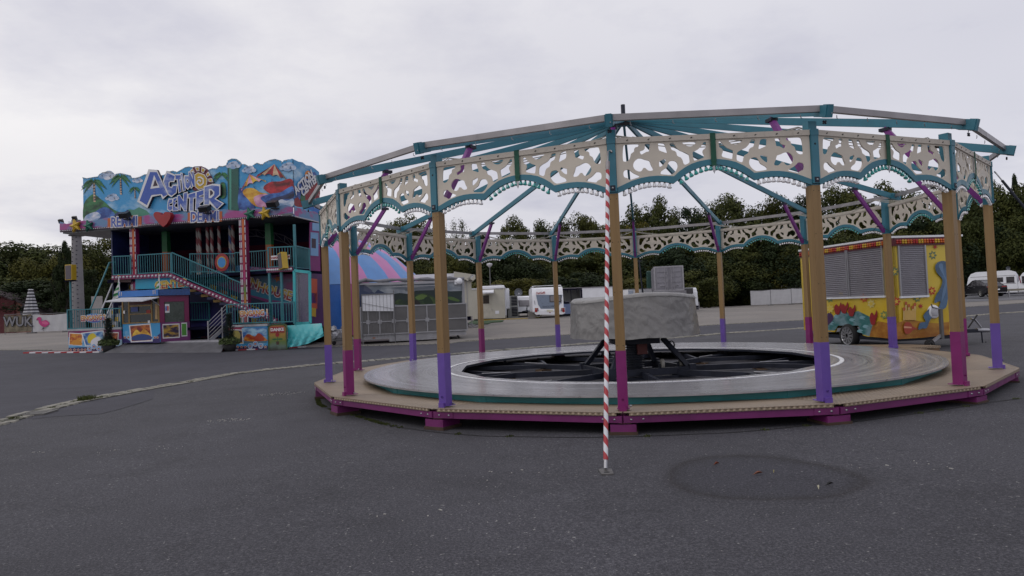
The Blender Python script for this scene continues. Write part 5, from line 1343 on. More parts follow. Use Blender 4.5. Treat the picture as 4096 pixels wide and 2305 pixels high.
for t0, t1 in ((0, .16), (.84, 1.0)):
    p0, p1 = dpt(t0), dpt(t1); b.bar((p0.x, p0.y, (zsill + zroof) / 2), (p1.x, p1.y, (zsill + zroof) / 2), .05, zroof - zsill, M_MAGF)
p0, p1 = dpt(0), dpt(1); b.bar((p0.x, p0.y, zroof - .15), (p1.x, p1.y, zroof - .15), .055, .3, M_MAGF); b.build('door_surround', bt)
b = MB(); p0, p1 = dpt(.17), dpt(.83); b.bar((p0.x, p0.y + .02, (zsill + zroof) / 2 - .15), (p1.x, p1.y + .02, (zsill + zroof) / 2 - .15), .02, zroof - zsill - .3, M('booth_door_green', (.05, .065, .055), .3)); b.build('side_window', bt)
p0, p1 = dpt(.2), dpt(.35); b = MB(); z_ = zroof - .62; b.bar((p0.x, p0.y - .03, z_), (p1.x, p1.y - .03, z_), .01, .42, M_WHITE); b.build('card_notice', bt)
p0, p1 = dpt(.22), dpt(.27); b = MB(); b.bar((p0.x, p0.y - .045, z_), (p1.x, p1.y - .045, z_), .01, .22, paint(60, 90, 170)); p0, p1 = dpt(.28), dpt(.33); b.bar((p0.x, p0.y - .045, z_), (p1.x, p1.y - .045, z_), .01, .22, paint(190, 60, 50)); b.build('card_mark', bt)
b = MB(); zz0 = zroof + .004; b.bb(ub0 - .1, ub1 + .05, -WB - .12, -WB + 1.0, zz0, ztop, M_BLUEF)
p0, p1 = Vector((ub1 + .05, -WB - .06, 0)), Vector((uc + .12, -.95, 0)); b.bar((p0.x, p0.y, (zz0 + ztop) / 2), (p1.x, p1.y, (zz0 + ztop) / 2), .1, ztop - zz0 - .006, M('booth_blue_led', (.02, .07, .22), .4, var=.3, scale=12))
for du in (ub0 - .02, ub1 - .22):
    for k in range(4):
        for j in range(2): b.sph((du + j * .11, -WB - .12, zz0 + .1 + k * (ztop - zz0 - .16) / 3), .028, M_LED, 6, 4)
b.build('roof_band', bt)
b = MB(); q = [fl(p, w) for p, w in ((c3(632, 742), WB + .9), (c3(1075, 735), WB + .9), (c3(1265, 690), WB + .14), (c3(830, 698), WB + .14))]; ws = (WB + .9, WB + .9, WB + .14, WB + .14)
P4 = [PF(a[0], a[1], w) for a, w in zip(q, ws)]; b.add(P4 + [p - Vector((0, 0, .04)) for p in P4], [(0, 1, 2, 3), (4, 7, 6, 5), (0, 4, 5, 1), (1, 5, 6, 2), (3, 7, 4, 0)], M('awning_white', (.50, .51, .55), .5)); b.build('awning_flap', bt)
a = fl(c3(1160, 712), WB + .5); c = fl(c3(1270, 790), WB + .05); b = MB(); b.tube([PF(*a, WB + .5), PF(*c, WB + .05)], .02, M_ALU, 6); b.build('awning_strut', bt)
art = Art(cvF, PF, WB)
art.poly(T(c3, [(840, 1140), (930, 1200), (1180, 1200), (1278, 1110), (1278, 1222), (842, 1225)]), paint(44, 32, 92))
art.poly(T(c3, [(915, 1020), (1165, 998), (1192, 1205), (938, 1218)]), M_WHITE); art.poly(T(c3, [(930, 1030), (1155, 1012), (1178, 1192), (950, 1205)]), A_P4)
art.poly(T(c3, smooth_poly([(960, 1160), (1000, 1070), (1050, 1100), (1090, 1060), (1150, 1110), (1160, 1160)])), A_SUN); art.poly(T(c3, smooth_poly([(960, 1150), (1060, 1120), (1165, 1140), (1170, 1185), (965, 1195)])), paint(44, 66, 120))
starrow(c3, [872, 910, 1215, 1248], 1160, 16); art.b.build('wall_art', wl_)
b = MB()
for t0, t1, z0q, z1q, m in ((.10, .68, zsill - .08, ZB + .15, M_WHITE), (.13, .65, zsill - .13, ZB + .2, A_P3), (.74, .94, zsill - .05, ZB + .2, M_WHITE), (.76, .92, zsill - .1, ZB + .25, paint(70, 130, 50))):
    off = {id(M_WHITE): .036}.get(id(m), .042 + .004 * (t0 > .15)); p0, p1 = dpt(t0), dpt(t1); b.bar((p0.x, p0.y - off, (z0q + z1q) / 2), (p1.x, p1.y - off, (z0q + z1q) / 2), .008, z0q - z1q, m)
b.build('wall_art', wl_)
# flags on the booth roof
M_FLAGW = M('flag_white', (.5, .52, .5), .7); M_FLAGG = M('flag_green', (.03, .17, .06), .7)
for x, y0, y1 in ((795, 445, 640), (1262, 425, 610)):
    u_, zt_ = fl(c3(x, y0), WB - .2); zb_ = ztop
    t_ = thing('small_flag', 'furled green and white flag at the %s end of the ticket booth roof' % ('left' if x < 1000 else 'right'), 'flag', Vector((FO.x, FO.y, 0)) + FU * u_ + FN * (WB - .2) + Vector((0, 0, zb_)), FTH, 'flags on the ticket booth')
    b = MB(); h = zt_ - zb_; b.tube([(.05, 0, 0), (0, 0, h)], .02, M_WHITE, 6); b.sph((0, 0, h), .035, M_YEL, 8, 6); b.build('pole', t_)
    b = MB(); n = 7
    for k in range(n):
        z0q = h - .15 - k * .13; z1q = z0q - .13; w0, w1 = .05 + .045 * k, .05 + .045 * (k + 1)
        b.add([(0, 0, z0q), (-w0, .05 * math.sin(k), z0q - .08), (-w1, .05 * math.sin(k + 1), z1q - .08), (0.0, 0, z1q)], [(0, 1, 2, 3)], M_FLAGG if k % 2 else M_FLAGW)
    b.build('cloth', t_)

# --- litter bin marked DANKE
u0_, z1_ = fl(c4(925, 1020), 2.1); u1_, _ = fl(c4(1048, 1020), 2.1); wbin = u1_ - u0_
X = Vector((FO.x, FO.y, 0)) + FU * ((u0_ + u1_) / 2 + .12) + FN * 1.85
bn = thing('litter_bin', 'painted litter bin with rounded top marked DANKE beside the turquoise sheet', 'bin', gp(X.x, X.y, .016), FTH + .45)
hb = z1_ - gz(X.x, X.y)
b = MB(); w_, d_ = .78, .66
prof = [(-w_ / 2, 0), (w_ / 2, 0), (w_ / 2, hb - .15), (w_ / 2 - .05, hb - .05), (w_ / 2 - .16, hb), (-w_ / 2 + .16, hb), (-w_ / 2 + .05, hb - .05), (-w_ / 2, hb - .15)]
m_, t_, b_ = mat_new('bin_airbrush'); s_ = N(t_, 'ShaderNodeSeparateXYZ'); L(t_, objc(t_), s_.inputs[0])
f_ = mth(t_, 'MULTIPLY_ADD', noise(t_, objc(t_), 2.2, 4), .5, mth(t_, 'MULTIPLY', s_.outputs[2], 1.0))
L(t_, ramp(t_, f_, [(.30, (.035, .04, .03)), (.48, (.10, .15, .12)), (.62, (.10, .16, .03)), (.95, (.35, .19, .03)), (1.0, (.33, .15, .04))]), b_.inputs['Base Color']); b_.inputs['Roughness'].default_value = .4
b.prism(prof, lambda u, z, w: Vector((u, -w, z)), -d_ / 2, d_ / 2, m_, m_); bo = b.build('body', bn, .012)
b = MB()
for k in range(len(prof) - 1): 
    if k > 0:
        for y_ in (-d_ / 2, d_ / 2): b.bar((prof[k][0], y_, prof[k][1]), (prof[k + 1][0], y_, prof[k + 1][1]), .05, .05, M('bin_green', (.03, .075, .025), .45), (0, 1, 0))
b.bar((-w_ / 2, -d_ / 2, 0), (-w_ / 2, -d_ / 2, hb - .15), .05, .05, M('bin_green', (.03, .075, .025), .45), (0, 1, 0)); b.build('edge_trim', bn)
b = MB(); b.bb(-.29, .29, -d_ / 2 - .02, -d_ / 2 - .004, hb - .36, hb - .10, M_REDF); fl_ = b.build('flap', bn); text_obj('flap_lettering', 'DANKE', .19, M_WHITE, fl_, (0, -d_ / 2 - .024, hb - .23), (0, 0, 0), .008, .003, sx=.9)
b = MB(); P_ = lambda u, z, w: Vector((u, -w, z))
b.prism([(-.05, .25), (.05, .25), (.07, .40), (-.07, .40)], P_, d_ / 2, d_ / 2 + .006, M('pot_brown', (.06, .03, .02), .5)); b.prism(ell(-.12, .5, .11, .035, 12), P_, d_ / 2, d_ / 2 + .006, M_GRN); b.prism(ell(.12, .5, .11, .035, 12), P_, d_ / 2, d_ / 2 + .006, M_GRN); b.bb(-.012, .012, -d_ / 2 - .007, -d_ / 2, .40, .62, M_GRN); b.prism(ell(0, .7, .085, .10, 14), P_, d_ / 2, d_ / 2 + .008, M_REDF); b.build('painted_flower', bn)
t2 = text_obj('side_lettering', 'MUT', .20, paint(214, 120, 150), bn, (w_ / 2 + .01, 0, hb * .62), (0, 0, PI / 2), .008, .003); t2 = text_obj('side_lettering', 'TOLL', .18, paint(214, 120, 150), bn, (w_ / 2 + .01, 0, hb * .47), (0, 0, PI / 2), .008, .003)

# --- turquoise sheet at the right corner
ts = MB(); TQ = {}
pts_t = T(c4, [(1130, 1025), (1270, 1015), (1410, 1005), (1555, 997)]); pts_b = T(c4, [(1140, 1280), (1280, 1262), (1400, 1232), (1582, 1142)])
rows = 8; cols = 12; vs = []
def lerp_pts(P, t): k = min(int(t * 3), 2); f = t * 3 - k; return (P[k][0] + (P[k + 1][0] - P[k][0]) * f, P[k][1] + (P[k + 1][1] - P[k][1]) * f)
for i in range(cols + 1):
    for j in range(rows + 1):
        a, c = lerp_pts(pts_t, i / cols), lerp_pts(pts_b, i / cols); tt_ = j / rows; w = 1.5 + .14 * math.sin(2.2 * i + 1.2 * j) * tt_ + .35 * tt_ - .10 * i / cols
        u_, z_ = fl((a[0] + (c[0] - a[0]) * tt_, a[1] + (c[1] - a[1]) * tt_), w); vs.append(PF(u_, z_, w))
ts.add(vs, [(i * (rows + 1) + j, (i + 1) * (rows + 1) + j, (i + 1) * (rows + 1) + j + 1, i * (rows + 1) + j + 1) for i in range(cols) for j in range(rows)], M_TURQ, True)
tp_ = thing('turquoise_sheet', 'turquoise plastic sheet hanging below the right corner of the funhouse', 'plastic sheet', (FO.x, FO.y, 0), FTH); ts.build('sheet', tp_)
# --- red/white/turquoise kerb strip on the road
def kerb(P0, P1, n, cols_, name, label, w=.22):
    A_ = ground(*P0); C_ = ground(*P1); ang = math.atan2(C_.y - A_.y, C_.x - A_.x); ln = math.hypot(C_.x - A_.x, C_.y - A_.y)
    mid = (A_ + C_) / 2; o = thing(name, label, 'kerb strip', (mid.x, mid.y, 0), ang)
    for k in range(n):
        p = A_.lerp(C_, (k + .5) / n); b = MB(); b.box((-ln / 2 + (k + .5) * ln / n, 0, gz(p.x, p.y) + .045), (ln / n * .995, w, .06), cols_[k % len(cols_)]); b.build('kerb_block', o)
kerb((110, 1414), (412, 1411), 12, [paint(150, 28, 40), paint(200, 200, 206)], 'kerb_strip', 'red and white kerb strip lying on the road left of the ramp', .5)
kerb((414, 1411), (845, 1408), 1, [M_TURQ], 'kerb_strip', 'long turquoise kerb strip along the foot of the entrance ramp')
kerb((848, 1408), (1225, 1391), 11, [paint(200, 200, 206), paint(150, 28, 40)], 'kerb_strip', 'red and white kerb strip in front of the right entrance panel', .16)
# --- potted conifers either side of the ramp
M_NEEDLE = M('grey_green_needles', (.055, .08, .066), .8, var=.4, scale=6); M_IVY = M('pot_ivy', (.05, .075, .018), .8, var=.4, scale=6); M_POT = M('dark_pot', (.02, .02, .022), .7)
def planter(p, htop, wloc, label):
    u_, _ = fl(p, wloc); X = Vector((FO.x, FO.y, 0)) + FU * u_ + FN * wloc; g_ = gp(X.x, X.y, .016); h = fl(htop, wloc)[1] - g_.z
    o = thing('potted_conifer', label, 'potted plant', g_, 0, 'potted conifers by the funhouse ramp'); r = random.Random(int(p[0])); a0_ = r.uniform(0, 6)
    b = MB(); b.lathe([(0, 0), (.24, 0), (.33, .45), (.30, .45), (.28, .38), (0, .38)], (0, 0, 0), M_POT, 20); b.build('pot', o)
    b = MB(); b.tube([(0, 0, .38), (.02, .02, h * .6), (0, 0, h * .96)], .03, M_WOODB, 6, .008); b.build('trunk', o)
    b = MB()
    for _ in range(1300):
        t = r.random() ** 1.25; z = .55 + (h - .6) * t; R_ = (.27 * (1 - t) ** .6 + .03) * (.8 + .2 * math.sin(z * 9 + a0_)); a = r.uniform(0, 2 * PI); q = Vector((math.cos(a) * R_ * r.uniform(.2, 1), math.sin(a) * R_ * r.uniform(.2, 1), z))
        d = Vector((math.cos(a), math.sin(a), r.uniform(-.1, .8))).normalized() * .20; s_ = Vector((-math.sin(a), math.cos(a), 0)) * .022
        b.add([q - s_, q + s_, q + d], [(0, 1, 2)], M_NEEDLE)
    b.build('needles', o); b = MB()
    for _ in range(800):
        a = r.uniform(0, 2 * PI); R_ = .46 * math.sqrt(r.random()); q = Vector((math.cos(a) * R_, math.sin(a) * R_, .40 + r.uniform(-.15, .38) * (1 - R_ / .7)))
        d = Vector((r.uniform(-1, 1), r.uniform(-1, 1), r.uniform(-1, 1))).normalized() * .05; e = d.orthogonal().normalized() * .03; b.add([q - d, q + e, q + d, q - e], [(0, 1, 2, 3)], M_IVY)
    b.build('ivy', o)
planter(c3(685, 1320), c3(715, 930), 2.3, 'slim potted conifer at the left end of the entrance ramp'); planter(c4(490, 1310), c4(400, 880), 2.3, 'slim potted conifer in front of the right entrance panel')
# ------------------------------------------------------------------ things standing round the yard
class Pl:
    """upright plane through O along U; l(p, w) gives (along, height) of a photograph pixel on it, w metres proud"""
    def __init__(s, O, U):
        s.O = Vector((O[0], O[1], 0)); s.U = Vector((U[0], U[1], 0)).normalized(); s.N = Vector((s.U.y, -s.U.x, 0)); s.th = math.atan2(s.U.y, s.U.x)
    def l(s, p, w=0):
        d = ray(*p); o = s.O + s.N * w; t = o.dot(s.N) / Vector((d.x, d.y, 0)).dot(s.N); X = EYE + d * t
        return ((X - o).dot(s.U), X.z)
M_TYRE = M('tyre_rubber', (.012, .012, .013), .8); M_RIM = M('wheel_rim', (.33, .32, .31), .4, .6, var=.25, scale=9)
M_CARAV = M('caravan_white', (.72, .73, .77), .35, var=.05); M_CREAMB = M('cream_cladding', (.46, .44, .37), .5, var=.06)
M_GPANEL = M('grey_drop_panel', (.125, .122, .124), .5, .3, var=.16, scale=1.1, dirt=.12); M_ALUF = M('alu_frame', (.33, .33, .35), .4, .55, var=.12)
M_WGLASS = M('dark_window', (.025, .022, .028), .12); M_GWIN = M('grey_window', (.16, .15, .165), .2, var=.2)
M_TARPG = M('grey_canvas', (.17, .17, .19), .6, var=.2, scale=3, bmp=.6, bscale=9)
def wheel(par, c, r, w, axis='y', rim=.62, name='wheel', spokes=0):
    b = MB(); b.lathe([(r * rim, -w / 2), (r * .93, -w / 2), (r, -w * .3), (r, w * .3), (r * .93, w / 2), (r * rim, w / 2)], (0, 0, 0), M_TYRE, 28, axis=axis)
    o = b.build(name, par); o.location = c
    b = MB(); s_ = -1 if axis == 'y' else 1
    if not spokes: b.lathe([(r * rim, -w * .45), (r * rim * .9, -w * .42), (r * rim * .82, -w * .30), (r * .2, -w * .34), (.0, -w * .38)], (0, 0, 0), M_RIM, 28, axis=axis)
    for k in range(spokes or 10):
        a = 2 * PI * k / (spokes or 10); q = (r * rim * .55 * math.cos(a), r * rim * .55 * math.sin(a))
        if spokes:
            f = (lambda x, z: (x, -w * .44, z)) if axis == 'y' else (lambda x, z: (-w * .44, x, z))
            for da in (-.11, .11): b.bar(f(.05 * math.cos(a), .05 * math.sin(a)), f(r * rim * .93 * math.cos(a + da), r * rim * .93 * math.sin(a + da)), .022, .02, M('alloy', (.5, .5, .52), .25, .7), (0, 1, 0) if axis == 'y' else (1, 0, 0))
        else:
            p = (q[0], -w * .345, q[1]) if axis == 'y' else (-w * .345, q[0], q[1]); b.sph(p, (.035, .035, .035), M_TYRE, 6, 4)
    if spokes: b.lathe([(r * rim * .98, -w * .2), (0, -w * .2)], (0, 0, 0), M_TYRE, 24, axis=axis); b.lathe([(r * rim, -w * .45), (r * rim * .92, -w * .46), (r * rim * .90, -w * .2)], (0, 0, 0), M('alloy', (.5, .5, .52), .25, .7), 28, axis=axis)
    b.build('rim', o); return o
# --- big striped tent
tc_ = at(1215, 1100, 43); tent = thing('striped_tent', 'round blue and pink striped tent rising behind the funhouse', 'tent', gp(tc_.x, tc_.y), 0)
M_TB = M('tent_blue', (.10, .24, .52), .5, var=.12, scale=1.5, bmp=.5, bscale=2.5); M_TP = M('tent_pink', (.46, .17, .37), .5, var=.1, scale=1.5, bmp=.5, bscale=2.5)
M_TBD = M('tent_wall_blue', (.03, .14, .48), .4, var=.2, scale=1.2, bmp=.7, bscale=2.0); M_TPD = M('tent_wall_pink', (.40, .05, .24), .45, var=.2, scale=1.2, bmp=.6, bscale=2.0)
RT, ZE, ZP = 7.6, 2.76, 6.25; NG = 119
def troof(t, a): return (RT * t, ZP - (ZP - ZE) * (t ** 2.9) - .10 * abs(math.sin(a * 8.5)) * math.sin(PI * t))
b = MB(); bw = MB()
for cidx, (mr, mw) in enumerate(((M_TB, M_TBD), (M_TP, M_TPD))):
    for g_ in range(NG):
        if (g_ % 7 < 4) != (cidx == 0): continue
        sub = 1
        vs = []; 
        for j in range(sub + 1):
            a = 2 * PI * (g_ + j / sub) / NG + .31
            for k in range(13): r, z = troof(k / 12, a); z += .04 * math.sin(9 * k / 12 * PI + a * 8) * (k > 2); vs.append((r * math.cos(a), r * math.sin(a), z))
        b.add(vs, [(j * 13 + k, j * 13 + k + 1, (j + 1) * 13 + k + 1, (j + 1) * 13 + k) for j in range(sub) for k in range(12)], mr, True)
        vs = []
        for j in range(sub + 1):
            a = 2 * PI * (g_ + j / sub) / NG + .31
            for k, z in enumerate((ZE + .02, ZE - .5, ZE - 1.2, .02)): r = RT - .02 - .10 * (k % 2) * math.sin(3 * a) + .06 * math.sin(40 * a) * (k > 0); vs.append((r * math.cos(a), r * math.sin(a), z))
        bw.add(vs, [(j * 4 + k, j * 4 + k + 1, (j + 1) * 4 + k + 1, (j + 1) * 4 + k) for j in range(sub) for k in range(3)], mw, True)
for nm_, q_ in (('roof', b), ('wall_cloth', bw)):
    me = q_.mesh(nm_); bm_ = bmesh.new(); bm_.from_mesh(me); bmesh.ops.remove_doubles(bm_, verts=bm_.verts, dist=.004); bm_.to_mesh(me); bm_.free(); link(nm_, me, tent)

# --- grey drop-side market trailer
TPl = Pl((-7.38, 33.0), (5.03, 1.5)); k1 = lambda x, y: (1250 + x / 2.9, 900 + y / 2.9)
zb = TPl.l(k1(1000, 1262))[1]; zt = TPl.l(k1(1000, 937))[1]; zm = TPl.l(k1(1000, 662))[1]; LT = TPl.l(k1(1775, 1100))[0]; gT = gz(-4.9, 33.7) + .016
tr = thing('market_trailer', 'grey drop-sided market trailer with alpine landscape mural on two axles', 'trailer', (-7.38, 33.0, 0), TPl.th)
b = MB(); b.bb(0, LT, .02, 2.15, zb - .02, zm, M_ALUF); b.bb(0, LT, -.02, 2.15, zb - .22, zb - .03, M_ALUF); b.build('body', tr)
b = MB(); b.bb(-.02, LT + .06, -.11, -.05, zb, zt, M_GPANEL); pn = b.build('drop_side', tr)
b = MB(); us = [0] + [TPl.l(k1(x, 1100), .1)[0] for x in (645, 778, 943, 1108, 1330, 1500)] + [LT + .04]; zmid = (zb + zt) / 2 - .06
for u_ in us: b.bb(u_ - .025, u_ + .025, -.135, -.112, zb + .05, zt - .05, M_ALUF)
for z_ in (zb + .02, zt - .02): b.bb(-.02, LT + .06, -.137, -.112, z_ - .03, z_ + .03, M_ALUF)
b.bb(-.02, LT + .06, -.139, -.112, zmid - .025, zmid + .025, M_ALUF)
for u_ in us[1:-1]: b.box((u_, -.145, zmid), (.19, .02, .19), M_ALUF, Matrix.Rotation(.1, 3, 'Y'))
b.build('panel_frame', pn)
b = MB(); b.bb(.02, LT - .12, -.006, .019, zt - .1, zm - .06, skym('alpine_sky', (.15, .18, .22), (.40, .42, .45), .9, .4, .62)); mu = b.build('mural', tr)
MPl = lambda p, w: TPl.l(p, w); art = Art(MPl, PF, .01)
art.poly(T(k1, [(545, 690), (600, 700), (660, 760), (720, 790), (760, 750), (840, 790), (950, 800), (950, 960), (545, 960)]), paint(44, 56, 84))
art.poly(T(k1, [(600, 700), (640, 720), (700, 770), (660, 790), (590, 760)]), paint(70, 76, 100))
art.poly(T(k1, [(950, 800), (1010, 790), (1100, 800), (1180, 770), (1250, 745), (1330, 735), (1420, 735), (1500, 760), (1600, 770), (1732, 765), (1732, 925), (950, 925)]), paint(30, 44, 44))
art.poly(T(k1, smooth_poly([(950, 900), (1010, 860), (1090, 880), (1180, 820), (1250, 800), (1340, 800), (1420, 850), (1430, 925), (950, 925)])), skym('alpine_meadow', (.008, .025, .012), (.055, .10, .02), 1.6, .42, .62))
art.poly(T(k1, smooth_poly([(1190, 840), (1260, 810), (1330, 820), (1310, 850), (1230, 870)])), paint(84, 108, 50)); art.poly(T(k1, smooth_poly([(1560, 840), (1620, 835), (1700, 870), (1690, 890), (1600, 870)])), paint(70, 96, 44))
art.poly(T(k1, smooth_poly([(1150, 890), (1210, 870), (1250, 925), (1130, 925)])), paint(30, 24, 22)); art.poly(T(k1, smooth_poly([(1290, 860), (1345, 830), (1400, 900), (1380, 920), (1300, 915)])), paint(20, 44, 22))
art.b.build('mural_art', mu)
b = MB(); b.bb(LT - .12, LT, -.05, .018, zt, zm, M_ALUF); b.bb(0, LT, -.06, .018, zm - .10, zm, M_ALUF); b.bb(.3, LT * .75, -.16, -.10, zm - .13, zm - .09, M_ALUF); b.bb(1.6, LT * .72, -.26, -.2, zm - .26, zm - .22, M_ALUF); b.bb(2.2, LT * .7, -.03, -.01, zm - .46, zm - .32, paint(110, 116, 124)); b.build('canopy_arm', tr)
b = MB(); b.tube([(k * LT / 14, -.02 + .02 * math.sin(k), zm + .09 + .03 * math.sin(1.7 * k)) for k in range(15)], [.08 + .03 * math.sin(2.3 * k) for k in range(15)], M_TARPG, 8); b.tube([(-.15, -.1, zm + .02), (.35, -.15, zm + .16)], .09, M_TARPG, 8); b.build('rolled_canopy', tr)
u_, z_ = TPl.l(k1(1700, 655), .15); b = MB(); b.sph((u_, -.2, z_), (.17, .14, .17), M_CARAV, 14, 10); b.box((u_ - .12, -.08, z_ - .04), (.2, .12, .22), M_CARAV); b.build('lamp', tr)
for i, x in enumerate((1052, 1275)):
    u_, _ = TPl.l(k1(x, 1320), -.05); wheel(tr, (u_, .16, gT + .335), .335, .22)
b = MB(); u0_, _ = TPl.l(k1(890, 1290)); u1_, _ = TPl.l(k1(1440, 1290)); b.bb(u0_, u1_, -.03, .02, zb - .36, zb - .02, M_ALUF); b.build('mudguard', tr)
b = MB(); u_, z_ = TPl.l(k1(713, 1312), .03); b.box((u_, -.03, z_), (.12, .02, .05), M_ORG); b.build('side_marker', tr)
b = MB(); b.bar((0, .7, zb - .12), (-1.35, .85, zb - .16), .09, .12, M_ALUF); b.bar((0, 1.5, zb - .12), (-1.35, .95, zb - .16), .09, .12, M_ALUF); b.tube([(-.7, .55, gT), (-.7, .55, zb + .25)], .04, M_STEEL, 8); b.tube([(-1.25, .8, gT + .02), (-1.25, .8, zb + .2)], .035, M_STEEL, 8); b.lathe([(.0, -.05), (.1, -.05), (.1, .05), (0, .05)], (-1.25, .8, gT + .1), M_TYRE, 14, axis='y'); b.build('drawbar', tr)
b = MB(); rr_ = random.Random(4)
for i in range(26): b.box((-1.0 + rr_.uniform(-.4, .4), .6 + rr_.uniform(-.2, .3), zb + rr_.uniform(.0, .42)), (rr_.uniform(.15, .4), .2, rr_.uniform(.1, .25)), M('foil_wrap', (.42, .42, .46), .25, .4), Matrix.Rotation(rr_.uniform(-1, 1), 3, (rr_.random(), rr_.random(), 1)))
b.build('foil_bundle', tr)
b = MB(); b.tube([(TPl.l(k1(1690, 1290))[0], .2, zb - .25), (TPl.l(k1(1690, 1290))[0] + .1, .2, zb - .38)], .05, M_TYRE, 8); b.build('support_leg', tr)
# mesh fence panel with a white board leaning on the trailer
mf = thing('mesh_fence_panel', 'wire mesh fence panel with white board leaning on the market trailer', 'fence panel', (-7.38, 33.0, 0), TPl.th)
q = [TPl.l(k1(*p), .22) for p in ((568, 812), (942, 797), (942, 1000), (575, 1000))]
b = MB(); b.poly([PF(u, z, .2) for u, z in q][::-1], M_CARAV); b.build('board', mf)
b = MB(); M_WIRE = M('fence_wire', (.16, .16, .17), .5, .5)
b.tube([PF(*q[0], .23), PF(*q[1], .23)], .025, M_WIRE, 6); b.tube([PF(q[0][0], q[0][1], .23), PF(q[0][0], gT, .23)], .025, M_WIRE, 6); b.tube([PF(q[1][0], q[1][1] + .15, .23), PF(q[1][0], gT, .23)], .025, M_WIRE, 6)
for k in range(1, 9): x = q[0][0] + (q[1][0] - q[0][0]) * k / 9; b.tube([PF(x, q[0][1], .23), PF(x, gT + .3, .23)], .008, M_WIRE, 4)
b.tube([PF(q[0][0], q[0][1] - .4, .23), PF(q[1][0], q[1][1] - .75, .23)], .01, M_WIRE, 4); b.build('wire_grid', mf)

k5 = lambda x, y: (1500 + x / 3.0306, 1100 + y / 3.0306)
def box_at(pl, y): return pl
# --- cream show trailer behind
BPl = Pl((at(1640, 1150, 42).x, 42), (1, .10)); u1_ = BPl.l(k5(1172, 200))[0]; z1_ = BPl.l(k5(1100, 45))[1]
X = BPl.O; cw = thing('cream_show_trailer', 'long cream show trailer with scalloped awning edge behind the grey market trailer', 'trailer', (X.x, X.y, 0), BPl.th)
gB = gz(X.x + 2, X.y)
b = MB(); b.bb(-.6, u1_, .02, 2.6, gB + .75, z1_, M_CREAMB); b.bb(-.5, u1_ - .1, .2, 2.5, gB + .5, gB + .74, M_DARK); b.build('body', cw)
b = MB(); zr = BPl.l(k5(900, -15))[1]; b.bb(-.7, u1_ - 1.0, -.1, 2.7, z1_ + .01, zr, M_CARAV)
sc = [(u1_ - 1.05, zr + .1)] + [(u1_ + .25, z1_ + .2)]
for k in range(9): sc.append((u1_ + .25 - k * 1.3 / 8, z1_ - .06 - .10 * (k % 2)))
b.prism(sc[::-1], PF, -2.2, .35, M_CREAMB); b.build('awning_roof', cw)
b = MB(); q = BPl.l(k5(1160, 25), .3); b.box(PF(q[0], q[1] - .02, .3), (.12, .1, .45), M_CARAV, Matrix.Rotation(.9, 3, 'Y')); b.build('awning_arm', cw)
b = MB(); b.bb(u1_ - 1.1, u1_ - 1.06, -.01, .019, gB + .8, z1_, M_ALUF); b.bb(u1_ - .3, u1_ - .27, -.01, .019, gB + .8, z1_, M_ALUF); b.build('corner_trim', cw)
for uu in (u1_ - 2.2, u1_ - 3.0): wheel(cw, (uu, .25, gB + .4), .38, .24)
b = MB()
for k in range(5): b.bar((u1_ - .3 + .25 * k, -.2 - .05 * k, gB + .03), (u1_ - .9 + .25 * k, .4, gB + .55 - .09 * k), .03, .05, M_ALUF)
for uu in (u1_ - .05, u1_ + .35): b.tube([(uu, .3, gB), (uu, .3, gB + .9)], .025, M_ALUF, 6)
b.build('folded_steps', cw)
# --- cream site cabin
D_ = 52.0; CPl = Pl((at(*k5(1185, 550), D_).x, D_), (1, -.03)); u1_, zb_ = CPl.l(k5(1583, 545)); zt_ = CPl.l(k5(1400, 168))[1]
cb_ = thing('site_cabin', 'cream office cabin with brown door window and small canopy', 'cabin', (CPl.O.x, CPl.O.y, 0), CPl.th); zb_ = gz(CPl.O.x + 1, D_) + .1
b = MB(); b.bb(0, u1_, 0, 2.5, zb_, zt_, M_CREAMB); b.bb(.1, u1_ - .1, .1, 2.4, zb_ - .14, zb_, M_DARK); b.build('wall', cb_)
b = MB(); b.bb(-.05, u1_ + .04, -.06, 2.56, zt_ + .003, zt_ + .07, M_CARAV); b.bb(u1_ - .15, u1_ - .02, -.016, -.003, zb_, zt_, M_CREAM if False else M_CREAMB); b.build('roof', cb_)
def cl(x, y, w=.02): return CPl.l(k5(x, y), w)
b = MB(); (x0, z0), (x1, z1) = cl(1305, 545), cl(1410, 230); b.bb(x0, x1, -.03, -.003, zb_ + .03, z1, M('cabin_door', (.44, .42, .35), .5)); dr = b.build('door', cb_)
b = MB(); (x0, z0), (x1, z1) = cl(1313, 350), cl(1382, 246); b.bb(x0, x1, -.045, -.031, z0, z1, M('brown_glass', (.03, .022, .018), .2)); b.build('window', dr)
b = MB(); x, z = cl(1418, 418); b.sph((x, -.05, z), .04, M_STEEL, 8, 6); b.build('handle', dr)
b = MB(); (x0, z0), (x1, z1) = cl(1300, 215, .5), cl(1438, 195, .5); b.add([(x0, 0, z1 + .12), (x1, 0, z1 + .12), (x1, -.7, z0 + .02), (x0, -.7, z0 + .02), (x0, 0, z1 + .05), (x1, 0, z1 + .05), (x1, -.7, z0 - .08), (x0, -.7, z0 - .08)], [(3, 2, 1, 0), (4, 5, 6, 7), (3, 7, 6, 2), (0, 3, 7, 4)[::-1], (1, 2, 6, 5)[::-1]], M_CARAV); b.build('canopy', cb_)
b = MB(); (x0, z0), (x1, z1) = cl(1458, 473), cl(1503, 433); b.bb(x0, x1, -.02, -.003, z0, z1, M_CARAV); b.build('vent', cb_)
b = MB(); b.bb(u1_ + .003, u1_ + .03, .2, 2.2, zb_ + .2, zt_ - .15, M_CARAV); b.build('side_panel', cb_)
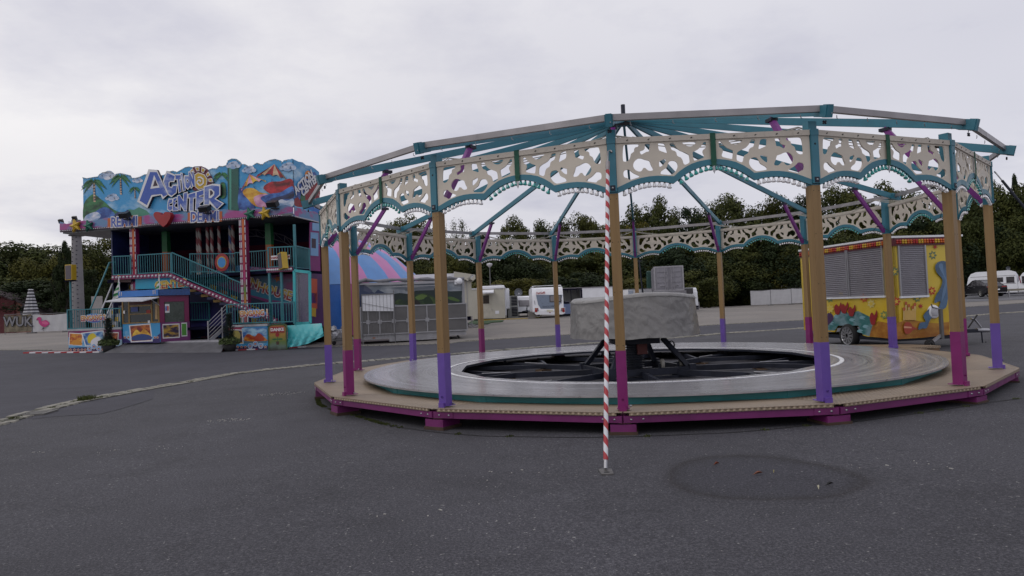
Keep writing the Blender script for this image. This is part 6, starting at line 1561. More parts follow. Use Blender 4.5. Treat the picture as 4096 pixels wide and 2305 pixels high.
# artificial turf mat
pts = [ground(*k5(*p)) for p in ((1102, 606), (1370, 600), (1410, 582), (1545, 572), (1560, 556), (1180, 562))]
b = MB(); pts = [(p.x, p.y) for p in pts]; b.prism(pts, lambda x, y, w: Vector((x, y, gz(x, y) + w)), .004, .05, M('turf_mat', (.025, .06, .018), .95, var=.3, scale=9)); tag(b.build('turf_mat'), 'dark green artificial turf mat laid in front of the cream cabin', 'mat')

def caravan(name, label, loc, rz, W, Ln, H, zf=.42, group=None, rear=True):
    """shell with rounded ends; the rear face looks to local -Y"""
    t_ = thing(name, label, 'caravan', loc, rz, group)
    prof = [(-.02, zf), (0.04, zf + .35), (.16, zf + 1.25), (.24, H - .38), (.36, H - .14), (.62, H - .02), (Ln * .5, H), (Ln - .5, H - .04), (Ln - .2, H - .22), (Ln - .04, H - .75), (Ln, zf + .6), (Ln - .1, zf)]
    b = MB(); b.prism(prof, lambda y, z, w: Vector((-w, y, z)), -W / 2, W / 2, M_CARAV)
    bo = b.build('body', t_, .11); bo.modifiers['bevel'].segments = 3; bo.modifiers['bevel'].angle_limit = 1.1
    b = MB(); b.bb(-W / 2 + .12, W / 2 - .12, .3, Ln - .4, .28, zf - .002, M_DARK); b.bar((0, Ln - .3, .4), (0, Ln + 1.2, .42), .08, .1, M_BLACK); b.build('chassis', t_)
    for s_ in (-1, 1): wheel(t_, (s_ * (W / 2 - .14), Ln * .5, .32), .32, .2, axis='x')
    return t_
# --- main caravan, back towards the carousel
D_ = 50.0; p = at(2195, 1274, D_); g_ = gz(p.x, D_) + .0
Wc = (2305 - 1930) / 3.0306 / FPX * D_; VPl = Pl((p.x, D_), (1, .0)); Hc = VPl.l(k5(2150, 142))[1] - g_
cvn = caravan('caravan', 'white caravan showing its blue grey rear panel with red lettering, left of the covered drum', (p.x, D_, g_), 0.02, Wc, 5.6, Hc)
def vw(x, y, w=.0): u, z = VPl.l(k5(x, y), w); return u, z - g_
def slant(z): return .04 + (z - .77) * .133 if z > .77 else .04    # depth of the rear face at height z
PV = lambda u, z, w: Vector((u, slant(z) - w, z))
M_BGREY = M('caravan_blue_grey', (.15, .19, .26), .35, var=.08)
b = MB(); b.prism([vw(*q) for q in ((1952, 242), (2272, 240), (2258, 330), (2215, 400), (2180, 412), (2010, 412), (1978, 360))][::-1], PV, .0, .022, M_BGREY); b.build('rear_panel', cvn)
b = MB(); b.prism([vw(*q) for q in ((2116, 248), (2262, 244), (2258, 328), (2118, 330))][::-1], PV, .02, .045, M_WGLASS); wn_ = b.build('window', cvn); b = MB(); b.prism([vw(*q) for q in ((2126, 256), (2252, 253), (2249, 318), (2128, 320))][::-1], PV, .04, .052, M_GWIN); b.build('pane', wn_)
u_, z_ = vw(2007, 219); text_obj('maker_lettering', 'Dethleffs', .235, M('caravan_red', (.30, .02, .02), .4), cvn, PV(u_, z_, .075), (0, -.03, 0), .006, .003, shear=.25, sx=.80)
u_, z_ = vw(2112, 384); text_obj('model_lettering', 'EXCLUSIV', .17, M('caravan_grey_letters', (.07, .09, .12), .4), cvn, PV(u_, z_, .03), (0, -.02, 0), .002, .003, sx=1.3)
b = MB(); b.prism([vw(*q) for q in ((1935, 395), (1980, 420), (2040, 445), (2195, 445), (2255, 420), (2305, 392), (2305, 465), (2270, 480), (1960, 482), (1935, 470))][::-1], PV, -.05, .06, M_CARAV); bp = b.build('bumper', cvn, .03)
b = MB(); u0_, z0_ = vw(2080, 450); u1_, z1_ = vw(2160, 422); b.prism([(u0_ + .05, z0_), (u1_ - .05, z0_), (u1_, (z0_ + z1_) / 2), (u1_ - .05, z1_), (u0_ + .05, z1_), (u0_, (z0_ + z1_) / 2)], PV, .05, .075, M('plate_cream', (.60, .58, .47), .5)); b.build('number_plate', cvn)
u_, z_ = vw(2121, 456); b = MB(); b.prism([(u_ - .06, z_ + .03), (u_, z_ - .05), (u_ + .06, z_ + .03)], PV, .06, .075, M_REDF); b.build('reflector', cvn)
M_LAMPR = M('tail_lamp_red', (.32, .012, .016), .2); M_LAMPO = M('tail_lamp_orange', (.42, .12, .03), .2); M_LAMPG = M('lamp_surround', (.22, .23, .25), .4)
for xs in ((1948, 1970, 1953), (2266, 2288, 2285)):
    b = MB(); u_, z_ = vw((xs[0] + xs[1]) / 2, 425); b.prism([vw(*q) for q in (((xs[0] - 12, 400), (xs[1] + 8, 402), (xs[1] + 14, 440), (xs[0] - 8, 452)) if xs[0] < 2000 else ((xs[0] - 8, 402), (xs[1] + 12, 398), (xs[1] + 12, 450), (xs[0] - 16, 440)))][::-1], PV, .05, .07, M_LAMPG); lc = b.build('lamp_cluster', cvn)
    for x, y, r, m in ((xs[0], 411, .055, M_LAMPO), (xs[1], 412, .055, M_LAMPR), (xs[2], 437, .10, M_LAMPR)):
        u_, z_ = vw(x, y); b = MB(); b.prism(ell(u_, z_, r, r, 16), PV, .068, .09, m); b.build('tail_lamp', lc)
b = MB()
for s_ in (-1, 1): b.tube([(s_ * (Wc / 2 - .1), .35, Hc - .05), (s_ * (Wc / 2 - .1), .6, Hc + .1), (s_ * (Wc / 2 - .1), 4, Hc + .1)], .02, M_CARAV, 6); b.tube([(s_ * Wc * .42, -.04 + slant(1.2), 1.0), (s_ * Wc * .44, -.06 + slant(1.2), 1.3)], .015, M_PLUG, 5)
b.tube([(-Wc / 2 + .1, .6, Hc + .1), (Wc / 2 - .1, .6, Hc + .1)], .02, M_CARAV, 6); b.build('roof_rail', cvn)
# --- second caravan, front end, to its left
D_ = 57.0; p = at(*k5(1858, 500), D_); g_ = gz(p.x, D_); VPl = Pl((p.x, D_), (1, 0)); Hc2 = VPl.l(k5(1800, 252))[1] - g_
c2 = caravan('caravan', 'white caravan with wide grey front window, partly hidden by the blue grey one', (p.x, D_, g_), -.02, 2.15, 5.2, Hc2)
def vw(x, y, w=.0): u, z = VPl.l(k5(x, y), w); return u, z - g_
b = MB(); b.prism([vw(*q) for q in ((1735, 308), (1935, 306), (1945, 380), (1745, 384))][::-1], PV, .0, .03, M_GWIN); wn_ = b.build('window', c2)
b = MB(); b.prism([vw(*q) for q in ((1755, 316), (1925, 314), (1925, 372), (1760, 374))][::-1], PV, .03, .036, M('net_curtain', (.24, .23, .25), .5)); b.build('pane', wn_)
b = MB(); q = vw(1845, 440); b.bar((q[0], 0, .45), (q[0], -1.1, .5), .08, .1, M_BLACK); b.bar((q[0] - .4, 0, .45), (q[0], -.9, .5), .06, .08, M_BLACK); b.bar((q[0] + .4, 0, .45), (q[0], -.9, .5), .06, .08, M_BLACK); b.tube([(q[0], -.9, .0), (q[0], -.9, .95)], .03, M_BLACK, 6); b.tube([(q[0] - .1, -1.0, .55), (q[0] + .05, -1.1, .9)], .025, M_BLACK, 6); b.build('drawbar', c2)
# --- white living van behind the cabin
D_ = 55.0; p = at(*k5(1435, 500), D_); g_ = gz(p.x, D_); VPl = Pl((p.x, D_), (1, 0)); Hc3 = VPl.l(k5(1500, 128))[1] - g_; u0_ = VPl.l(k5(1238, 300))[0]; u1_ = VPl.l(k5(1630, 300))[0]
c3v = thing('living_van', 'tall white living trailer showing above and beside the cream cabin', 'trailer', (p.x, D_, g_), .0)
b = MB(); b.bb(u0_, u1_ - .35, 0, 6, .7, Hc3, M_CARAV); o = b.build('body', c3v, .08)
b = MB(); b.bb(u1_ - .34, u1_, .6, 5.4, .75, Hc3 - .25, M_CARAV); o = b.build('slide_out', c3v, .05)
b = MB(); b.bb(u1_ - .008, u1_ + .02, 1.2, 2.0, 1.4, 2.2, M_WGLASS); b.build('window', c3v); b = MB(); b.bb(u1_ - .6, u1_ - .36, -.02, -.003, .9, Hc3 - .2, M_GWIN); b.build('end_window', c3v)
b = MB(); b.bb(u0_ + .2, u1_ - .4, .2, 5.8, .35, .69, M_DARK); b.box(((u0_ + u1_) / 2 + .3, .5, Hc3 + .04), (.9, .5, .07), M_GWIN); b.build('underbody', c3v)
for yy in (2.4, 3.3): wheel(c3v, (u1_ - .2, yy, .36), .36, .22, axis='x')
# striped generator box and cable reel between vans
D_ = 56; p = at(*k5(1675, 505), D_); g_ = gz(p.x, D_); gl = thing('louvred_cabinet', 'grey louvred generator cabinet between the living trailer and the front caravan', 'cabinet', (p.x, D_, g_))
b = MB(); b.bb(-.42, .42, 0, 1, .0, 1.8, M('cabinet_grey', (.28, .29, .28), .5)); b.build('housing', gl)
b = MB()
for k in range(13):
    if k != 6: b.bb(-.1, .38, -.05, -.003, .15 + k * .125, .22 + k * .125, M_DARK)
b.build('louvre', gl)
# satellite dish
D_ = 58; p = at(*k5(1740, 260), D_); dsh = thing('satellite_dish', 'dark grey satellite dish on a mast behind the front caravan', 'satellite dish', gp(p.x, D_), 0); h = at(*k5(1740, 215), D_).z - gz(p.x, D_)
b = MB(); b.lathe([(0, .10), (.2, .07), (.35, 0), (.33, -.01)], (0, 0, h), M('dish_grey', (.12, .13, .15), .6), 20, axis='y'); b.build('reflector', dsh); b = MB(); b.tube([(0, .1, 0), (0, .1, h)], .03, M_ALUF, 6); b.tube([(0, .05, h - .3), (.05, -.35, h - .1)], .012, M_ALUF, 5); b.box((.05, -.35, h - .08), (.06, .1, .06), M_CARAV); b.build('mast', dsh)
# yellow hose and box by the caravans
p = ground(*k5(1900, 528)); b = MB(); hx_ = thing('hose_box', 'small grey box with yellow hose loops beside the main caravan', 'hose box', (p.x, p.y, p.z)); b.bb(-.25, .25, -.2, .2, 0, .5, M('hose_box_grey', (.16, .15, .14), .7)); b.build('box', hx_)
b = MB()
for k in range(3): b.tube([(.45 + .32 * math.cos(t / 12 * 2 * PI), -.15 + .04 * k, .36 + .32 * math.sin(t / 12 * 2 * PI)) for t in range(13)], .02, M('hose_yellow', (.30, .27, .08), .6), 5)
b.tube([(-.3, -.4, .03), (-1.4, -.6, .03), (-2.6, -.3, .03), (-3.6, -.5, .03)], .025, M_YEL, 5); b.build('hose', hx_)
# --- open white market trailer
D_ = 53; p = at(2350, 1260, D_); g_ = gz(p.x, D_); VPl = Pl((at(*k5(2290, 500), D_).x, D_), (1, .02))
om = thing('open_stall_trailer', 'white stall trailer standing open above a blue counter, right of the main caravan', 'trailer', (VPl.O.x, D_, 0), VPl.th)
def vw(x, y, w=.0): return VPl.l(k5(x, y), w)
(_, zt_), (ue, _), (_, zc) = vw(2400, 158), (VPl.l((2452, 1200))), vw(2400, 345)
zb_ = vw(2400, 470)[1]; uo = vw(2508, 200)[0]
b = MB(); b.bb(-.3, ue, 2.0, 2.1, zc, zt_ - .05, M('stall_back', (.45, .45, .42), .6)); b.bb(uo + .02, ue, 0, 2.0, zc - .4, zt_ - .04, M_CARAV); b.bb(-.35, -.3, 0, 2.1, zc, zt_ - .05, M_CARAV); b.build('wall', om)
b = MB(); b.bb(-.4, ue, -.05, 2.15, zt_ - .04, zt_ + .02, M_BLUEF if False else M_GWIN); b.build('roof', om)
b = MB(); b.bb(-.3, uo, -.03, .03, zt_ - .14, zt_ - .045, M_DARK); b.bb(uo - .08, uo + .015, -.03, .03, zc, zt_ - .141, M_DARK)
for x in (2335, 2376, 2450): u_ = vw(x, 250)[0]; b.bb(u_ - .02, u_ + .02, -.02, .02, vw(x, 215)[1] if x != 2376 else zc, zt_ - .141, M_DARK)
b.build('frame', om)
b = MB(); b.bb(-.2, ue, -.12, .0, zb_, zc - .02, M('counter_blue', (.16, .21, .36), .45)); b.bb(-.2, ue, -.14, .3, zc + .003, zc + .12, M_DARK); b.build('counter', om)
b = MB(); b.bb(vw(2310, 300)[0], vw(2420, 300)[0], .3, 1.2, zc + .13, vw(2400, 312)[1], M_TARPG); b.build('covered_goods', om)
b = MB(); b.bb(-.2, ue, .1, 2, zb_ - .15, zb_ - .003, M_BLACK); b.build('chassis', om); 
for u_ in (.9, 1.7): wheel(om, (u_, .2, g_ + .3), .3, .2)
# --- white box trailer and truck with container beyond the drum
D_ = 62; k7 = lambda x, y: (2250 + x / 2.9, 1100 + y / 2.9)
VPl = Pl((at(*k7(765, 300), D_).x, D_), (1, .25)); g_ = gz(VPl.O.x, D_); u1_, z1_ = VPl.l(k7(1040, 160))
bx_ = thing('box_trailer', 'pale white box trailer behind the drum, left of the truck', 'trailer', (VPl.O.x, D_, 0), VPl.th)
b = MB(); b.bb(0, u1_ + .6, 0, 2.2, g_ + .6, z1_, M_CARAV); b.build('body', bx_); b = MB(); b.bb(-.02, u1_ + .62, -.02, 2.22, z1_ + .002, z1_ + .05, M_ALUF); b.bb(.02, .5, -.02, -.003, g_ + .7, z1_ - .1, M('pale_blue_panel', (.42, .48, .58), .4)); b.build('roof_trim', bx_); b = MB(); b.bb(.2, u1_ + .4, .2, 2, g_ + .4, g_ + .59, M_BLACK); b.build('chassis', bx_); 
for u_ in (1.4, 2.2): wheel(bx_, (u_, .12, g_ + .33), .33, .22)
D_ = 56.4; p = at(2675, 1200, D_); g_ = gz(p.x, D_); VPl = Pl((p.x, D_), (1, .0)); k8 = lambda x, y: (2550 + x / 2.9, 900 + y / 2.9)
tk = thing('container_truck', 'green truck carrying a grey shipping container with closed double doors towards us', 'truck', (p.x, D_, 0), -.165)
def vw(x, y, w=0): return VPl.l(k8(x, y), w)
(x0, zt_), (x1, zb_) = vw(190, 484), vw(540, 790); zf_ = vw(400, 765)[1]; M_CONT = M('container_grey', (.20, .195, .225), .5, var=.12, dirt=.1); M_CFR = M('container_frame', (.27, .265, .29), .5)
b = MB(); b.bb(x0, x1, .05, 6.1, zf_, zt_, M_CONT)
for k in range(20): b.bb(x0 - .03, x0, .3 + k * .29, .44 + k * .29, zf_ + .15, zt_ - .15, M_CONT)
co = b.build('container', tk)
b = MB()
for u_ in (x0 + .05, x1 - .05): b.bb(u_ - .06, u_ + .06, -.02, .048, zf_, zt_, M_CFR)
for z_ in (zt_ - .06, zf_ + .06): b.bb(x0 + .111, x1 - .111, -.02, .048, z_ - .06, z_ + .06, M_CFR)
b.build('door_frame', co)
xm = (x0 + x1) / 2 + .04
for a, c in ((x0 + .14, xm - .05), (xm + .05, x1 - .14)):
    b = MB(); b.bb(a, c, -.0, .047, zf_ + .13, zt_ - .13, M_CONT)
    for k in range(4): z_ = zf_ + .2 + k * (zt_ - zf_ - .35) / 4; b.bb(a + .08, c - .08, -.035, -.001, z_ + .08, z_ + (zt_ - zf_) / 4 - .12, M_CONT)
    dd = b.build('door', co)
    b = MB()
    for u_ in ((c - .12, c - .32) if a < xm - .3 else (a + .12, a + .32)): b.tube([(u_, -.06, zf_ + .05), (u_, -.06, zt_ - .05)], .022, M_CFR, 6)
    z_ = vw(300, 708)[1]; b.tube([((a + c) / 2 - .2, -.08, z_), ((a + c) / 2 + .2, -.08, z_ + .02)], .025, M_ALUF, 6); b.build('lock_rod', dd)
b = MB(); b.bb(x0 - .1, x1 + .15, -.15, .04, zf_ - .42, zf_ - .004, M('tailboard_grey', (.16, .155, .175), .5)); b.bb(x0 + .3, x1 - .3, 0, 6.2, g_ + .65, zf_ - .43, M_BLACK); b.build('chassis', tk)
M_TKG = M('truck_green', (.005, .045, .036), .4)
b = MB(); xc0 = vw(140, 600)[0]; b.bb(xc0, x0 + 2.35, 6.3, 8.4, g_ + .8, zt_ - .05, M_TKG); b.build('cab', tk, .08)
b = MB(); q = vw(118, 690, -6.3); b.box((q[0] - .1, 6.2, q[1]), (.22, .16, .75), M_PLUG); b.tube([(q[0], 6.3, q[1] + .3), (xc0, 6.5, q[1] + .3)], .03, M_PLUG, 5); b.build('mirror', tk)
b = MB(); q = vw(145, 575, -6.3); b.sph((q[0] - .1, 6.2, q[1]), .14, M_LED, 8, 6); b.build('work_lamp', tk)
for u_ in (x0 + .25, x1 - .25):
    for y_ in (1.2, 2.5, 7.2): wheel(tk, (u_, y_, g_ + .5), .5, .3, axis='x')
# caravan nose right of the truck
D_ = 60; p = at(*k8(560, 1000), D_); g_ = gz(p.x, D_); VPl = Pl((p.x, D_), (1, 0)); hh = VPl.l(k8(600, 727))[1] - g_
cn = caravan('caravan', 'white caravan whose rounded end shows just right of the grey container', (p.x, D_ - .5, g_), .0, 2.0, 5, hh); b = MB(); b.bb(-.6, .6, -.0, .10, 1.5, 2.0, M_WGLASS); b.build('window', cn)
# wire crate
p = ground(*k7(1555, 402)); cr = thing('wire_crate', 'small dark wire crate on the gravel right of the covered drum', 'crate', (p.x, p.y, p.z)); sc_ = (p.y / FPX) * 50 / 2.9
b = MB()
for k in range(6):
    z_ = k * sc_ * 1.7 / 5; b.box((0, 0, z_ + .02), (sc_, sc_ * .8, .04), M_CFR if k % 2 else M_DARK)
for sx_ in (-1, 1):
    for sy in (-1, 1): b.box((sx_ * sc_ / 2, sy * sc_ * .4, sc_ * .85), (.06, .06, sc_ * 1.72), M_CFR)
b.build('frame', cr); b = MB(); b.bb(-sc_ * .4, sc_ * .4, -sc_ * .3, sc_ * .3, .05, sc_ * .9, M_DARK); b.build('load', cr)
# --- white sheeted fence panels and container on the far right side
D_ = 88; M_SHEET = M('white_fence_sheet', (.40, .40, .425), .6, var=.08, bmp=.5, bscale=2)
FPl = Pl((at(*k8(1313, 940), D_).x, D_), (1, -.34)); xs = [FPl.l(k8(x, 850))[0] for x in (1313, 1542, 1548, 1783, 1789, 1960)]; g_ = gz(FPl.O.x + 3, D_ - .3); 
lab = ('leftmost of the white sheeted fence panels by the trees', 'middle of the white sheeted fence panels by the trees', 'rightmost white sheeted fence panel, beside the ochre post')
for i in range(3):
    u0_, u1_ = xs[2 * i], xs[2 * i + 1]; z1_ = FPl.l(k8((1425, 1665, 1880)[i], (762, 748, 735)[i]))[1]; X = FPl.O + FPl.U * u0_
    o = thing('fence_panel', lab[i], 'fence panel', (X.x, X.y, gz(X.x, X.y)), FPl.th, 'white sheeted fence panels'); h = z1_ - gz(X.x, X.y); w_ = u1_ - u0_
    b = MB(); n = 10; vs = [(k * w_ / n, .03 * math.sin(k * 1.3 + i) * math.sin(PI * j / 4) , .15 + j * (h - .15) / 4 - .06 * math.sin(PI * k / n) * (j == 4)) for k in range(n + 1) for j in range(5)]
    b.add(vs, [(k * 5 + j, (k + 1) * 5 + j, (k + 1) * 5 + j + 1, k * 5 + j + 1) for k in range(n) for j in range(4)], M_SHEET, True); b.build('sheet', o)
    b = MB()
    for x in (0, w_): b.tube([(x, .06, 0), (x, .06, h)], .03, M_WIRE, 6)
    b.tube([(0, .06, h), (w_, .06, h)], .03, M_WIRE, 6); b.build('frame', o); b = MB(); b.box((w_, .05, .06), (.7, .24, .12), M('fence_foot', (.12, .12, .12), .8)); b.build('foot_block', o)
D_ = 96; CPl = Pl((at(*k8(1668, 745), D_).x, D_), (1, -.34)); z1_ = CPl.l(k8(1800, 700))[1]; u1_ = CPl.l(k8(2080, 720))[0]; wc = thing('white_container', 'long white container standing behind the white fence panels', 'container', (CPl.O.x, D_, gz(CPl.O.x, D_)), CPl.th); h = z1_ - gz(CPl.O.x, D_)
b = MB(); b.bb(0, u1_, 0, 2.4, .1, h, M_CARAV); b.build('wall', wc); b = MB(); b.bb(-.05, u1_ + .05, -.05, 2.45, h + .002, h + .10, M_ALUF); b.bb(.1, 3.4, -.02, -.003, h - .5, h - .15, paint(120, 124, 120)); b.build('roof_edge', wc)
b = MB()
for x in (5.6, 8.6): b.tube([(x - .5, -.02, h - .3), (x, -.02, h - .1), (x + .4, -.02, h - .5)], .05, M_REDF if x < 6 else M_DARK, 5)
b.build('scrawl', wc)
# --- yellow ticket kiosk trailer
KC = Vector((9.5, 16.9, 0)); EL = Vector((-.2, .98, 0)).normalized(); ER = Vector((.98, .2, 0)).normalized()
LK, RK = 3.75, 1.95; k3 = lambda x, y: (3200 + x / 2.231, 850 + y / 2.231)
KL = Pl(KC, -EL); KR = Pl(KC, ER)
ksk = thing('kiosk_trailer', 'yellow airbrushed kiosk trailer with grey roller shutters and a row of coloured lamps', 'kiosk', (KC.x, KC.y, 0), KR.th)
# local frame of the kiosk: x along the right face, left face runs back along +y (very nearly square)
def kloc(v): R = Matrix.Rotation(-KR.th, 3, 'Z'); return R @ (Vector(v) - Vector((KC.x, KC.y, 0)))
def PL(u, z, w): X = KL.O + KL.U * u + KL.N * w; return kloc((X.x, X.y, z))
def PR(u, z, w): return Vector((u, -w, z))
gK = gz(KC.x, KC.y) + .012; zr = KR.l(k3(830, 230))[1]; zl0 = KR.l(k3(900, 298))[1]; zs = KR.l(k3(900, 740))[1]; zk = KR.l(k3(862, 1133))[1]
m_, t_, b_ = mat_new('kiosk_airbrush'); oc = objc(t_); s_ = N(t_, 'ShaderNodeSeparateXYZ'); L(t_, oc, s_.inputs[0])
L(t_, ramp(t_, mth(t_, 'MULTIPLY_ADD', noise(t_, oc, 1.6, 5, .6), .9, mth(t_, 'MULTIPLY', s_.outputs[2], .22)), [(.35, (.52, .28, .010)), (.62, (.60, .41, .020)), (.9, (.62, .46, .06))]), b_.inputs['Base Color']); b_.inputs['Roughness'].default_value = .4
M_KY = m_; M_SHUT = M('shutter_grey', (.30, .29, .32), .4, .4, var=.08); M_SEA = skym('painted_sea', (.03, .15, .15), (.20, .30, .34), 2.2, .42, .62); M_DUNE = skym('painted_dune', (.30, .11, .012), (.46, .22, .03), 2.0, .42, .62)
def kprism(P, u0, u1, z0, z1, w0, w1, m, b): b.prism([(u0, z0), (u1, z0), (u1, z1), (u0, z1)], P, w0, w1, m)
zfl = gK + .42
b = MB()
lo = [KL.l(k3(x, y)) for x, y in ((860, 1136), (600, 1108), (560, 1098))]
ux = [KL.l(k3(x, 1050))[0] for x in (560, 520, 340, 310)]
wl = [(0, zk), lo[1], (ux[0], lo[2][1])] + [(ux[1], lo[2][1] + .30), (ux[2], lo[2][1] + .34), (ux[3], lo[2][1] + .06), (-LK, lo[2][1] + .08)] + [(-LK, zl0), (0, zl0)]
b.prism(wl[::-1], PL, -.05, 0, M_KY)
kr = [(0, zk)] + [KR.l(k3(x, y)) for x, y in ((1100, 1118), (1330, 1092))] + [(RK, KR.l(k3(1330, 1092))[1]), (RK, zl0), (0, zl0)]
b.prism(kr, PR, -.05, 0, M_KY)
B1 = PL(-LK, 0, 0); B2 = Vector((RK, B1.y, 0))
b.bar((B1.x, B1.y, (zfl + zl0) / 2), (B2.x, B2.y, (zfl + zl0) / 2), .04, zl0 - zfl, M_KY); b.bar((RK, 0.03, (zfl + zl0) / 2), (B2.x, B2.y, (zfl + zl0) / 2), .04, zl0 - zfl, M_KY)
bo = b.build('body', ksk)
b = MB(); b.prism([PL(-LK - .03, 0, .05)[:2], PL(.05, 0, .05)[:2], (RK + .05, -.05), (RK + .05, B1.y + .05)], lambda x, y, w: Vector((x, y, w)), zr, zr + .05, M_CARAV); b.prism([PL(-LK, 0, -.06)[:2], (.05, .06), (RK - .06, .06), (RK - .06, B1.y - .06)], lambda x, y, w: Vector((x, y, w)), zfl - .2, zfl - .1, M_BLACK); b.build('roof', ksk)
b = MB(); kprism(PL, -LK, .03, zl0 + .002, zr - .002, 0, .04, M('lamp_board', (.10, .012, .02), .5), b); kprism(PR, .0, RK, zl0 + .002, zr - .002, 0, .04, M('lamp_board', (.1, .012, .02), .5), b); lb = b.build('lamp_board', ksk)
b = MB(); LC = [M('lamp_red', (.36, .02, .015), .15), M('lamp_yellow', (.50, .30, .02), .15), M('lamp_orange', (.45, .10, .012), .15)]; r_ = random.Random(2)
for P, u0_, u1_, n in ((PL, -LK + .05, -.06, 44), (PR, .08, RK - .04, 24)):
    for k in range(n):
        m = LC[(k // 2) % 3]
        for z_ in (zl0 + .07, zr - .075): p = P(u0_ + (u1_ - u0_) * k / (n - 1), z_, .045); b.sph(p, .034, m, 7, 5)
tag(b.build('lamp', lb), kind='stuff')
def shutter(P, pl, q, name='shutter'):
    (u0_, zt_), (u1_, zb_) = pl.l(k3(*q[0]), .03), pl.l(k3(*q[1]), .03); b = MB(); n = 26
    kprism(P, u0_, u1_, zb_, zt_, .001, .012, M_SHUT, b)
    for k in range(n):
        z_ = zb_ + (k + .12) * (zt_ - zb_) / n; z2 = zb_ + (k + .86) * (zt_ - zb_) / n
        b.add([P(u0_ + .02, z_, .014), P(u1_ - .02, z_, .014), P(u1_ - .02, (z_ + z2) / 2, .034), P(u0_ + .02, (z_ + z2) / 2, .034), P(u1_ - .02, z2, .014), P(u0_ + .02, z2, .014)], [(0, 1, 2, 3), (3, 2, 4, 5)], M_SHUT)
    o = b.build(name, ksk); b = MB()
    for u_ in (u0_, u1_): kprism(P, u_ - .02, u_ + .02, zb_, zt_, .0, .045, M_ALUF, b)
    kprism(P, u0_ - .03, u1_ + .03, zb_ - .05, zb_, .0, .05, M_CARAV, b); b.build('shutter_frame', o)
shutter(PL, KL, ((418, 303), (752, 742))); 
uq_, zq_ = KL.l(k3(752, 742), .03); _ut = KL.l(k3(418, 303), .03)[0]
b_l = KL.l(k3(175, 303), .03)[0]
def shut2():
    (u0_, zt_), (u1_, zb_) = (b_l, KL.l(k3(418, 303), .03)[1]), (_ut - .06, zq_)
    b = MB(); n = 26; kprism(PL, u0_, u1_, zb_, zt_, .001, .012, M_SHUT, b)
    for k in range(n):
        z_ = zb_ + (k + .12) * (zt_ - zb_) / n; z2 = zb_ + (k + .86) * (zt_ - zb_) / n
        b.add([PL(u0_ + .02, z_, .014), PL(u1_ - .02, z_, .014), PL(u1_ - .02, (z_ + z2) / 2, .034), PL(u0_ + .02, (z_ + z2) / 2, .034), PL(u1_ - .02, z2, .014), PL(u0_ + .02, z2, .014)], [(0, 1, 2, 3), (3, 2, 4, 5)], M_SHUT)
    o = b.build('shutter', ksk); b = MB()
    for u_ in (u0_, u1_): kprism(PL, u_ - .02, u_ + .02, zb_, zt_, .0, .045, M_ALUF, b)
    kprism(PL, u0_ - .03, u1_ + .03, zb_ - .05, zb_, .0, .05, M_CARAV, b); b.build('shutter_frame', o)
shut2(); shutter(PR, KR, ((877, 298), (1140, 738)))
aL = Art(lambda p, w: KL.l(p, w), PL, 0); aR = Art(lambda p, w: KR.l(p, w), PR, 0)
aL.poly(T(k3, [(170, 880), (240, 900), (300, 940), (370, 860), (430, 900), (520, 880), (620, 930), (660, 1000), (620, 1105), (560, 1090), (520, 1010), (340, 1010), (310, 1055), (170, 1050)]), M_SEA)
for k, (x, y) in enumerate(((330, 930), (400, 900), (470, 960), (560, 940), (590, 1020), (280, 990), (540, 1060))):
    aL.poly(T(k3, smooth_poly([(x - 30, y), (x - 10, y - 18), (x + 25, y - 6), (x + 6, y + 4), (x + 22, y + 16), (x - 12, y + 12)])), paint(120, 160, 170), step=(k == 0))
aL.poly(T(k3, [(650, 1000), (700, 970), (770, 985), (862, 990), (862, 1134), (620, 1106)]), M_DUNE)
aL.poly(T(k3, smooth_poly([(250, 900), (285, 905), (300, 950), (270, 990), (248, 1000)])), paint(70, 40, 80))
aR.poly(T(k3, [(862, 990), (930, 965), (1010, 960), (1060, 970), (1150, 985), (1230, 990), (1332, 975), (1332, 1092), (1100, 1117), (864, 1132)]), M_DUNE)
def kstar(a, x, y, r, m, m2, n=7):
    a.poly(T(k3, [(x + u, y - v * 1.1) for u, v in star(0, 0, r * 1.5, n, .6, PI / 2 + .2)]), m); a.poly(T(k3, [(x + u, y - v * 1.1) for u, v in star(0, 0, r * .9, 5 if n < 8 else 7, .42, PI / 2 + .2)]), m2)
YL = paint(206, 176, 60)
for x, y, m in ((268, 765, paint(96, 128, 84)), (372, 725, paint(180, 66, 30)), (575, 765, paint(190, 76, 36)), (640, 815, paint(204, 190, 120)), (275, 860, paint(206, 186, 90)), (757, 915, paint(120, 140, 80))): kstar(aL, x, y, 26, m, YL)
for x, y, m in ((847, 528, paint(96, 116, 90)), (1183, 382, paint(96, 116, 90)), (1175, 700, paint(180, 56, 34)), (858, 795, paint(180, 50, 34)), (1042, 762, paint(110, 124, 80))): kstar(aR, x, y, 26, m, YL)
for x, y, r in ((1202, 308, 24), (1072, 836, 26)): aR.poly(T(k3, [(x + u, y - v) for u, v in star(0, 0, r, 7, .4)]), paint(170, 44, 40))
# red corals on the sea, generic coloured shapes
for x, y, h in ((345, 850, 90), (405, 845, 85), (470, 870, 85), (665, 930, 110)):
    aL.poly(T(k3, smooth_poly([(x - 22, y + h * .6), (x - 34, y), (x - 14, y - h * .35), (x + 8, y - h * .1), (x + 26, y - h * .55), (x + 34, y - h * .1), (x + 20, y + h * .3), (x + 10, y + h * .65)])), paint(140, 26, 28))
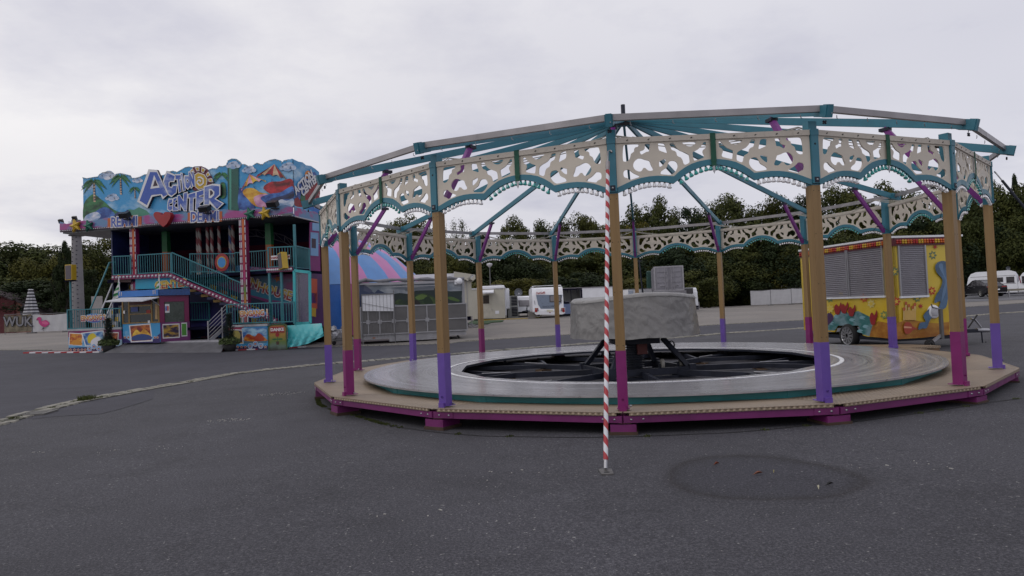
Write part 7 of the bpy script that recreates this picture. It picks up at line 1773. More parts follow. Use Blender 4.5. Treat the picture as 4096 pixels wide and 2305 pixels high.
# palace, flask and ribbon of smoke
for x, y0 in ((940, 820), (965, 840), (1000, 855), (1018, 830), (920, 870)):
    aR.poly(T(k3, [(x - 8, y0), (x + 8, y0), (x + 8, 962), (x - 8, 962)]), paint(200, 170, 110)); aR.poly(T(k3, ell(x, y0 - 8, 13, 16, 12)), paint(176, 92, 50))
aR.poly(T(k3, [(925, 875), (1020, 875), (1020, 960), (925, 960)]), paint(196, 160, 90))
aR.poly(T(k3, smooth_poly([(915, 1020), (935, 980), (975, 985), (1000, 1020), (1045, 1040), (1000, 1048), (970, 1080), (930, 1080)])), paint(156, 64, 46)); aR.poly(T(k3, [(918, 1015), (985, 1022), (985, 1034), (918, 1032)]), paint(206, 150, 120))
smoke = [(1045, 1045), (1060, 985), (1110, 975), (1090, 920), (1150, 855), (1200, 860), (1230, 840), (1240, 790), (1190, 810), (1200, 745), (1240, 680), (1260, 600), (1210, 540), (1195, 480), (1230, 440), (1290, 440), (1325, 500), (1330, 700), (1310, 760), (1290, 850), (1215, 885), (1150, 960), (1120, 1030), (1080, 1035)]
aR.poly(T(k3, smooth_poly(smoke)), M('smoke_blue', (.07, .13, .22), .45, var=.4, scale=3)); aR.poly(T(k3, smooth_poly([(1225, 480), (1260, 460), (1270, 540), (1300, 620), (1285, 720), (1250, 800), (1265, 690), (1285, 600)])), paint(96, 124, 156))
aL.b.build('airbrush_art', bo); aR.b.build('airbrush_art', bo)
b = MB(); q = KR.l(k3(1190, 887), .01); b.lathe([(0, -.05), (.15, -.045), (.17, -.03), (.17, 0)], PR(q[0], q[1], .0), M_CARAV, 24, axis='y')
for k in range(7): b.box(PR(q[0], q[1] - .09 + .03 * k, .052), (.22 - .02 * abs(k - 3), .006, .008), M_GWIN)
b.build('round_vent', ksk)
uw = KL.l(k3(437, 1085))[0]; p = PL(uw, gK + .315, -.02); w = wheel(ksk, p, .315, .2, axis='y', rim=.78, spokes=11); w.rotation_euler.z = KL.th - KR.th
b = MB(); q = PR(.85, zk - .05, -.25); R1 = PR(RK + .0, zk + .02, -.8)
hitch = Vector((RK + 1.05, .45, gK + .34))
b.bar((1.2, .35, gK + .38), hitch, .07, .09, M_BLACK); b.bar((1.2, 1.4, gK + .38), hitch, .07, .09, M_BLACK); b.bar((.0, .8, gK + .36), (1.9, .8, gK + .36), .4, .1, M_BLACK); b.build('drawbar', ksk)
b = MB(); b.tube([hitch + Vector((-.25, 0, .02)), hitch + Vector((.12, 0, .0))], .055, M_STEEL, 10); b.tube([hitch + Vector((-.1, 0, .08)), hitch + Vector((-.28, 0, .3)), hitch + Vector((-.40, 0, .33))], .025, M_STEEL, 8); b.tube([hitch + Vector((-.5, 0, .1)), hitch + Vector((-.25, -.05, .42))], .02, M_PLUG, 6); b.tube([hitch + Vector((-.1, 0, 0)), hitch + Vector((-.08, 0, -.42)), hitch + Vector((.02, 0, -.3))], .018, M_BLACK, 6); b.build('coupling', ksk)
jx = KR.l(k3(1270, 1000), .35)[0]; b = MB(); b.box(PR(jx, gK + .62, .32), (.07, .07, .75), M('jack_grey', (.12, .12, .12), .5)); b.tube([PR(jx, gK + .98, .32), PR(jx - .25, gK + 1.04, .34), PR(jx - .27, gK + 1.12, .34)], .018, M_STEEL, 6); b.bar(PR(jx, gK + .35, .3), PR(jx - .3, gK + .18, .3), .06, .06, M_ALUF); b.build('jack_stand', ksk)
w = wheel(ksk, PR(jx - .35, gK + .13, .3), .13, .08, axis='y', name='jockey_wheel')
# --- tan chequer step plate behind the deck
P4 = [Vector(x) for x in ((8.92, 15.72, .262), (9.95, 15.98, .262), (9.62, 16.75, .262), (8.05, 17.6, .262))]
stp = thing('entrance_step', 'low tan chequer plate step on wooden blocks between carousel and kiosk', 'step', (8.9, 16.3, 0))
b = MB(); P4 = [p - Vector((8.9, 16.3, 0)) for p in P4]; b.add(P4 + [p - Vector((0, 0, .05)) for p in P4], [(0, 1, 2, 3), (0, 4, 5, 1), (1, 5, 6, 2), (2, 6, 7, 3), (3, 7, 4, 0)], M_DECK); b.build('plate', stp)
b = MB(); g_ = gz(9.6, 16) + .012; b.bb(.62, 1.0, -.36, -.1, g_, .21, M_WOODB); b.bb(-.2, .1, .0, .3, g_, .21, M_WOODB); b.build('wood_block', stp)

# --- dark coupe SUV and white caravans at the far right
k9 = lambda x, y: (3750 + x / 7.249, 1050 + y / 7.25)
DC = 66.0; AL = math.radians(-5); pr = at(*k9(1290, 1005), DC)
hd = Vector((-math.sin(AL), math.cos(AL), 0)); rt = Vector((math.cos(AL), math.sin(AL), 0))
cc = Vector((pr.x, DC, 0)) + rt * .84 + hd * 1.45; gC = gz(cc.x, cc.y) + .02
M_CARP = M('car_black_paint', (.010, .010, .014), .18, .3, spec=.8); 
suv = thing('parked_car', 'black coupe-shaped car parked on the pale asphalt in front of white caravans', 'car', (cc.x, cc.y, pr.z), AL)
b = MB(); prof = [(-2.38, .42), (-2.42, .85), (-2.36, 1.05), (-1.9, 1.10), (.8, 1.06), (1.9, .98), (2.32, .80), (2.42, .5), (2.35, .30), (1.88, .30), (1.82, .52), (1.6, .70), (1.3, .70), (1.08, .52), (1.02, .28), (-1.02, .28), (-1.08, .52), (-1.3, .70), (-1.6, .70), (-1.82, .52), (-1.88, .32)]
b.prism(prof[::-1], lambda y, z, w: Vector((w, y, z)), -.95, .95, M_CARP); b.build('body', suv, .07)
b = MB(); lo_p = [(-2.2, 1.06), (1.15, 1.06)]; secs = [(-2.15, .80, 1.06), (-1.75, .72, 1.30), (-1.0, .66, 1.58), (-.2, .64, 1.66), (.3, .65, 1.60), (1.2, .78, 1.05)]; vs = []
for y, hw_, z in secs: vs += [(-.88 + .0, y, 1.05), (-hw_, y, z), (hw_, y, z), (.88, y, 1.05)]
b.add(vs, [(4 * i + j, 4 * i + 4 + j, 4 * i + 5 + j, 4 * i + 1 + j) for i in range(len(secs) - 1) for j in range(3)], M_WGLASS); gh = b.build('cabin_glass', suv)
b = MB()
for i in range(1, 4):
    y0, h0, z0 = secs[i]; y1, h1, z1 = secs[i + 1]; b.add([(-h0 - .01, y0, z0 + .012), (h0 + .01, y0, z0 + .012), (h1 + .01, y1, z1 + .012), (-h1 - .01, y1, z1 + .012)], [(3, 2, 1, 0)], M_CARP)
for i in range(len(secs) - 1):
    for s_ in (-1, 1): b.tube([(s_ * secs[i][1], secs[i][0], secs[i][2]), (s_ * secs[i + 1][1], secs[i + 1][0], secs[i + 1][2])], .035, M_CARP, 5)
for s_ in (-1, 1): b.tube([(s_ * .89, -2.1, 1.06), (s_ * .89, 1.1, 1.07)], .015, M_ALUF, 5)
b.build('roof', suv)
for y_ in (-1.45, 1.45):
    for s_ in (-1, 1): w = wheel(suv, (s_ * .86, y_, .37), .37, .24, axis='x'); w.scale.x = 1 if s_ < 0 else -1
b = MB(); b.bb(-.26, .26, -2.44, -2.42, .62, .74, M_CARAV); b.build('number_plate', suv)
for s_ in (-1, 1): b = MB(); b.box((s_ * .66, -2.40, .95), (.42, .04, .09), M_LAMPR); b.build('tail_light', suv); b = MB(); b.box((s_ * 1.0, .75, 1.12), (.14, .16, .12), M_CARP); b.build('mirror', suv)
b = MB(); b.tube([(-.96, -1.0, .29), (-.96, 1.0, .29)], .03, M_ALUF, 6); b.box((-.97, .55, .9), (.03, .2, .035), M_ALUF); b.box((-.97, -.5, .93), (.03, .2, .035), M_ALUF); b.bb(-.8, .8, -2.45, -2.40, .36, .42, M_ALUF); b.build('chrome_trim', suv)
def van_side(label, D_, x0, x1, ytop, yb, yaw, wins, name='caravan'):
    pl = Pl((at(*k9(x0, yb), D_).x, D_), (math.cos(yaw), math.sin(yaw))); u1_ = pl.l(k9(x1, 600))[0]; zt_ = pl.l(k9((x0 + x1) / 2, ytop))[1]; g_ = gz(pl.O.x, D_)
    g_ = min(g_, pl.l(k9(x1, yb))[1])
    o = thing(name, label, 'caravan', (pl.O.x, pl.O.y, 0), pl.th); H = zt_; z0 = g_ + .45
    prof = [(.05, z0), (u1_ - .05, z0), (u1_, z0 + .6), (u1_ - .12, H - .5), (u1_ - .3, H - .15), (u1_ - .7, H), (.9, H - .02), (.45, H - .2), (.2, H - .6), (.02, z0 + .8)]
    b = MB(); b.prism(prof, PF, -2.2, 0, M_CARAV); b.build('body', o, .07)
    for x, y, x2, y2 in wins:
        (a, c), (d, e) = pl.l(k9(x, y), .02), pl.l(k9(x2, y2), .02); b = MB(); b.prism([(a, e), (d, e), (d, c), (a, c)], PF, .0, .03, M_WGLASS); b.build('window', o)
    b = MB(); 
    for y in (400, 630): z_ = pl.l(k9((x0 + x1) / 2 + 200, y))[1]; b.bb(.4, u1_ - .15, -.012, -.001, z_, z_ + .04, M_GWIN)
    b.build('side_stripe', o); b = MB(); b.bb(.3, u1_ - .3, .2, 2, g_ + .25, z0 - .003, M_DARK); b.build('chassis', o)
    wheel(o, (u1_ * .45, .08, g_ + .32), .32, .2); return o, pl
van_side('long white caravan seen from the side behind the black car', 73.0, 845, 2330, 255, 760, -.72, ((1712, 440, 1905, 565), (1990, 420, 2232, 585)))
o, pl = van_side('white caravan with dark slanted window at the right picture edge', 70.0, 2335, 3300, 232, 790, -.66, ((2440, 400, 2900, 595),))
b = MB(); q = [pl.l(k9(*p), .03) for p in ((2345, 400), (2372, 395), (2432, 600), (2405, 605))]; b.prism(q[::-1], PF, .0, .035, paint(120, 40, 60)); b.build('red_stripe', o)
D_ = 78; p = at(*k9(2055, 240), D_); ds = thing('satellite_dish', 'grey satellite dish rising above the long side-on caravan at the right', 'satellite dish', gp(p.x, D_)); h = at(*k9(2055, 185), D_).z - gz(p.x, D_)
b = MB(); b.lathe([(0, .10), (.15, .08), (.26, 0), (.24, -.01)], (0, 0, h), M('dish_grey', (.12, .13, .15), .6), 18, axis='y'); b.build('reflector', ds); b = MB(); b.tube([(0, .1, 0), (0, .1, h)], .03, M_ALUF, 6); b.build('mast', ds)
pA_ = ground(*k9(1985, 850)); gr = thing('guard_rail', 'low galvanised guard rail in front of the caravans at the right edge', 'guard rail', (at(*k9(1985, 900), 67).x, 67, gz(47, 67)), .03)
b = MB(); b.bb(0, 5, -.03, .03, .62, .82, M('rail_buff', (.22, .20, .16), .5, .3)); b.bb(0, 5, -.04, .0, .42, .5, M_ALUF); b.build('beam', gr); b = MB()
for k in range(3): b.bb(.3 + 2 * k, .4 + 2 * k, .03, .12, 0, .7, M_ALUF)
b.build('post', gr)

# --- street lamp, black pole, floodlight tower
D_ = 76; p = at(1963, 1180, D_); sl_ = thing('street_lamp', 'slim grey street lamp in front of the dark trees', 'street lamp', gp(p.x, D_)); h = at(1958, 1070, D_).z - gz(p.x, D_)
b = MB(); b.tube([(0, 0, 0), (0, 0, h)], .09, M('lamp_post_grey', (.13, .13, .13), .6), 8, .05); b.build('post', sl_); b = MB(); b.lathe([(.05, h - .05), (.16, h + .05), (.34, h + .28), (.30, h + .42), (0, h + .5)], (0, 0, 0), M_LED, 14); b.build('lamp_head', sl_)
D_ = 62; p0 = at(2571, 1178, D_); p1 = at(2556, 1040, D_); pl_ = thing('utility_pole', 'thin leaning black pole behind an ochre post near the truck', 'pole', gp(p0.x, D_))
b = MB(); g_ = gz(p0.x, D_); b.tube([(p0.x - p0.x + .12, 0, 0), (p1.x - p0.x, 0, p1.z - g_)], .10, M_BLACK, 8, .06); b.box((p1.x - p0.x, 0, p1.z - g_ - .1), (.5, .08, .08), M_BLACK); b.build('shaft', pl_)
ka = lambda x, y: (x / 4.1435, 900 + y / 4.1435); kb = lambda x, y: (x / 2.6364, 900 + y / 2.6364)
D_ = 60; pb = at(*ka(1335, 1390), D_); ptp = at(*ka(1250, -80), D_); tw = thing('floodlight_tower', 'tall grey concrete floodlight tower with a round collar behind the funhouse sign', 'tower', gp(pb.x - .2, D_)); g_ = gz(pb.x, D_); h = ptp.z - g_
M_CONC = M('tower_concrete', (.17, .165, .175), .8, var=.15, scale=1.5); zc = at(*ka(1250, 178), D_).z - g_
b = MB(); b.tube([(0, 0, 0), (0, 0, h)], .52, M_CONC, 20, .36); b.build('shaft', tw)
b = MB(); b.lathe([(.4, zc - .06), (.62, zc - .03), (.62, zc + .05), (.4, zc + .07)], (0, 0, 0), M('collar_dark', (.06, .06, .065), .6), 24); b.build('collar', tw)
b = MB(); r_ = random.Random(6)
for k in range(44):
    z_ = 1 + k * (h - 1.6) / 44; rr = .52 + (.36 - .52) * z_ / h; a = -PI / 2 + (.5 if k % 2 else -.35) + r_.uniform(-.1, .1); b.box((rr * math.cos(a), rr * math.sin(a), z_), (.09, .09, .05), M_DARK)
b.build('climbing_peg', tw)
b = MB()
for s_ in (-1, 1): b.tube([(0, 0, h - .5), (s_ * 1.25, -.2, h - .3)], .03, M_WIRE, 5); b.tube([(0, 0, h - .8), (s_ * 1.3, -.2, h - .55)], .025, M_WIRE, 5); b.tube([(0, 0, h - .2), (s_ * .9, .3, h - .1)], .03, M_WIRE, 5)
b.build('bracket', tw)
for x, z_ in ((-1.15, h - .1), (1.2, h - .15), (.05, h + .12), (-.35, h - .6)):
    b = MB(); b.box((x, -.3, z_), (.36, .22, .34), M_PLUG, Matrix.Rotation(.5, 3, 'X')); b.build('floodlight', tw)

# --- left edge: pink building, grey hall, umbrella, banners
D_ = 80; BP = Pl((at(0, 1330, D_).x - 8, D_), (1, 0)); g_ = gz(BP.O.x + 8, D_) - .1
def bl_(x, y): return BP.l(kb(x, y))
pk = thing('pink_building', 'dark red and pink gabled building at the left edge', 'building', (BP.O.x, D_, 0))
b = MB(); q = [(-6, g_), bl_(148, 1140), bl_(146, 795), bl_(0, 730), (-6, bl_(0, 730)[1] + 1.2)]; q[1] = (q[1][0], g_); b.prism(q, PF, -8, 0, M('building_red', (.115, .03, .035), .8, var=.1, scale=.6)); b.build('gable_wall', pk)
b = MB(); u0_ = bl_(148, 900)[0] + .01; q = [(u0_, g_), (bl_(440, 935)[0], g_), bl_(440, 945), bl_(300, 862), bl_(148, 797)]; q[4] = (u0_, q[4][1]); b.prism(q, PF, -8, -.3, M('building_pink', (.24, .105, .085), .8, var=.1, scale=.6)); b.build('side_wall', pk)
b = MB(); q = bl_(262, 912); b.prism(ell(q[0], q[1], .75, .85, 20), PF, -.3, -.24, M('round_frame', (.05, .05, .07), .5)); o = b.build('round_window', pk); b = MB(); b.prism(ell(q[0], q[1], .55, .62, 20), PF, -.24, -.22, M_WGLASS); b.bb(q[0] - .03, q[0] + .03, .19, .22, q[1] - .6, q[1] + .6, M_CARAV); b.build('pane', o)
b = MB(); a, c, d = bl_(-150, 670), bl_(146, 792), bl_(440, 942)
b.bar(PF(*a, -4), PF(*c, -4), 8.6, .14, M('roof_dark', (.05, .035, .04), .8)); b.bar(PF(*c, -4.2), PF(*d, -4.2), 8.2, .14, M('roof_dark', (.05, .035, .04), .8)); b.build('roof', pk)
D_ = 92; HP = Pl((at(*kb(205, 900), D_).x, D_), (1, .03)); hl = thing('grey_hall', 'low flat-roofed grey hall with red brown wall beneath the trees at left', 'building', (HP.O.x, D_, 0), HP.th); g_ = gz(HP.O.x + 5, D_)
z1_ = HP.l(kb(380, 812))[1]; z2_ = HP.l(kb(380, 875))[1]; ue = HP.l((420, 1200))[0]
b = MB(); b.bb(0, ue, .5, 8, g_, z2_, M('hall_wall', (.07, .03, .028), .8, var=.25, scale=.5)); b.build('wall', hl); b = MB(); b.bb(-.4, ue + .3, -.2, 8.4, z2_ + .003, z1_, M('hall_roof', (.105, .10, .115), .7, var=.1)); b.build('roof', hl)
for x in (380, 470, 900, 960): 
    q = HP.l(kb(x, 900), -.5)[0]; b = MB(); b.bb(q, q + .9, .44, .499, g_ + .8, z2_ - .3, M_WGLASS); b.build('window', hl)
b = MB()
for x0, x1 in ((190, 165), (445, 425)):
    q0, q1 = HP.l(kb(x0, 808)), HP.l(kb(x1, 762)); b.bar(PF(q0[0], q0[1], -1), PF(q1[0], q1[1], -1), .12, .12, M_ALUF, (0, 1, 0))
b.build('roof_vent', hl)
D_ = 64; q0 = at(*c3(482, 830), D_); q1 = at(*c3(600, 680), D_); bd = thing('pale_board', 'pale grey board standing behind the silver steps of the funhouse', 'board', gp(q0.x, D_)); b = MB(); b.bb(0, q1.x - q0.x, 0, .12, 0, q1.z - gz(q0.x, D_), M('board_pale', (.27, .26, .26), .7)); b.build('sheet', bd); b = MB(); b.bb(.1, .2, .12, .8, 0, .1, M_WOODB); b.build('foot', bd)
D_ = 72; p = at(*kb(330, 950), D_); um = thing('patio_umbrella', 'closed black and white striped patio umbrella behind the flamingo banner', 'umbrella', gp(p.x, D_)); g_ = gz(p.x, D_); ht = at(*kb(325, 690), D_).z - g_; hb_ = at(*kb(335, 945), D_).z - g_ - .4
m_, t_, b_ = mat_new('striped_canvas'); s_ = N(t_, 'ShaderNodeSeparateXYZ'); L(t_, objc(t_), s_.inputs[0]); L(t_, ramp(t_, mth(t_, 'FRACT', mth(t_, 'MULTIPLY', s_.outputs[2], 3.0)), [(.48, (.03, .03, .04)), (.52, (.42, .42, .45))]), b_.inputs['Base Color']); b_.inputs['Roughness'].default_value = .8
b = MB(); n = 40; rows = 14; vs = []
for k in range(rows + 1):
    z_ = hb_ + (ht - hb_) * k / rows; R_ = .72 + (.19 - .72) * k / rows
    for j in range(n): a = 2 * PI * j / n; r = R_ * (1 + .13 * math.cos(8 * a)); vs.append((r * math.cos(a), r * math.sin(a), z_ + .10 * math.cos(8 * a)))
b.add(vs, [(k * n + j, k * n + (j + 1) % n, (k + 1) * n + (j + 1) % n, (k + 1) * n + j) for k in range(rows) for j in range(n)], m_, True); b.add(vs[-n:], [list(range(n))], m_); b.build('canvas', um); b = MB(); b.tube([(0, 0, 0), (0, 0, ht + .1)], .05, M_ALUF, 8); b.lathe([(.0, ht + .12), (.24, ht + .10), (.24, ht + .04), (0, ht + .02)], (0, 0, 0), M_CARAV, 16); b.build('pole', um)
D_ = 69; NP = Pl((at(*kb(40, 1130), D_).x, D_), (1, -.05))
def bn(name, label, x0, x1, yt, yb, m):
    (u0_, zt_), (u1_, zb_) = NP.l(kb(x0, yt)), NP.l(kb(x1, yb)); X = NP.O + NP.U * u0_; g_ = gz(X.x, X.y); zb_ = NP.l(kb((x0 + x1) / 2, yb))[1]
    zt_ = NP.l(kb((x0 + x1) / 2, yt))[1]
    o = thing(name, label, 'banner', (X.x, X.y, 0), NP.th, 'banners on the site fence'); b = MB(); w_ = u1_ - u0_; n = 24
    vs = [(k * w_ / n, .05 * math.sin(k * .9) * math.sin(PI * j / 4), zb_ + j * (zt_ - zb_) / 4 - (.10 * math.sin(PI * k / n) if j == 4 else 0)) for k in range(n + 1) for j in range(5)]
    b.add(vs, [(k * 5 + j, (k + 1) * 5 + j, (k + 1) * 5 + j + 1, k * 5 + j + 1) for k in range(n) for j in range(4)], m, True); s = b.build('cloth', o)
    b = MB(); 
    for x in (0, w_): b.tube([(x, .1, gz(X.x, X.y) - .2), (x, .1, zt_ + .1)], .035, M_WIRE, 6)
    b.tube([(0, .1, zt_ + .02), (w_, .1, zt_ + .06)], .025, M_WIRE, 6); b.build('frame', o); b = MB(); b.box((w_, 0, gz(X.x, X.y) + .02), (.9, .3, .2), M('fence_foot', (.12, .12, .12), .8)); b.build('foot_block', o)
    return o, u0_, zt_, zb_, w_
o, u0_, zt_, zb_, w_ = bn('flamingo_banner', 'white cloth banner with a pink flamingo on the site fence', 342, 712, 940, 1122, M('banner_white', (.42, .42, .44), .7, var=.06))
PN = lambda u, z, w: Vector((u - u0_, -.09 - w, z)); art = Art(lambda p, w: NP.l(p, .09), PN, 0)
art.poly(T(kb, smooth_poly([(382, 1000), (400, 975), (425, 972), (438, 995), (432, 1015), (455, 1010), (490, 1005), (523, 1040), (500, 1062), (470, 1078), (430, 1060), (408, 1030), (405, 1005)], 3)), paint(170, 44, 110)); art.poly(T(kb, smooth_poly([(440, 1030), (475, 1015), (510, 1040), (470, 1050)], 3)), paint(190, 84, 130)); art.poly(T(kb, [(380, 1003), (400, 996), (396, 1010)]), M_OUTL)
art.poly(T(kb, [(452, 1076), (458, 1076), (458, 1120), (454, 1120)]), M_OUTL); art.poly(T(kb, [(458, 1085), (475, 1088), (440, 1105), (438, 1100)]), M_OUTL, step=False); art.b.build('flamingo', o)
o, u0_, zt_, zb_, w_ = bn('graffiti_banner', 'dirty fence banner sprayed with grey graffiti letters beside the flamingo banner', 42, 335, 945, 1128, M('graffiti_ground', (.14, .12, .085), .8, var=.6, scale=1.6))
for s, off, m, y in (('WUK', .07, M_DARK, -.10), ('WUK', .03, M('graffiti_grey', (.17, .17, .19), .6, var=.3, scale=3), -.115)):
    text_obj('spray_lettering', s, 1.35, m, o, (w_ * .52, y, (zt_ + zb_) / 2 + .12), (0, .03, 0), off, .003, sx=.92)
# ------------------------------------------------------------------ trees
def leafm(name, dark, light):
    m, t, b = mat_new(name); oc = objc(t)
    oi = N(t, 'ShaderNodeObjectInfo'); n1 = noise(t, oc, 5.0, 3, .6); n2 = noise(t, oc, 40, 2, .6)
    f = mth(t, 'ADD', mth(t, 'MULTIPLY', n1, .7), mth(t, 'MULTIPLY', n2, .45))
    c = ramp(t, f, [(.38, dark), (.58, tuple((a + c) / 2 for a, c in zip(dark, light))), (.78, light)])
    c = mix(t, oi.outputs['Random'], c, mix(t, 1.0, c, (1.25, 1.05, .75), 'MULTIPLY'))
    L(t, c, b.inputs['Base Color']); b.inputs['Roughness'].default_value = .7; b.inputs['Specular IOR Level'].default_value = .12
    return m
M_LEAF = leafm('broadleaf_foliage', (.012, .022, .008), (.075, .086, .025))
M_LEAFY = leafm('yellowing_foliage', (.022, .028, .008), (.10, .10, .022))
M_LEAFD = leafm('dark_evergreen_foliage', (.007, .015, .008), (.026, .040, .016))
M_BARK = M('bark', (.035, .03, .024), .9, var=.4, scale=3)
def crown(seed, m, n_cl, per, leafs, shape='round'):
    r = random.Random(seed); b = MB(); vs = []; fs = []
    cl = []
    for i in range(n_cl):
        for _ in range(30):
            x, y, z = r.uniform(-1, 1), r.uniform(-1, 1), r.uniform(-1, 1)
            d = x * x + y * y + z * z
            if d > 1 or d < .10: continue
            break
        if shape == 'cone': k = (1 - (z + 1) / 2) ** .75 * .95 + .06; x, y = x * k, y * k
        if shape == 'round' and z < -.3: x *= .8; y *= .8
        R_ = r.uniform(.20, .38) * (.8 if z > .5 else 1)
        if shape == 'birch': R_ = r.uniform(.10, .2)
        if shape == 'cone': R_ = r.uniform(.08, .16)
        cl.append((x * .5 * .92, y * .5 * .92, .5 + z * .5 * .9, R_ * .5))
    for (x, y, z, R_) in cl:
        for _ in range(per):
            u = r.uniform(-1, 1); a = r.uniform(0, 2 * PI); s_ = math.sqrt(1 - u * u); q = R_ * r.uniform(.55, 1.08)
            p = Vector((x + q * s_ * math.cos(a), y + q * s_ * math.sin(a), z + q * u * .8 - (r.random() * .05 if shape == 'birch' else 0)))
            nrm = Vector((s_ * math.cos(a) + r.uniform(-.7, .7), s_ * math.sin(a) + r.uniform(-.7, .7), u + r.uniform(-.3, .9))).normalized()
            e1 = nrm.orthogonal().normalized(); e2 = nrm.cross(e1); an = r.uniform(0, 2 * PI); ls = leafs * r.uniform(.6, 1.3)
            d1 = (e1 * math.cos(an) + e2 * math.sin(an)) * ls; d2 = (e2 * math.cos(an) - e1 * math.sin(an)) * ls * .55
            o = len(vs); vs += [p - d1, p + d2, p + d1, p - d2]; fs.append((o, o + 1, o + 2, o + 3))
    b.add(vs, fs, m); return b.mesh('crown'), cl
def trunkm(seed, cl, n=9):
    r = random.Random(seed); b = MB(); b.tube([(0, 0, -.02), (.008, .004, .2), (-.006, .008, .45), (.004, 0, .78)], [.026, .020, .015, .005], M_BARK, 8)
    for (x, y, z, R_) in r.sample(cl, min(n, len(cl))):
        z0 = r.uniform(.12, max(.14, z * .7)); b.tube([(0, 0, z0), (x * .5, y * .5, (z0 + z) / 2 - .01), (x, y, z)], .010, M_BARK, 5, .003)
    return b.mesh('trunk')
PROTO = {}
for k, (seed, m, n_cl, per, ls, sh) in dict(a=(1, M_LEAF, 62, 300, .016, 'round'), b=(2, M_LEAF, 50, 330, .017, 'round'), c=(3, M_LEAFY, 54, 300, .016, 'round'), d=(4, M_LEAF, 70, 260, .015, 'round'),
                                     e=(5, M_LEAFD, 130, 150, .014, 'cone'), f=(6, M_LEAF, 70, 90, .010, 'birch'), g=(7, M_LEAFD, 62, 300, .017, 'round')).items():
    c_, cl = crown(seed, m, n_cl, per, ls, sh); PROTO[k] = (c_, trunkm(seed, cl))
KIND = dict(a='full green broadleaf tree', b='lumpy dark green tree', c='slightly yellowing broadleaf tree', d='dense green broadleaf tree', e='dark conical evergreen', f='loose airy birch', g='very dark green tree')
tree_n = 0
def tree(k, px, top, D, wpx, label, low=.0, name=None, group='trees around the yard', cat='tree'):
    """px, top: where the tip shows; D distance; wpx crown width in photograph pixels"""
    global tree_n; tree_n += 1
    p = at(px, top, D); g_ = gz(p.x, D); h = p.z - g_; w = wpx * (1.0 if k in 'ef' else 1.75) / FPX * D
    nm = name or dict(e='conifer', f='birch_tree').get(k, 'broadleaf_tree')
    o = thing(nm, label, cat, (p.x, D, g_ - .05), (tree_n * 2.4) % 6.28, group)
    t_ = link('trunk', PROTO[k][1], o); c_ = link('crown', PROTO[k][0], o)
    zl = h * low; c_.scale = (w, w, h - zl); c_.location.z = zl; t_.scale = (w * .5 + h * .35, w * .5 + h * .35, h)
    return o
LM = [  # left group
    ('g', -90, 1030, 100, 300, 'very dark tree at the extreme left behind the pink gable'), ('b', 60, 968, 96, 270, 'broad dark tree with rounded top above the pink building'),
    ('a', 150, 962, 104, 260, 'dense green tree behind the striped umbrella'), ('c', 205, 972, 92, 170, 'olive green tree just left of the dark conifer'),
    ('e', 258, 942, 76, 150, 'tall dark conifer in front of the floodlight tower'), ('a', 345, 962, 100, 150, 'green tree seen between tower and funhouse sign'), ('d', 405, 940, 104, 190, 'light green tree touching the left end of the funhouse'),
    ('g', 360, 1075, 84, 120, 'dark shrubby tree low behind the teal stair rail'), ('g', 60, 1120, 84, 260, 'low dark tree between pink building and umbrella'), ('b', 180, 1110, 88, 200, 'low dark tree behind the grey hall roof'), ('g', 480, 1000, 110, 200, 'dark tree hidden behind the left part of the funhouse')]
for t in LM: tree(*t, low=.06)
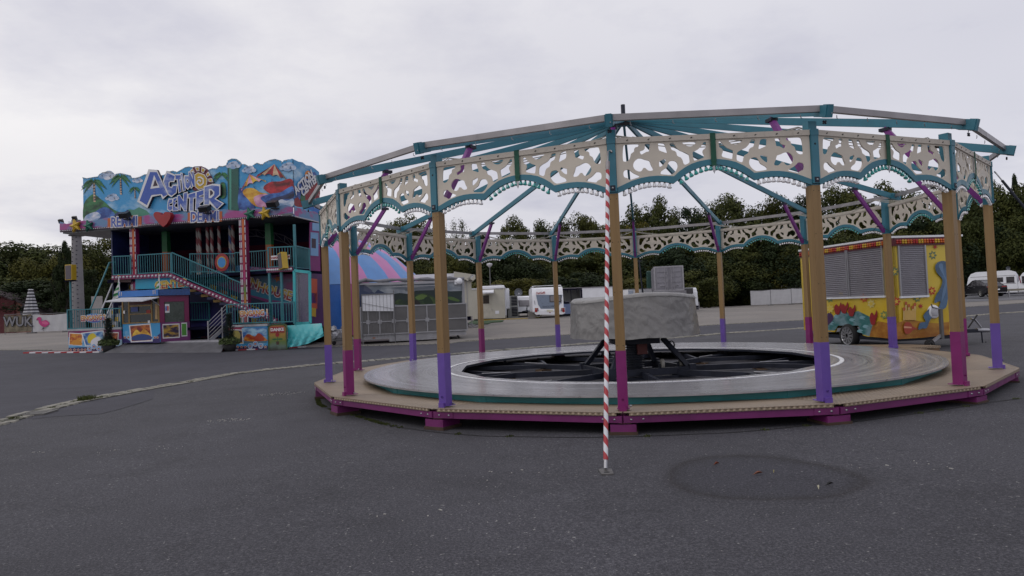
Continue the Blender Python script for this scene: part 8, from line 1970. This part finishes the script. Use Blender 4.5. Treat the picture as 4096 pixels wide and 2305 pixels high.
RM = [('a', 1480, 905, 120, 130, 'tree crown just right of the funhouse above the carousel fascia'), ('b', 1560, 890, 116, 120, 'small round crown above the striped tent'), ('d', 1655, 852, 112, 150, 'rounded green tree left of the airy birch'),
    ('f', 1820, 815, 104, 190, 'tall loose birch standing clear against the sky'), ('b', 1745, 905, 118, 140, 'low dark crown at the foot of the birch'), ('b', 2055, 862, 112, 130, 'round isolated crown between two blue rafters'), ('g', 1940, 935, 118, 150, 'low dark crown right of the birch'),
    ('a', 2185, 862, 112, 120, 'round tree left of the yellowing trees'), ('d', 2290, 846, 108, 130, 'green tree below the middle of the front fascia'), ('c', 2405, 815, 112, 150, 'yellowing tree left of the striped pole'), ('c', 2500, 842, 106, 140, 'yellowing tree behind the striped pole'),
    ('a', 2590, 775, 108, 150, 'tall pointed tree right of the striped pole'), ('b', 2690, 832, 112, 140, 'dark rounded tree right of the tall pointed one'), ('g', 2770, 822, 108, 140, 'very dark tree above the grey container'), ('d', 2900, 765, 106, 200, 'high broad tree in the middle of the right fascia'),
    ('a', 3000, 792, 110, 150, 'green tree right of the high broad one'), ('b', 3100, 772, 106, 160, 'lumpy tree left of the big violet post'), ('g', 3200, 780, 104, 150, 'very dark tree behind the big violet post'), ('d', 3330, 735, 100, 180, 'tall green tree above the kiosk left part'), ('a', 3460, 715, 96, 190, 'highest green tree above the kiosk'),
    ('b', 3600, 760, 96, 190, 'dark tree above the kiosk right part'), ('d', 3730, 740, 92, 190, 'dense tree behind the right hand posts'), ('g', 3850, 742, 98, 180, 'very dark tree behind the rightmost posts'), ('b', 3960, 722, 92, 170, 'dark tree just right of the carousel edge'), ('e', 4055, 668, 96, 130, 'pointed dark evergreen at the right edge'), ('a', 4130, 712, 90, 180, 'green tree cut by the right picture edge')]
for t in RM: tree(*t, low=.03)
r_ = random.Random(21)
sh = 0
for k in range(34):
    px = 1400 + k * 84 + r_.uniform(-20, 20)
    if px < 3250: top = 1010 + r_.uniform(-45, 25) - (px - 2200) * .028; D = r_.uniform(95, 103)
    else: top = 940 + r_.uniform(-50, 20) - (px - 3300) * .06; D = r_.uniform(86, 92)
    tree(r_.choice('ggbad'), px, top, D, r_.uniform(150, 215), 'dark undergrowth tree at the foot of the wood behind the yard', low=-.03, group='undergrowth along the wood edge')
for k in range(26):
    px = 1420 + k * 112 + r_.uniform(-25, 25); Dk = r_.uniform(80, 86); base = ground(px, 1240) ; g_px = 1228 - (px - 2048) * .0417
    if px > 3700: Dk = 84
    tree(r_.choice('gggbc'), px, g_px - r_.uniform(95, 150), Dk if px < 2850 else (Dk + 16 if px < 3400 else Dk + 6), r_.uniform(150, 210), 'low dark bush in the hedge behind the vans', low=-.05, name='hedge_bush', group='hedge bushes behind the vans', cat='bush')
